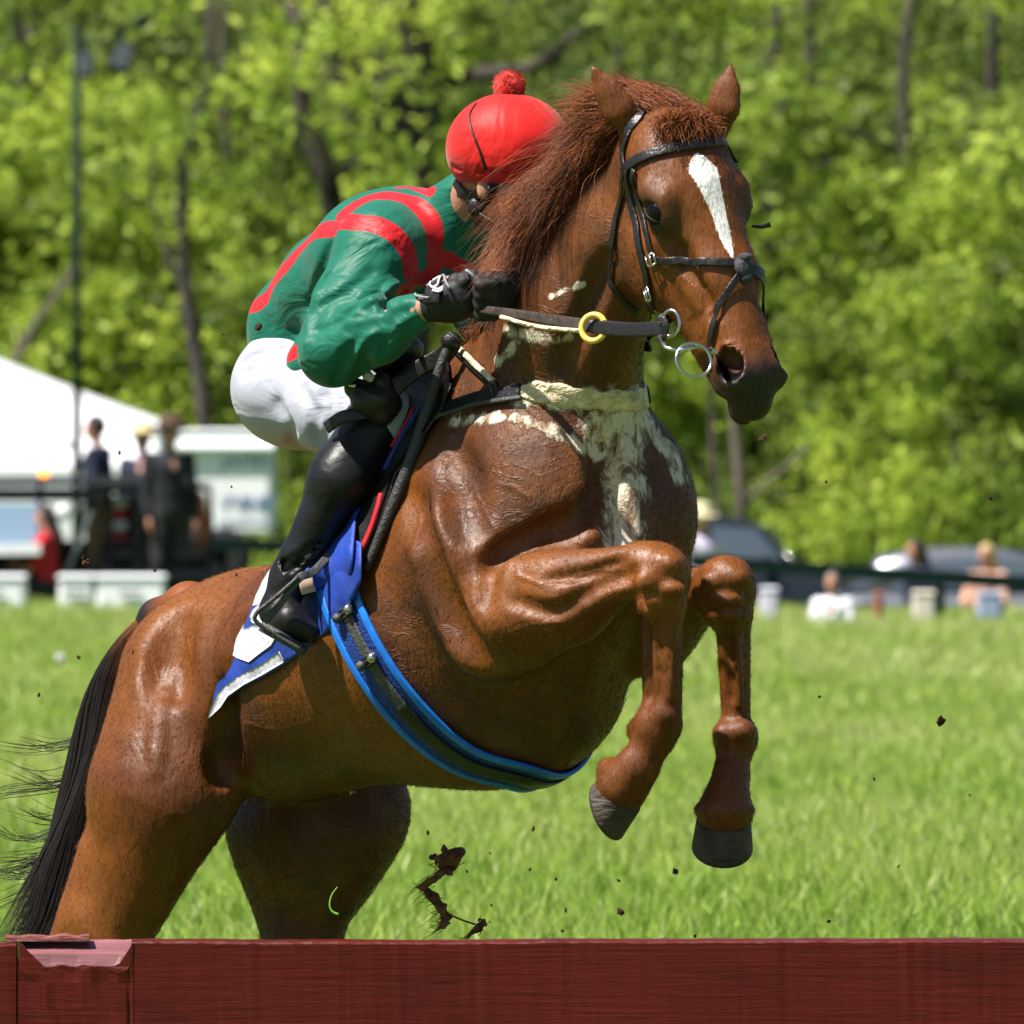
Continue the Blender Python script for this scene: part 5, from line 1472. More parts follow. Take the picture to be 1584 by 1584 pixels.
# thickness behind the hewn face
back = [q + V(0, .05, -.004) for q in low]; n0 = len(sl_.v); sl_.add(back, []); sl_.f += [(2 * K + i, 2 * K + i + 1, n0 + i + 1, n0 + i) for i in range(K - 1)]
sl_.build('hewn_slope', M_WORN, jump, False)
rows = []; 
pv = []; vv = [1500, 1520, 1560, 1600, 1700]
for j, v_ in enumerate([None] + vv):
    for i in range(K):
        if j == 0: pv.append(low[i] + V(0, -.0068, -.0005) if 0 < i < K - 1 else P((30, 206)[i > 0], 1458, FY - .002))
        else: pv.append(P(np.interp(i, [0, 2, K - 3, K - 1], [28, 58, 196, 206]), v_ + (v_ < 1510) * (low[i][2] * 0 + 6 * math.sin(i * 1.3)), FY - (.0035 if 1 < i < K - 2 else .001)) + V(0, rj.normal(0, .0012), 0))
pf = [(j * K + i, (j + 1) * K + i, (j + 1) * K + i + 1, j * K + i + 1) for j in range(len(vv)) for i in range(K - 1)]
n0 = len(pv); pv += [q * V(1, 0, 1) + V(0, FY + .09, 0) for q in pv[:n0]]
Rw = len(vv) + 1
pf += [(n0 + j * K, j * K, (j + 1) * K, n0 + (j + 1) * K)[::-1] for j in range(Rw - 1)] + [(n0 + j * K + K - 1, j * K + K - 1, (j + 1) * K + K - 1, n0 + (j + 1) * K + K - 1) for j in range(Rw - 1)]
mesh_py('post', pv, pf, M_RTIM, jump, False)
beam('cap_strip', 8, 138, 1446, 1456, FY + .035, FY + .085, mat('pale_red_timber', (.19, .05, .042), .6, noise=(16, .3, 5, (1, 1, 4)), bump=(30, .7, (.3, 1, 6))), 14, .003, .0015, 5)
for x_ in (-1.9, 1.9, 3.6):
    mb = MB(); zt = P(0, 1458, FY)[2]; mb.box((x_, FY + .155, zt / 2 - .03), (.11, .10, zt), bev=.008); mb.build('upright', M_RTIM, jump)
beam('lower_board', -900, 2600, 1712, 1870, FY + .02, FY + .07, M_RTIM, 40, .006, seed=9)
# ================================================================== THE FAR SIDE OF THE COURSE
def BY(D): return D - CAMD
def gp_(u, D): 
    p = P(u, 900, BY(D)); return V(p[0], p[1], float(gz(p[0], min(p[1], 130))))
def S_(px_, D): return px_ * D / FPX      # size in metres of px_ pixels at distance D
M_GRN = mat('dark_green_paint', (.003, .014, .012), .6, spec=.15, noise=(6, .3, 3, (1, 1, 1)))
M_BLK = mat('black_metal', (.008, .009, .012), .55, spec=.2)
M_WPNT = mat('white_panel', (.84, .85, .88), .5, noise=(2, .05, 3, (1, 1, 1)), bump=(5, .15, (1, 1, 1)))
M_TENT = mat('white_tent_canvas', (.82, .84, .88), .7, bump=(1.6, .6, (1, 1, .5)))
M_TYRE = mat('tyre_rubber', (.015, .015, .016), .85)
M_GLS = mat('dark_glass', (.07, .09, .11), .05, spec=1.0, coat=.6)
M_NAVY = mat('navy_suit', (.010, .016, .040), .8, noise=(20, .3, 3, (1, 1, 1)))
M_SIL = mat('silver_car_paint', (.20, .21, .25), .30, metal=.6, coat=.6)
M_CARB = mat('black_car_paint', (.010, .014, .016), .18, coat=1.0)
M_HAIRD = mat('dark_hair', (.020, .010, .008), .55, noise=(60, .4, 3, (1, 1, 1)))
M_HAIRB = mat('blond_hair', (.52, .36, .17), .6, noise=(60, .3, 3, (1, 1, 1)))
M_STRAW = mat('straw_hat', (.62, .50, .28), .8, noise=(60, .25, 3, (1, 1, 1)), bump=(80, .6, (1, 1, 1)))
M_BHAT = mat('brown_felt', (.065, .035, .022), .85)
M_DTRS = mat('dark_trousers', (.02, .018, .02), .8)

def person(label, base, h=1.76, face=0.0, top=M_NAVY, leg=M_DTRS, hair=M_HAIRD, hat=None, seated=False, arms='down', longhair=False, group=None, skin=M_SKIN, shirt=None, lean=0.0, short_sleeve=False):
    """a spectator: one continuous body with a face and hands, clothes and hair as its own parts"""
    e = empty('person', tuple(base), label, 'person', group)
    s = h / 1.76; c, sn = math.cos(face), math.sin(face)
    def T(x, y, z):     # x to the person's left, y forward
        return V(base[0] + s * (x * c - y * sn), base[1] + s * (x * sn + y * c), base[2] + s * z)
    F = nrm(V(-sn, c, 0)); Lx = V(c, sn, 0)
    hz = .93 if not seated else .50
    o = hz - .93
    pel = T(0, 0, .93 + o); wst = T(0, .01 + lean * .3, 1.12 + o); che = T(0, .02 + lean * .7, 1.32 + o); nk = T(0, .01 + lean, 1.46 + o); hd = T(0, .04 + lean * 1.2, 1.64 + o); 
    B = SDF(); fl_ = (Lx, 1.35)
    B.cone(pel, wst, .118 * s, .100 * s, .04, fl_); B.cone(wst, che, .100 * s, .118 * s, .04, fl_)
    B.cone(che, nk, .10 * s, .050 * s, .04); B.cone(nk, hd, .050 * s, .055 * s, .01)
    B.ell(hd, np.stack([Lx, F, V(0, 0, 1)]), (.073 * s, .092 * s, .110 * s), .01)
    B.ell(hd + V(0, 0, -.055 * s) + F * .03 * s, np.stack([Lx, F, V(0, 0, 1)]), (.05 * s, .055 * s, .06 * s), .02)
    B.cone(hd + F * .088 * s + V(0, 0, .005 * s), hd + F * .112 * s + V(0, 0, -.022 * s), .010 * s, .014 * s, .01)
    B.cone(hd + F * .088 * s + V(0, 0, -.058 * s) - Lx * .018, hd + F * .088 * s + V(0, 0, -.058 * s) + Lx * .018, .008 * s, .008 * s, .006)
    for q in (-1, 1):
        B.ell(hd + Lx * q * .075 * s + V(0, 0, -.01 * s), np.stack([Lx, F, V(0, 0, 1)]), (.010 * s, .018 * s, .030 * s), .006)
        B.ell(hd + Lx * q * .032 * s + F * .092 * s + V(0, 0, .012 * s), np.eye(3), (.016, .012, .009), .012, op='s')
    limbsA = []; limbsL = []
    for q in (-1, 1):
        sh = T(q * .175, 0 + lean * .9, 1.40 + o)
        if arms == 'down': el = T(q * .225, -.02, 1.12 + o); wr = T(q * .22, .06, .88 + o)
        elif arms == 'rail': el = T(q * .27, .08, 1.15 + o); wr = T(q * .20, .28, 1.10 + o)
        else: el = T(q * .24, .08, 1.13 + o); wr = T(q * .10, .30, 1.02 + o + (.12 if q > 0 else 0))
        limbsA.append((sh, el, wr))
        dd = nrm(wr - el); B.cone(che + (sh - che) * .4, sh, .09 * s, .058 * s, .04); B.cone(sh, el, .050 * s, .040 * s, .02); B.cone(el, wr, .039 * s, .026 * s, .02)
        pm_ = wr + dd * .06 * s; B.ell(pm_, np.stack([dd, Lx, np.cross(dd, Lx)]), (.048 * s, .022 * s, .040 * s), .012)
        for i in range(4):
            off = np.cross(dd, Lx) * (.028 - .018 * i) * s; a = pm_ + dd * .035 * s + off; bq = a + dd * (.035, .042, .038, .028)[i] * s - Lx * q * .006; B.cone(a, bq, .010 * s, .009 * s, .004); B.cone(bq, bq + dd * .022 * s - Lx * q * .018 * s, .009 * s, .007 * s, .003)
        B.cone(pm_ - dd * .01 + np.cross(dd, Lx) * .035 * s, pm_ + dd * .035 * s + np.cross(dd, Lx) * .055 * s, .012 * s, .009 * s, .005)
        hp = T(q * .09, 0, .90 + o)
        if seated: kn = T(q * .12, .44, .52); an = T(q * .12, .46, .10)
        else: kn = T(q * .11, .02, .50); an = T(q * .12, -.02, .09)
        ft = an + F * .16 * s + V(0, 0, -.05 * s); limbsL.append((hp, kn, an, ft))
        B.cone(hp, kn, .082 * s, .055 * s, .04); B.cone(kn, an, .053 * s, .036 * s, .02); B.cone(an, ft, .036 * s, .030 * s, .02)
    sdf_mesh('body', B, .015, skin, e, relax=1)
    J = SDF(); J.cone(pel + V(0, 0, .02), wst, .134 * s, .116 * s, .04, fl_); J.cone(wst, che, .116 * s, .134 * s, .04, fl_); J.cone(che, nk + V(0, 0, -.035 * s), .122 * s, .072 * s, .04)
    for sh, el, wr in limbsA:
        J.cone(che + (sh - che) * .4, sh, .10 * s, .072 * s, .04); J.cone(sh, el, .066 * s, .055 * s, .02)
        if not short_sleeve: J.cone(el, el * .1 + wr * .9, .054 * s, .040 * s, .02)
    J.ell(T(0, .155 + lean * .8, 1.40 + o), np.stack([Lx, F, V(0, 0, 1)]), (.035, .05, .10), .01, op='s')
    sdf_mesh('jacket', J, .015, top, e)
    if shirt:
        Q = SDF(); Q.cone(T(0, .075 + lean * .7, 1.22 + o), T(0, .045 + lean, 1.45 + o), .045 * s, .055 * s, .02, fl_); sdf_mesh('shirt', Q, .014, shirt, e)
    K_ = SDF(); K_.cone(pel + V(0, 0, .04), pel, .128 * s, .130 * s, .03, fl_)
    for hp, kn, an, ft in limbsL: K_.cone(hp, kn, .098 * s, .075 * s, .04); K_.cone(kn, an, .072 * s, .058 * s, .02)
    sdf_mesh('trousers', K_, .016, leg, e)
    for hp, kn, an, ft in limbsL:
        K_ = SDF(); K_.cone(an + V(0, 0, -.03), ft, .046 * s, .038 * s, .02); sdf_mesh('shoe', K_, .014, M_LEA, e)
    HRR = SDF(); up = np.stack([Lx, F, V(0, 0, 1)])
    HRR.ell(hd + V(0, 0, .022 * s) - F * .016 * s, up, (.082 * s, .098 * s, .108 * s), .01)
    HRR.ell(hd + F * .10 * s + V(0, 0, -.05 * s), up, (.10, .075, .105), .02, op='s'); HRR.ell(hd + V(0, 0, -.12 * s), up, (.12, .14, .06), .02, op='s')
    if longhair:
        HRR.cone(hd - F * .05 * s, T(0, -.10 + lean, 1.42 + o), .075 * s, .06 * s, .03, (Lx, 1.3)); HRR.cone(T(0, -.10 + lean, 1.42 + o), T(0, -.11 + lean * .8, 1.24 + o), .06 * s, .03 * s, .03, (Lx, 1.5))
    hr = sdf_mesh('hair', HRR, .011, hair, e)
    if hat:
        mb = MB(); hc = hd + V(0, 0, .055 * s); mb.lathe([(.185 * s, -.012), (.192 * s, -.002), (.185 * s, .004), (.115 * s, .014), (.106 * s, .07 * s), (.086 * s, .112 * s), (.05 * s, .122 * s), (.01, .112 * s)], hc, nrm(V(0, 0, 1) + F * -.12), 28, 1.0)
        ho = mb.build('hat', hat, e, True)
        mb = MB(); mb.lathe([(.104 * s, .012), (.106 * s, .030 * s), (.100 * s, .034 * s), (.09 * s, .02)], hc, nrm(V(0, 0, 1) + F * -.12), 28); mb.build('hat_band', M_BLK, ho, True)
    return e

def wheel(parent, c, r, w, axis=(0, 1, 0), rim=None):
    mb = MB(); mb.lathe([(r * .62, -w / 2), (r * .9, -w / 2), (r, -w * .3), (r, w * .3), (r * .9, w / 2), (r * .62, w / 2), (r * .6, 0)], c, axis, 28)
    t = mb.build('wheel', M_TYRE, parent, True)
    mb = MB(); mb.lathe([(r * .1, -w * .3), (r * .62, -w * .42), (r * .63, w * .42), (r * .1, w * .3)], c, axis, 24)
    for k in range(5):
        a = k * 1.2566; mb.tube([V(*c), V(*c) + V(math.cos(a), 0, math.sin(a)) * r * .58], .03, 6)
    mb.build('rim', rim or M_SIL, t, True)

# ---- tent on the far left
D = 150
tent = empty('tent', tuple(gp_(-250, D)), 'large white marquee tent with a sloping roof behind the dark wagon', 'tent')
def tp(u, v, y): return P(u, v, y)
x_r = P(250, 690, BY(D))[0]; x_l = P(-900, 690, BY(D))[0]; z_e = P(0, 661, BY(D))[2]; z_p = P(0, 661 - (250 + 330) * .415, BY(D))[2]; xm = P(-330, 0, BY(D))[0]
y0, y1 = BY(D), BY(D) + 7
mb = MB(); n = 16; vs_ = []
for i in range(n + 1):
    t = i / n; x = x_l + (x_r - x_l) * t; peak = 1 - abs(x - xm) / (x_r - xm); z = z_e + (z_p - z_e) * max(peak, 0) - .10 * math.sin(math.pi * min(1, max(0, peak)))
    ys_r = y0 + .04 + 1.6 * max(0, z - .04 - P(0, 722, y0)[2])
    for y in (ys_r, (ys_r + y1 + 4) / 2, y1 + 4): vs_.append((x, y, z))
f = [(i * 3 + k, (i + 1) * 3 + k, (i + 1) * 3 + k + 1, i * 3 + k + 1) for i in range(n) for k in (0, 1)]
m0 = len(vs_); vs_ += [(x, y, z - .03) for x, y, z in vs_[:m0]]; f += [tuple(q + m0 for q in a)[::-1] for a in f]
f += [(i * 3, i * 3 + m0, (i + 1) * 3 + m0, (i + 1) * 3) for i in range(n)] + [(i * 3 + 2, (i + 1) * 3 + 2, (i + 1) * 3 + 2 + m0, i * 3 + 2 + m0) for i in range(n)]
f += [(0, 1, 1 + m0, m0), (1, 2, 2 + m0, 1 + m0)] + [(n * 3, n * 3 + m0, n * 3 + 1 + m0, n * 3 + 1), (n * 3 + 1, n * 3 + 1 + m0, n * 3 + 2 + m0, n * 3 + 2)]
mesh_py('roof', vs_, f, M_TENT, tent, False)
# gable wall and side wall in gathered canvas
mb = MB(); K = 120; vv_ = []
for i in range(K + 1):
    t = i / K; x = x_l + (x_r - x_l) * t; peak = max(0, 1 - abs(x - xm) / (x_r - xm)); zt = z_e + (z_p - z_e) * peak - .10 * math.sin(math.pi * min(1, peak)) - .04
    zk = min(zt, P(0, 722, y0)[2]); vv_ += [(x, y0 + .06 + 1.6 * (zt - zk), zt), (x, y0 + .05, zk), (x, y0 + .06, 0)]
fq = [(i * 3 + k, i * 3 + k + 1, i * 3 + k + 4, i * 3 + k + 3) for i in range(K) for k in (0, 1)]
mb.add(vv_, fq); mb.add([(x, y + .03, z - .02) for x, y, z in vv_], [q[::-1] for q in fq])
mb.build('front_wall', M_TENT, tent, False)
mb = MB(); mb.box((x_r - .05, (y0 + y1) / 2, z_e / 2 - .02), (.04, y1 - y0 - .2, z_e - .04)); mb.build('side_wall', M_TENT, tent)
for x_ in (x_l + .1, xm, x_r - .12):
    mb = MB(); mb.tube([(x_, y0 + .18, 0), (x_, y0 + .18, z_e - .05)], .04, 8); mb.build('pole', M_WPNT, tent, True)
a = P(14, 687, y0 - .02); c_ = P(108, 687, y0 - .02); mb = MB(); mb.box(((a[0] + c_[0]) / 2, y0 - .01 + 1.6 * (a[2] - P(0, 722, y0)[2]), a[2]), (c_[0] - a[0], .04, .085), bev=.01); mb.build('window_flap', mat('grey_vinyl', (.28, .30, .30), .5), tent)

# ---- white trailer with blue lettering
D = 140; yb = BY(D)
tr = empty('trailer', tuple(gp_(350, D)), 'white box trailer with rows of faded blue lettering at the wood\'s edge', 'trailer')
a = P(262, 672, yb); c_ = P(421, 828, yb)
mb = MB(); mb.box(((a[0] + c_[0]) / 2, yb + 1.1, (a[2] + c_[2]) / 2), (c_[0] - a[0], 2.2, a[2] - c_[2]), bev=.05); mb.build('box', M_WPNT, tr)
mb = MB(); mb.box(((a[0] + c_[0]) / 2, yb + 1.1, a[2] + .03), (c_[0] - a[0] + .1, 2.3, .06), bev=.02); mb.build('roof', M_TENT, tr)
aw = P(262, 671, yb - .5); aw2 = P(420, 671, yb - .5); mb = MB(); mb.add([(aw[0], yb - .01, a[2] - .02), (c_[0] + .02, yb - .01, a[2] - .02), (c_[0] + .02, yb - .10, a[2] - .14), (aw[0], yb - .10, a[2] - .14), (aw[0], yb - .01, a[2] - .05), (c_[0] + .02, yb - .01, a[2] - .05), (c_[0] + .02, yb - .10, a[2] - .17), (aw[0], yb - .10, a[2] - .17)], [(0, 3, 2, 1), (4, 5, 6, 7), (0, 1, 5, 4), (3, 7, 6, 2), (1, 2, 6, 5), (0, 4, 7, 3)]); mb.build('awning', M_TENT, tr)
M_BTX = mat('faded_blue_lettering', (.20, .25, .42), .6); M_BTX2 = mat('deep_blue_lettering', (.08, .13, .32), .6)
def text(name, body, loc, size, m_, parent, rotx=math.pi / 2, ext=.004, xs=1.0, rz=0.0, align='LEFT'):
    cu = bpy.data.curves.new(name, 'FONT'); cu.body = body; cu.size = size; cu.extrude = ext; cu.align_x = align
    o = bpy.data.objects.new(name, cu); COL.objects.link(o); dg = bpy.context.evaluated_depsgraph_get(); dg.update()
    me = bpy.data.meshes.new_from_object(o.evaluated_get(dg)); bpy.data.objects.remove(o)
    R_ = Matrix.Translation(Vector(loc)) @ Matrix.Rotation(rz, 4, 'Z') @ Matrix.Rotation(rotx, 4, 'X') @ Matrix.Diagonal((xs, 1, 1, 1))
    me.transform(R_); me.materials.clear(); me.materials.append(m_); o = bpy.data.objects.new(name, me); link(o, parent); return o
q = P(343, 724, yb - .012); text('lettering', 'JAMES', q, .23, M_BTX, tr, xs=.98)
q = P(340, 790, yb - .012); text('lettering', "V'VINEY", q, .25, M_BTX2, tr, xs=.78)
q = P(337, 811, yb - .012); text('lettering', 'COUNTRYWIDE', q, .085, M_BTX, tr, xs=1.0)
for u in (300, 345): wheel(tr, P(u, 905, yb + .05) * V(1, 1, 0) + V(0, 0, .33), .33, .22)

# ---- lamp post with two loudspeakers
D = 132
lp = empty('lamp_post', tuple(gp_(119, D)), 'tall dark green post carrying two black floodlights above the wagon', 'post')
b0 = gp_(119, D); tz = P(119, 42, BY(D))[2]
mb = MB(); mb.tube([b0, V(b0[0], b0[1], tz)], [.055, .040], 12); mb.tube([b0, b0 + V(0, 0, .35)], [.11, .09], 12); mb.build('pole', M_GRN, lp, True)
a = P(119, 62, BY(D)); c_ = P(205, 45, BY(D)); mb = MB(); mb.tube([a, P(160, 66, BY(D)), c_], .02, 8); mb.build('arm', M_GRN, lp, True)
for (u, v, rz, s) in ((133, 100, .1, 1.0), (190, 88, .35, 1.15)):
    c_ = P(u, v, BY(D) - .05); mb = MB(); mb.box(c_, (S_(30, D) * s, .28, S_(42, D) * s), ry=rz, taper=.72, bev=.03); h_ = mb.build('floodlight', M_BLK, lp)
    mb = MB(); mb.box(c_ + V(0, -.15, 0), (S_(22, D) * s, .02, S_(32, D) * s), ry=rz, bev=.01); mb.build('lens', M_GLS, h_)
    mb = MB(); mb.tube([c_ + V(0, 0, S_(20, D)), c_ + V(-.02, 0, S_(42, D))], .02, 8); mb.build('bracket', M_GRN, h_, True)
mb = MB(); mb.lathe([(.05, 0), (.11, .06), (.11, .10), (.03, .14)], P(219, 44, BY(D)), (0, 0, 1), 16); mb.build('cap_light', M_BLK, lp, True)

# ---- dark utility wagon with a rail
D = 115.6; yb = BY(D)
wg = empty('wagon', tuple(gp_(150, D)), 'dark open-sided utility wagon with a roof rail and amber beacon', 'wagon')
def bar(name, u0, v0, u1, v1, th, m_=M_BLK, dy=0.0, par=wg, D_=115.6, dep=.06):
    a = P(u0, v0, BY(D_) + dy); c_ = P(u1, v1, BY(D_) + dy); d = nrm(c_ - a); mb = MB(); w = S_(th, D_) / 2; s_ = np.cross(d, V(0, 1, 0)) * w; y_ = V(0, dep / 2, 0)
    vs_ = [a - s_ - y_, a + s_ - y_, a + s_ + y_, a - s_ + y_, c_ - s_ - y_, c_ + s_ - y_, c_ + s_ + y_, c_ - s_ + y_]
    mb.add(vs_, [(0, 1, 2, 3), (7, 6, 5, 4), (0, 4, 5, 1), (1, 5, 6, 2), (2, 6, 7, 3), (3, 7, 4, 0)]); return mb.build(name, m_, par)
M_ROOF = mat('charcoal_canopy', (.035, .035, .045), .5)
bar('canopy', -300, 748, 296, 742, 14, M_ROOF, .55, dep=1.5)
bar('canopy_valance', -300, 765, 165, 765, 20, M_BLK, -.22, dep=.04)
bar('top_rail', 165, 758, 322, 752, 12, M_BLK, -.15)
for u0, u1 in ((160, 166), (212, 214), (262, 262), (324, 328), (62, 60)): bar('post', u0, 752, u1, 892, 9, M_BLK, -.15)
bar('bed_rail', 165, 856, 330, 856, 11, M_BLK, -.15)
bar('bed_rail', 165, 838, 330, 838, 5, M_BLK, -.15)
bar('floor', -300, 888, 330, 888, 16, M_BLK, .55, dep=1.5)
bar('mesh_panel', 165, 872, 330, 872, 18, M_BLK, -.12, dep=.02)
bar('dark_backing', 165, 826, 282, 826, 118, M_BLK, 1.25, dep=.05)  # added black sheet standing in for the shaded interior and dark clothing
bar('dark_backing', -300, 872, 165, 872, 36, M_BLK, 1.25, dep=.05)
bar('seat_back', 60, 862, 165, 862, 52, M_BLK, .5, dep=.15)
bar('brace', 104, 885, 140, 790, 7, mat('dull_chrome', (.25, .28, .30), .4, metal=.5), -.25)
mb = MB(); q = P(68, 733, yb + .2); mb.lathe([(.036, -.045), (.042, -.01), (.036, .04), (.014, .06)], q, (0, 0, 1), 16); mb.build('beacon', mat('amber_beacon', (.9, .22, .01), .3, emit=((1.0, .28, .02), 2.2)), wg, True)
q = P(30, 770, yb - .3); mb = MB()
wsx = [P(-60, 780, yb - .28), P(62, 780, yb - .28), P(58, 842, yb - .45), P(-64, 842, yb - .45)]
mb.add([*wsx, *[p + V(0, .02, 0) for p in wsx]], [(0, 3, 2, 1), (4, 5, 6, 7), (0, 1, 5, 4), (1, 2, 6, 5), (2, 3, 7, 6), (3, 0, 4, 7)]); mb.build('windscreen', mat('pale_screen', (.16, .24, .32), .08, spec=.9), wg)
bar('bonnet', -80, 851, 64, 849, 16, M_WPNT, -.55, dep=.5)
for u in (-20, 140, 285): wheel(wg, P(u, 905, yb + .1) * V(1, 1, 0) + V(0, 0, .22), .24, .18)
mb = MB(); mb.ball(P(98, 793, yb - .3), (.075, .06, .085), 14); mb.build('mirror', M_WPNT, wg, True)
# white low tank/bumpers under the wagon
for nm, lb, u0, u1, m_ in (('cool_box', 'long white cool box on the grass below the right half of the wagon', 150, 256, M_WPNT), ('cool_box', 'white box with a dark wheel arch on the grass beside the red-shirted person', 92, 146, M_WPNT), ('cool_box', 'low white box on the grass at the left edge under the windscreen', -60, 40, M_WPNT)):
    e = empty(nm, tuple(gp_((u0 + u1) / 2, 112)), lb, 'box', 'white boxes under the wagon'); a = P(u0, 888, BY(112)); c_ = P(u1, 922, BY(112)); h_ = a[2]
    mb = MB(); mb.box(((a[0] + c_[0]) / 2, BY(112), h_ * .45), (c_[0] - a[0], .5, h_ * .84), bev=.03); mb.build('tub', m_, e)
    mb = MB(); mb.box(((a[0] + c_[0]) / 2, BY(112), h_ * .93), (c_[0] - a[0] + .03, .54, h_ * .12), bev=.02); mb.build('lid', M_TENT, e)
    mb = MB(); mb.tube([((a[0] + c_[0]) / 2 - .1, BY(112) - .28, h_ * .6), ((a[0] + c_[0]) / 2 + .1, BY(112) - .28, h_ * .6)], .015, 6); mb.build('handle', M_BLK, e, True)

# ---- spectators on and by the wagon
def pbase(u, vtop, D, h): 
    p = P(u, vtop, BY(D)); return V(p[0], p[1], p[2] - h)
M_LSHIRT = mat('pale_shirt', (.62, .60, .72), .8); M_PINK = mat('pink_shirt', (.60, .30, .38), .8); M_REDS = mat('red_shirt', (.50, .010, .020), .7); M_KHA = mat('khaki', (.30, .20, .11), .8)
person('dark-haired man in a navy blazer over a pale shirt looking left beside the green post', pbase(153, 655, 116, 1.76), 1.84, math.radians(75), M_NAVY, M_KHA, shirt=M_LSHIRT)
person('man in a straw hat and dark jacket between the blazer man and the felt-hatted man', pbase(222, 670, 119, 1.74), 1.80, math.radians(165), M_NAVY, M_DTRS, hat=M_STRAW, shirt=M_PINK)
person('man in a wide brown felt hat and black open-necked shirt standing in the wagon', pbase(262, 656, 115.5, 1.82), 1.86, math.radians(200), mat('black_shirt', (.010, .012, .018), .8), M_DTRS, hat=M_BHAT)
person('dark-haired person in a red shirt sitting low in the front of the wagon', pbase(74, 776, 115.2, 1.25) , 1.62, math.radians(80), M_REDS, M_DTRS, seated=True, longhair=True, short_sleeve=True, arms='front')
# red, white and orange jackets/pennants seen through the rails
for i, (u, v, w, h_, m_, lb) in enumerate(((185, 812, 16, 34, M_REDS, 'red part of a striped bag leaning between the wagon rails'), )):
    pass
bag = empty('bag', tuple(P(186, 840, BY(115.8))), 'red and white striped bag standing on the wagon floor', 'bag')
for k, (v, m_) in enumerate(((777, M_WPNT), (795, M_REDS), (813, M_WPNT), (831, M_REDS))):
    mb = MB(); mb.ball(P(186, v, BY(115.8)), (.075, .08, .068), 14); mb.build('panel', m_, bag, True)
bag2 = empty('jacket', tuple(P(300, 800, BY(115.8))), 'pale and orange jacket hanging from the right end of the wagon rail', 'jacket')
JK = SDF(); JK.cone(P(290, 770, BY(115.8)), P(292, 830, BY(115.8)), .09, .10, .03); JK.cone(P(284, 772, BY(115.8)), P(280, 820, BY(115.8)), .045, .035, .02); sdf_mesh('pale_half', JK, .015, mat('dusty_pink', (.50, .40, .42), .8), bag2)
JK = SDF(); JK.cone(P(306, 770, BY(115.8)), P(308, 840, BY(115.8)), .065, .07, .03); JK.cone(P(312, 775, BY(115.8)), P(318, 822, BY(115.8)), .04, .035, .02); sdf_mesh('orange_half', JK, .015, mat('rust_orange', (.42, .13, .06), .8), bag2)

# ---- dark green course rail
def rail(label, u0, u1, v0, v1, D, posts, th=18, lower=None):
    e = empty('rail_fence', tuple(gp_((u0 + u1) / 2, D)), label, 'fence')
    a = P(u0, v0, BY(D)); c_ = P(u1, v1, BY(D)); h_ = S_(th, D)
    mb = MB(); mb.add([a + V(0, 0, h_ / 2), c_ + V(0, 0, h_ / 2), c_ - V(0, 0, h_ / 2), a - V(0, 0, h_ / 2)] + [q + V(0, .06, 0) for q in (a + V(0, 0, h_ / 2), c_ + V(0, 0, h_ / 2), c_ - V(0, 0, h_ / 2), a - V(0, 0, h_ / 2))], [(0, 3, 2, 1), (4, 5, 6, 7), (0, 1, 5, 4), (3, 7, 6, 2), (0, 4, 7, 3), (1, 2, 6, 5)]); mb.build('top_board', M_GRN, e)
    for u in posts:
        t = (u - u0) / (u1 - u0); z = a[2] + (c_[2] - a[2]) * t + h_ * .2; x = P(u, 0, BY(D))[0]
        mb = MB(); mb.box((x, BY(D) + .12, z / 2 - .03), (S_(24, D) * .55, .10, z + .06), bev=.01); mb.build('post', M_GRN, e)
    return e
rail('dark green course rail running behind the horse from the wagon', 330, 1080, 842, 860, 118, (345, 520, 700, 880, 1050), 20)
rail('dark green course rail with thick posts in front of the parked cars on the right', 1068, 1900, 868, 922, 112, (1110, 1195, 1455, 1720), 22)
rail('dark green course rail far left behind the wagon wheels', -500, 40, 872, 872, 128, (-400, -200, 0), 18)

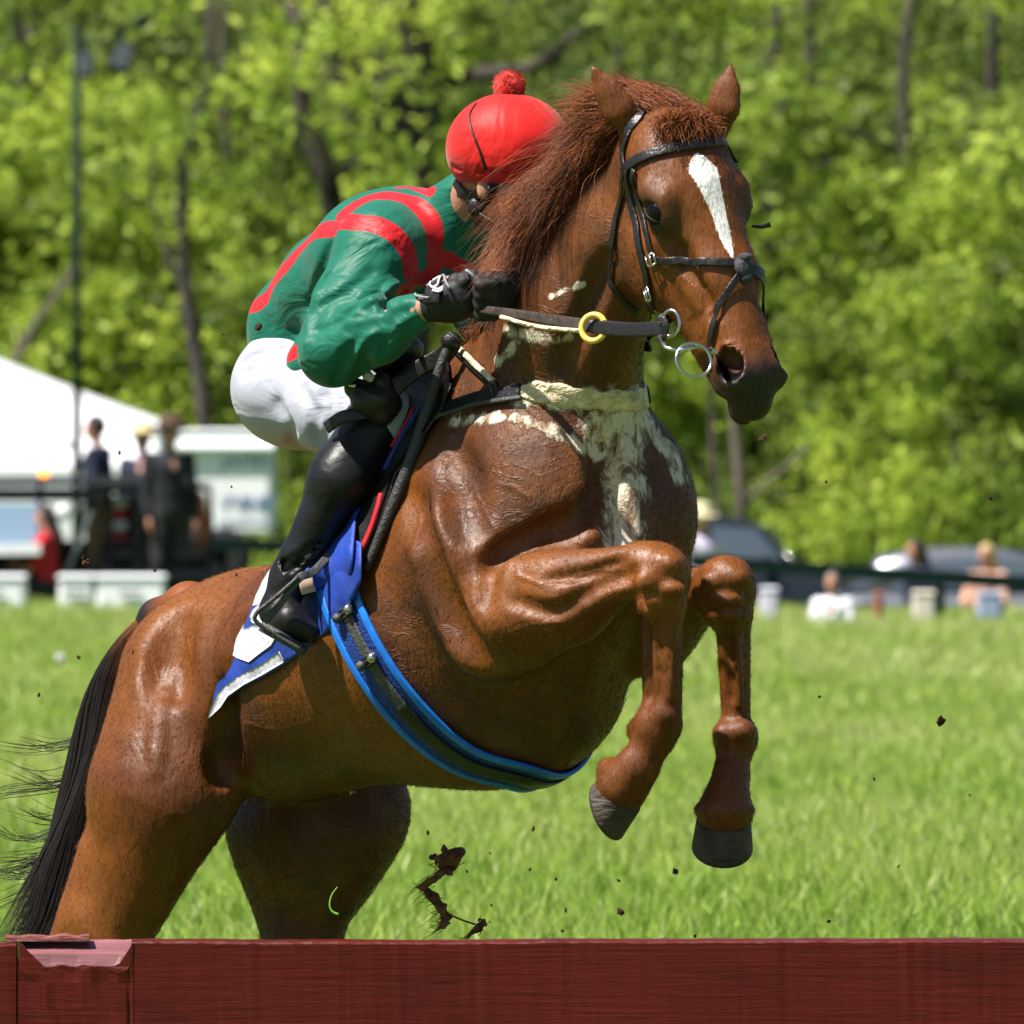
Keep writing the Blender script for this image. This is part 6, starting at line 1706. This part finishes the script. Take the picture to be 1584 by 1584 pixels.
# ---- parked cars on the right
def car(label, base_u, D, L_, W_, H_, m_, top_scale=1.0, flip=1, rz=0.0, name='parked_car', soft=False, zoff=0.0):
    o_ = gp_(base_u, D) + V(0, 0, zoff); e = empty(name, tuple(o_), label, 'car')
    c, sn = math.cos(rz), math.sin(rz)
    def T(x, y, z): x *= flip; return V(o_[0] + x * c - y * sn, o_[1] + x * sn + y * c, o_[2] + z)
    def loft(secs, nm, m2, par, close=True):
        # secs: list of (x, [(y,z)...]) ; lofted along x
        mb = MB(); K = len(secs[0][1]); v = [T(x, y, z) for x, pr in secs for y, z in pr]
        f = [(i * K + k, (i + 1) * K + k, (i + 1) * K + (k + 1) % K, i * K + (k + 1) % K) for i in range(len(secs) - 1) for k in range(K)]
        f += [tuple(range(K - 1, -1, -1)), tuple(range((len(secs) - 1) * K, len(secs) * K))]
        mb.add(v, f); o = mb.build(nm, m2, par, True)
        return o
    w = W_ / 2
    def sec(x, zb, zt, ww): return (x, [(-ww, zb), (-ww, zb + (zt - zb) * .55), (-ww * .96, zt - .06), (-ww * .82, zt), (ww * .82, zt), (ww * .96, zt - .06), (ww, zb + (zt - zb) * .55), (ww, zb), (ww * .9, zb - .04), (-ww * .9, zb - .04)])
    hb = H_ * .60
    xs_ = np.linspace(-L_ / 2, L_ / 2, 15); zt = np.interp(xs_ / L_, [-.5, -.47, -.25, .2, .45, .5], [hb * .75, hb * .93, hb, hb * 1.02, hb * .98, hb * .8]); wid = np.interp(np.abs(xs_ / L_), [0, .4, .47, .5], [w, w * .97, w * .88, w * .70])
    loft([sec(x, .26, z, q) for x, z, q in zip(xs_, zt, wid)], 'body', m_, e)
    cs = [(-.24, .0), (-.12, .82), (0, 1.0), (.18, .98), (.30, .80), (.40, .0)]
    cab = loft([(x * L_, [(-w * (.9 - .16 * t), hb - .03), (-w * (.88 - .18 * t), hb + (H_ - hb) * t * .9 - .02), (-w * .6, hb + (H_ - hb) * t), (w * .6, hb + (H_ - hb) * t), (w * (.88 - .18 * t), hb + (H_ - hb) * t * .9 - .02), (w * (.9 - .16 * t), hb - .03)]) for x, t in cs], 'cabin', m_ if not soft else M_BLK, e)
    for sg in (-1, 1):
        yy = sg * (w * .80); pts = [(-.17, hb + .05), (-.08, H_ - .12), (.16, H_ - .12), (.16, hb + .05)]
        for p4 in (((-.19, hb + .04, .86), (-.10, H_ - .14, .745), (.03, H_ - .11, .735), (.03, hb + .04, .875)), ((.05, hb + .04, .875), (.05, H_ - .11, .735), (.19, H_ - .14, .745), (.28, hb + .04, .87))):
            mb = MB(); q = [T(x * L_, sg * w * k * 1.012, z) for x, z, k in p4]; q2 = [T(x * L_, sg * w * k * 1.0, z) for x, z, k in p4]; mb.add(q + q2, [(0, 1, 2, 3), (7, 6, 5, 4), (0, 4, 5, 1), (1, 5, 6, 2), (2, 6, 7, 3), (3, 7, 4, 0)]); mb.build('window', M_GLS, cab)
        for x in (-.33, .33):
            wheel(e, T(x * L_, sg * (w - .09), .31), .31, .20)
        mb = MB(); mb.box(T(-.47 * L_, sg * w * .66, hb * .78), (.10, .26, .11), rz=rz, bev=.02); mb.build('headlight', mat('lamp_glass', (.22, .24, .27), .3) if 'lamp_glass' not in bpy.data.materials else bpy.data.materials['lamp_glass'], e)
        mb = MB(); mb.box(T(-.13 * L_, sg * (w + .07), hb + .10), (.10, .16, .12), rz=rz, bev=.02); mb.build('mirror', m_, e)
        mb = MB(); mb.box(T(.08 * L_, sg * (w + .004), hb * .80), (.16, .03, .03), rz=rz, bev=.008); mb.build('door_handle', M_SIL, e)
    for x0, t0, x1, t1, nm in ((-.235, .04, -.125, .78, 'windscreen'), (.395, .04, .305, .76, 'rear_window')):
        z0 = hb + (H_ - hb) * t0; z1 = hb + (H_ - hb) * t1; mb = MB(); dx = -.02 if x0 < 0 else .02
        q = [T(x0 * L_ + dx, -w * .72, z0), T(x0 * L_ + dx, w * .72, z0), T(x1 * L_ + dx, w * .60, z1), T(x1 * L_ + dx, -w * .60, z1)]; mb.add(q + [p - V(0, 0, .012) for p in q], [(0, 1, 2, 3), (7, 6, 5, 4), (0, 4, 5, 1), (1, 5, 6, 2), (2, 6, 7, 3), (3, 7, 4, 0)]); mb.build(nm, M_GLS, cab)
    mb = MB(); mb.box(T(-.498 * L_, 0, .42), (.08, W_ * .8, .16), rz=rz, bev=.03); mb.build('bumper', M_BLK, e)
    return e
def gdrop(u, D): return float(gz(P(u, 0, BY(D))[0], BY(D)))
D = 131; zt_ = P(0, 797, BY(D))[2]
car('glossy black car parked behind the rail to the right of the raised knee', 1115, D, 3.7, 1.7, zt_ - gdrop(1115, D) , M_CARB, flip=-1)
D = 128; zt_ = P(0, 846, BY(D))[2]
car('low silver car parked farthest right behind the rail', 1530, D, 3.9, 1.7, zt_ - gdrop(1530, D), M_SIL, flip=-1)

# ---- spectators on the right
person('spectator in a cream sun hat and pale lilac top sitting beside the raised knee', pbase(1086, 778, 117, 1.30), 1.66, math.radians(30), mat('lilac_top', (.62, .55, .72), .8), M_LSHIRT, hair=M_HAIRB, hat=mat('cream_hat', (.66, .58, .36), .8), seated=True, arms='front')
person('dark-haired spectator turning left behind the green rail on the right', pbase(1420, 832, 118, 1.22), 1.60, math.radians(120), M_NAVY, M_DTRS, seated=True, longhair=True)
person('long blonde-haired spectator at the right behind the green rail', pbase(1528, 840, 117, 1.20), 1.58, math.radians(150), mat('peach_top', (.62, .36, .26), .8), M_LSHIRT, hair=M_HAIRB, seated=True, longhair=True, arms='front')
person('spectator in a loose white shirt sitting low below the green rail', pbase(1288, 880, 108, 1.05), 1.35, math.radians(170), mat('white_shirt', (.75, .76, .80), .8), M_KHA, hair=mat('grey_hair', (.18, .16, .15), .7), seated=True, arms='front')
def crate(name, label, cat, u0, u1, v0, D, m_, lid=True):
    a = P(u0, v0, BY(D)); c_ = P(u1, v0, BY(D)); zb = float(gz((a[0] + c_[0]) / 2, a[1])); h_ = a[2] - zb; e = empty(name, ((a[0] + c_[0]) / 2, BY(D), zb), label, cat)
    mb = MB(); mb.box(((a[0] + c_[0]) / 2, BY(D), zb + h_ * .44), (c_[0] - a[0], .3, h_ * .88), bev=.03, taper=1.06); mb.build('tub', m_, e)
    mb = MB(); mb.box(((a[0] + c_[0]) / 2, BY(D), zb + h_ * .94), ((c_[0] - a[0]) * 1.1, .34, h_ * .12), bev=.02); mb.build('rim', m_, e)
crate('basket', 'cream basket on the grass under the rail near the right edge', 'basket', 1412, 1446, 914, 109, mat('cream_canvas', (.66, .60, .52), .8))
crate('bucket', 'orange-brown bucket next to the white-shirted spectator under the rail', 'bucket', 1352, 1366, 915, 109, mat('terracotta', (.30, .11, .06), .8))
crate('bag', 'pale lilac bag close to the raised knee under the rail', 'bag', 1176, 1204, 908, 109, M_LSHIRT)
crate('bag', 'pale blue bag at the far right below the blonde spectator', 'bag', 1512, 1550, 915, 109, mat('pale_blue_canvas', (.30, .36, .52), .8))

# ================================================================== THE WOOD
def leaf_mat(name, c0, c1, c2):
    m, nt, N, L, b = node_mat(name)
    a = N.new('ShaderNodeAttribute'); a.attribute_name = 'tone'
    cr = N.new('ShaderNodeValToRGB'); e = cr.color_ramp.elements; e[0].color = (*c0, 1); e[1].color = (*c2, 1); x = e.new(.5); x.color = (*c1, 1)
    oi = N.new('ShaderNodeObjectInfo'); ad = N.new('ShaderNodeMath'); ad.operation = 'MULTIPLY_ADD'; L.new(oi.outputs['Random'], ad.inputs[0]); ad.inputs[1].default_value = .25; L.new(a.outputs['Fac'], ad.inputs[2])
    ge = N.new('ShaderNodeNewGeometry'); n0 = N.new('ShaderNodeTexNoise'); n0.inputs['Scale'].default_value = .26; n0.inputs['Detail'].default_value = 3; L.new(ge.outputs['Position'], n0.inputs['Vector'])
    a2 = N.new('ShaderNodeMath'); a2.operation = 'MULTIPLY_ADD'; L.new(n0.outputs['Fac'], a2.inputs[0]); a2.inputs[1].default_value = 2.4; L.new(ad.outputs[0], a2.inputs[2])
    a3 = N.new('ShaderNodeMath'); a3.operation = 'SUBTRACT'; L.new(a2.outputs[0], a3.inputs[0]); a3.inputs[1].default_value = 1.30
    L.new(a3.outputs[0], cr.inputs[0]); L.new(cr.outputs[0], b.inputs['Base Color']); b.inputs['Roughness'].default_value = .55; b.inputs['Specular IOR Level'].default_value = .25
    tr_ = N.new('ShaderNodeBsdfTranslucent'); L.new(cr.outputs[0], tr_.inputs['Color']); mx = N.new('ShaderNodeMixShader'); mx.inputs[0].default_value = .40
    L.new(b.outputs[0], mx.inputs[1]); L.new(tr_.outputs[0], mx.inputs[2]); L.new(mx.outputs[0], N['Material Output'].inputs['Surface']); return m
M_LEAF = leaf_mat('spring_leaves', (.12, .165, .032), (.27, .38, .042), (.50, .60, .085))
M_LEAFD = leaf_mat('deep_leaves', (.10, .13, .035), (.20, .28, .048), (.34, .43, .075))
M_BARK = mat('bark', (.050, .040, .032), .9, noise=(4, .5, 6, (1, 1, .3)), bump=(12, 1.0, (1, 1, .25)))
M_BARKP = mat('pale_bark', (.10, .08, .065), .9, noise=(1.6, 1.0, 6, (1, 1, .5)), bump=(12, 1.0, (1, 1, .25)))

def leaf_quads(C, N_per, spread, size, rng, tone0):
    """leaf sprays round the clump centres C (n,3)"""
    n = len(C) * N_per; c = np.repeat(C, N_per, 0) + rng.normal(0, 1, (n, 3)) * np.repeat(spread, N_per)[:, None] * V(1, 1, .75)
    a = rng.normal(0, 1, (n, 3)); a /= np.linalg.norm(a, axis=1, keepdims=True); b_ = rng.normal(0, 1, (n, 3)); b_ -= (a * b_).sum(1, keepdims=True) * a; b_ /= np.linalg.norm(b_, axis=1, keepdims=True)
    s = size * rng.uniform(.6, 1.3, n)[:, None]
    v = np.stack([c - a * s, c + b_ * s * .45 - a * s * .1, c + a * s, c - b_ * s * .45 + a * s * .1], 1).reshape(-1, 3)
    f = np.arange(n * 4).reshape(n, 4)
    t = np.clip(np.repeat(tone0, N_per) + rng.normal(0, .07, n), 0, 1)
    return v, f, np.repeat(t, 4)

def tree_parts(seed, H_=11, R_=3.2, low=.12, nclump=150, per=34, leaf=.075, lm=M_LEAF, bm=M_BARK, trunk_r=.22, lean=0.0, fork=True):
    r = np.random.default_rng(seed); tb = MB()
    pts = [V(0, 0, -.2)]; x = V(0, 0, 0)
    for i in range(1, 9): x = x + V(lean * .12 + r.normal(0, .09), r.normal(0, .09), H_ * .85 / 8); pts.append(x.copy())
    tb.tube(spline(pts, 4), list(np.linspace(trunk_r, trunk_r * .2, 33)), 8)
    tips = []
    for i in range(15):
        t = r.uniform(low, .95); a = pts[0] + (pts[-1] - pts[0]) * t; k = int(t * 8); a = pts[min(k, 8)]
        az = r.uniform(0, 6.28); Lb = R_ * (1.1 - .55 * t) * r.uniform(.6, 1.1); q = [a]
        for s in range(1, 5):
            q.append(a + V(math.cos(az), math.sin(az), 0) * Lb * s / 4 + V(r.normal(0, .12), r.normal(0, .12), Lb * .16 * s / 4 * (1.5 - s / 4) * 2 + r.normal(0, .1))); az += r.normal(0, .15)
        tb.tube(spline(q, 3), list(np.linspace(trunk_r * .42 * (1.1 - .6 * t), .02, 13)), 6); tips += q[1:]
        for j in (2, 3):
            d = nrm(V(r.normal(), r.normal(), .3)) * Lb * .35; tb.tube([q[j], q[j] + d * .5 + V(0, 0, .05), q[j] + d], [.035, .022, .01], 5); tips.append(q[j] + d)
    tips = np.array(tips); C = tips[r.integers(len(tips), size=nclump)] + r.normal(0, .36, (nclump, 3)) * V(1, 1, .8)
    keep = C[:, 2] > H_ * low * .55; C = C[keep]
    v, f, t = leaf_quads(C, per, r.uniform(.14, .36, len(C)), leaf, r, np.clip(r.normal(.45, .26, len(C)), 0, 1))
    return tb, (v, f, t)
def make_tree(label, loc, **kw):
    lm = kw.get('lm', M_LEAF); bm = kw.get('bm', M_BARK)
    tb, (v, f, t) = tree_parts(**kw)
    e = empty('tree', (0, 0, 0), label, 'tree')
    tb.build('trunk', bm, e, True)
    mesh_np('crown', v, f, lm, e, False, {'tone': t})
    e.location = loc; return e
def copy_thing(e, loc, rz, s, label, group=None):
    c = e.copy(); COL.objects.link(c); c.location = loc; c.rotation_euler = (0, 0, rz); c.scale = (s, s, s); c['label'] = label
    for ch in list(e.children):
        q = ch.copy(); COL.objects.link(q); q.parent = c
    return c
kinds = [dict(seed=21, H_=11, R_=3.4, low=.08, nclump=330, per=30, leaf=.125), dict(seed=22, H_=10, R_=3.0, low=.14, nclump=300, per=30, leaf=.118, trunk_r=.18),
         dict(seed=23, H_=12, R_=3.6, low=.05, nclump=360, per=30, leaf=.125, lm=M_LEAFD, trunk_r=.3), dict(seed=24, H_=6.0, R_=2.4, low=.0, nclump=260, per=30, leaf=.118, trunk_r=.10)]
protos = []
place = [  # u, D, kind, scale, rot, label
    (60, 172, 0, 1.0, 0.3, 'spring-green tree rising behind the floodlight post and the tent'),
    (330, 176, 1, 1.05, 1.2, 'bright green tree with thin dark stems left of the jockey\'s back'),
    (560, 186, 2, .95, 2.2, 'dark leafy tree standing right above the jockey\'s back'),
    (760, 180, 0, .9, 4.0, 'spring-green tree directly behind the red cap'),
    (960, 178, 1, 1.0, 5.0, 'bright green tree behind the horse\'s ears'),
    (1180, 174, 0, .95, 2.6, 'leafy green tree just right of the horse\'s forehead'),
    (1390, 170, 1, 1.1, .5, 'bright yellow-green tree in the middle of the wood on the right'),
    (1560, 180, 2, .9, 3.1, 'dark tree at the right edge of the picture'),
    (180, 168, 3, 1.05, 0.0, 'low bright bush behind the three men in the wagon'),
    (450, 164, 3, .8, 2.0, 'low bush between the trailer and the jockey\'s white breeches'),
    (1240, 162, 3, .62, 1.0, 'small yellow-green bush behind the black car'),
    (1480, 160, 3, .75, 2.9, 'small yellow-green bush behind the silver car'),
    (-120, 170, 1, 1.0, 3.3, 'green tree just past the left edge above the tent'),
    (1720, 172, 0, 1.0, 1.9, 'green tree just past the right edge'),
]
for u, D, k, s, rz, lb in place:
    p = gp_(u, D) * V(1, 1, 0) + V(0, 0, -.1)
    if len(protos) <= k or True:
        pr = next((q for kk, q in protos if kk == k), None)
    if pr is None:
        e = make_tree(lb, tuple(p), **kinds[k]); e.rotation_euler = (0, 0, rz); e.scale = (s,) * 3; protos.append((k, e)); e['group'] = 'trees at the edge of the wood'
    else:
        e = copy_thing(pr, tuple(p), rz, s, lb); e['group'] = 'trees at the edge of the wood'
# a stout old trunk with bare pale limbs above the jockey
def bare(label, path, rad, bm, limbs_=(), D=168):
    rl = np.random.default_rng(abs(int(path[0][0])) + 5); e = empty('bare_tree', tuple(gp_(path[0][0], D) * V(1, 1, 0)), label, 'tree'); 
    q = spline([P(u, v, BY(D) + dy) for u, v, dy in path], 5); mb = MB(); mb.tube(q, list(np.interp(np.linspace(0, 1, len(q)), [0, 1], rad)), 10); mb.build('trunk', bm, e, True)
    for lp_, lr in limbs_:
        q = spline([P(u, v, BY(D) + dy) for u, v, dy in lp_], 5); mb = MB(); mb.tube(q, list(np.interp(np.linspace(0, 1, len(q)), [0, 1], lr)), 8); mb.build('limb', bm, e, True)
    cen = [P(u, v, BY(D) + dy) for u, v, dy in path for _ in range(3) if v < 330] + [P(u, v, BY(D) + dy) for lp_, lr in limbs_ for u, v, dy in lp_[1:] for _ in range(3) if v < 330]
    if cen:
        C = np.array(cen) + rl.normal(0, 1, (len(cen), 3)) * V(.75, .6, .6) + V(0, -.5, 0)
        v_, f_, t_ = leaf_quads(C, 40, rl.uniform(.14, .34, len(C)), .115, rl, np.clip(rl.normal(.5, .2, len(C)), 0, 1)); mesh_np('crown', v_, f_, M_LEAF, e, False, {'tone': t_})
    return e
bare('thick dark forked trunk standing above the red cap', [(600, 960, 0), (612, 600, 0), (630, 300, 0), (625, 60, 0), (610, -120, 0)], (.55, .38), M_BARK, [([(620, 330, 0), (560, 190, -.5), (520, 60, -.8), (505, -60, -1)], (.28, .18)), ([(628, 250, 0), (690, 130, .3), (820, 105, 0), (905, 40, -.6)], (.16, .07))])
bare('crooked trunk with pale bare patches left above the jockey\'s back', [(500, 960, 0), (520, 420, 0), (505, 270, -.3), (470, 170, -.5), (462, 70, -.6), (440, -60, 0)], (.20, .09), M_BARKP, [([(508, 280, 0), (560, 230, -.4), (610, 90, -.6)], (.09, .04)), ([(500, 260, 0), (440, 180, -.3), (420, 40, -.6)], (.07, .03))], 162)
bare('slim dark stem curving up between the post and the jockey', [(330, 960, 0), (318, 660, 0), (285, 420, 0), (285, 250, -.3), (318, 130, -.4), (330, -40, 0)], (.12, .05), M_BARK, [([(270, 420, 0), (240, 330, 0), (235, 200, 0)], (.05, .02))], 160)
bare('slender grey trunk in the shade of the wood on the right', [(1300, 960, 0), (1295, 640, 0), (1285, 400, 0), (1262, 200, 0), (1250, -40, 0)], (.15, .07), M_BARK, [([(1290, 500, 0), (1262, 380, 0), (1268, 260, 0)], (.05, .02))], 176)
bare('forked grey trunk low down behind the black car', [(1150, 960, 0), (1146, 780, 0), (1135, 640, 0), (1130, 420, 0)], (.10, .04), M_BARKP, [([(1146, 780, 0), (1200, 735, -.2), (1250, 690, -.4)], (.05, .025)), ([(1120, 900, 0), (1105, 730, 0), (1100, 560, 0)], (.06, .03))], 158)
bare('pale fallen branch leaning up to the left of the post', [(20, 560, 0), (60, 490, 0), (105, 430, 0), (118, 395, 0)], (.05, .025), M_BARKP, (), 156)
bare('thin dark trunk rising behind the tent', [(45, 960, 0), (40, 600, 0), (38, 260, 0), (50, 60, 0), (60, -40, 0)], (.20, .10), M_BARK, (), 174)

# the depth of the wood: a deep mass of foliage reaching up the slope behind
r = np.random.default_rng(77); vs_, fs_, ts_ = [], [], []; off = 0
for (ylo, yhi, zc, ncl, per, lf, sp) in ((158, 172, 11, 3000, 30, .14, .5), (172, 190, 14, 2600, 26, .17, .6)):
    y = r.uniform(ylo, yhi, ncl); x = r.uniform(-1, 1, ncl) * (792 / FPX * (y + CAMD)) * 1.5; z = zc * r.uniform(0, 1, ncl) ** 1.1
    C = np.stack([x, y, z], 1); hole = np.sin(x * 1.3 + 1) * np.sin(z * .9 + y) ; C = C[hole < .55]
    v, f, t = leaf_quads(C, per, r.uniform(.25, sp, len(C)), lf, r, np.clip(r.normal(.35, .2, len(C)), 0, 1))
    vs_.append(v); fs_.append(f + off); ts_.append(t); off += len(v)
for sgn in (-1, 1):
    ncl = 900; y = r.uniform(158, 172, ncl); x = sgn * r.uniform(11, 34, ncl); z = 12 * r.uniform(0, 1, ncl) ** 1.1
    v, f, t = leaf_quads(np.stack([x, y, z], 1), 24, r.uniform(.4, .9, ncl), .22, r, np.clip(r.normal(.35, .2, ncl), 0, 1))
    vs_.append(v); fs_.append(f + off); ts_.append(t); off += len(v)
o = mesh_np('wood', np.concatenate(vs_), np.concatenate(fs_), M_LEAFD, None, False, {'tone': np.concatenate(ts_)}); tag(o, kind='stuff')
vs_, fs_, ts_ = [], [], []
y = r.uniform(132, 158, 900); x = r.uniform(-1, 1, 900) * (792 / FPX * (y + CAMD)) * 1.5; z = r.uniform(0, .9, 900)
v, f, t = leaf_quads(np.stack([x, y, z], 1), 26, r.uniform(.2, .4, 900), .09, r, np.clip(r.normal(.35, .2, 900), 0, 1)); o = mesh_np('undergrowth', v, f, M_LEAF, None, False, {'tone': t}); tag(o, kind='stuff')
# rising ground behind the wood closes off the view
m_hill, nt, N, L, b = node_mat('wooded_hillside'); tc = N.new('ShaderNodeTexCoord'); n = N.new('ShaderNodeTexNoise'); n.inputs['Scale'].default_value = .9; n.inputs['Detail'].default_value = 9
L.new(tc.outputs['Object'], n.inputs['Vector']); cr = N.new('ShaderNodeValToRGB'); cr.color_ramp.elements[0].position = .35; cr.color_ramp.elements[0].color = (.012, .022, .006, 1); cr.color_ramp.elements[1].position = .7; cr.color_ramp.elements[1].color = (.07, .13, .02, 1); L.new(n.outputs['Fac'], cr.inputs[0]); L.new(cr.outputs[0], b.inputs['Base Color']); b.inputs['Roughness'].default_value = 1
hx = np.linspace(-120, 120, 121); hy = np.linspace(0, 1, 12); rh = np.random.default_rng(4); hv = []
for i, x in enumerate(hx):
    for j, t in enumerate(hy): hv.append((x, 192 + t * 30 + rh.normal(0, .6), -1 + 26 * t ** .8 + rh.normal(0, .5) * (t > 0)))
I = np.arange(len(hv)).reshape(len(hx), len(hy)); hq = np.stack([I[:-1, :-1], I[1:, :-1], I[1:, 1:], I[:-1, 1:]], -1).reshape(-1, 4)
tag(mesh_np('hillside', hv, hq, m_hill), kind='structure')

# ================================================================== TURF THROWN UP BY THE HOOVES
M_DIRT = mat('damp_earth', (.15, .066, .028), .9, noise=(40, .6, 5, (1, 1, 1)), bump=(50, 1.0, (1, 1, 1)))
M_ROOT = mat('torn_grass', (.16, .20, .03), .8)
rd = np.random.default_rng(31)
def divot(label, pts, rads, y=0.3, roots=24):
    e = empty('turf_clod', tuple(P(pts[0][0], pts[0][1], y)), label, 'clod')
    S_d = SDF()
    q = [P(u, v, y + rd.normal(0, .01)) for u, v in pts]
    S_d.chain(q, [r_ * .7 for r_ in rads], .006)
    for i in range(60):
        k = rd.integers(len(q)); t_ = rd.uniform(0, 1); c_ = q[k] * (1 - t_) + q[min(k + 1, len(q) - 1)] * t_ + rd.normal(0, rads[k] * .50, 3); ax_ = rd.normal(0, 1, 3)
        S_d.cone(c_, c_ + nrm(ax_) * rads[k] * rd.uniform(.1, .8), rads[k] * rd.uniform(.12, .36), .0015, .003)
    sdf_mesh('earth', S_d, .0028, M_DIRT, e)
    mb = MB()
    for i in range(roots):
        k = rd.integers(len(q)); a = q[k] + rd.normal(0, rads[k] * .5, 3); d = V(-1, rd.normal(0, .5), rd.normal(-.30, .45)) * rd.uniform(.008, .034) * rd.choice([1, 1, 1, 1.7]); mb.tube([a, a + d * .5 + V(0, 0, rd.normal(0, .004)), a + d], [.0011, .0007, .0003], 4)
    mb.build('roots', M_DIRT, e, True); return e
divot('largest clod of brown turf flying above the red rail', [(712, 1318), (700, 1326), (688, 1332)], [.016, .024, .020])
divot('ragged middle clod hanging under the largest flying clod', [(700, 1342), (680, 1352), (668, 1362), (655, 1372)], [.010, .010, .009, .010], roots=34)
divot('long torn strip of turf with roots just above the rail', [(660, 1378), (672, 1390), (682, 1404), (690, 1420), (686, 1430)], [.012, .014, .013, .012, .009], roots=46)
divot('low brown clod trailing at the right of the torn strip', [(728, 1444), (740, 1436), (748, 1426)], [.006, .011, .007], roots=14)
mb = MB(); mb.tube(spline([P(694, 1414, .3), P(712, 1422, .3), P(735, 1430, .3)], 4), [.002] * 9, 5); o = mb.build('grass_root', M_DIRT, None, True); tag(o, 'thin brown root thread between the torn strip and the low clod', 'root')
mb = MB(); mb.tube(spline([P(522, 1372, .1), P(513, 1385, .1), P(510, 1400, .1), P(514, 1410, .1), P(524, 1415, .1)], 4), list(np.linspace(.001, .0028, 17)), 5); o = mb.build('flying_grass', mat('fresh_grass', (.20, .42, .04)), None, True); tag(o, 'single bright green grass blade flying in front of the shaded hind leg', 'grass blade')
specks = [(1180, 677, 7), (1455, 1115, 9), (132, 870, 9), (128, 862, 5), (345, 517, 3), (185, 700, 4), (358, 753, 3), (960, 1410, 7), (1045, 1348, 7), (875, 1408, 4), (957, 1362, 4), (1352, 1205, 4), (1268, 1078, 3), (1282, 1425, 4), (1075, 1448, 4), (662, 1288, 4), (758, 1320, 3), (722, 1348, 3), (760, 1400, 3), (400, 506, 8), (444, 506, 5), (1533, 770, 4), (825, 1282, 5), (1278, 745, 3), (240, 882, 4), (366, 889, 3), (545, 1228, 6), (60, 1075, 4), (122, 1017, 5), (860, 1360, 3), (1390, 1340, 3), (1500, 1230, 3), (820, 1345, 3), (870, 1440, 3)]
blob0 = None
for i, (u, v, r_) in enumerate(specks):
    y = -.55 if (u, v) in ((400, 506), (444, 506)) else float(rd.uniform(-.5, .6))
    if u in (366, 545): y = -.2
    if blob0 is None:
        mb = MB(); n_ = 10; base = []
        mb.ball((0, 0, 0), (1, .8, .6), 10); mb.v = [tuple(np.array(q) * rd.uniform(.65, 1.25)) for q in mb.v]; blob0 = mb.build('dirt_speck', M_DIRT); o = blob0
    else:
        o = blob0.copy(); COL.objects.link(o)
    o.location = P(u, v, y); s = r_ / 750; o.scale = (s * rd.uniform(.7, 1.2), s, s * rd.uniform(.6, 1)); o.rotation_euler = tuple(rd.uniform(0, 3, 3))
    tag(o, 'small brown speck of flying earth thrown up by the hooves', 'speck', 'small specks of flying earth')
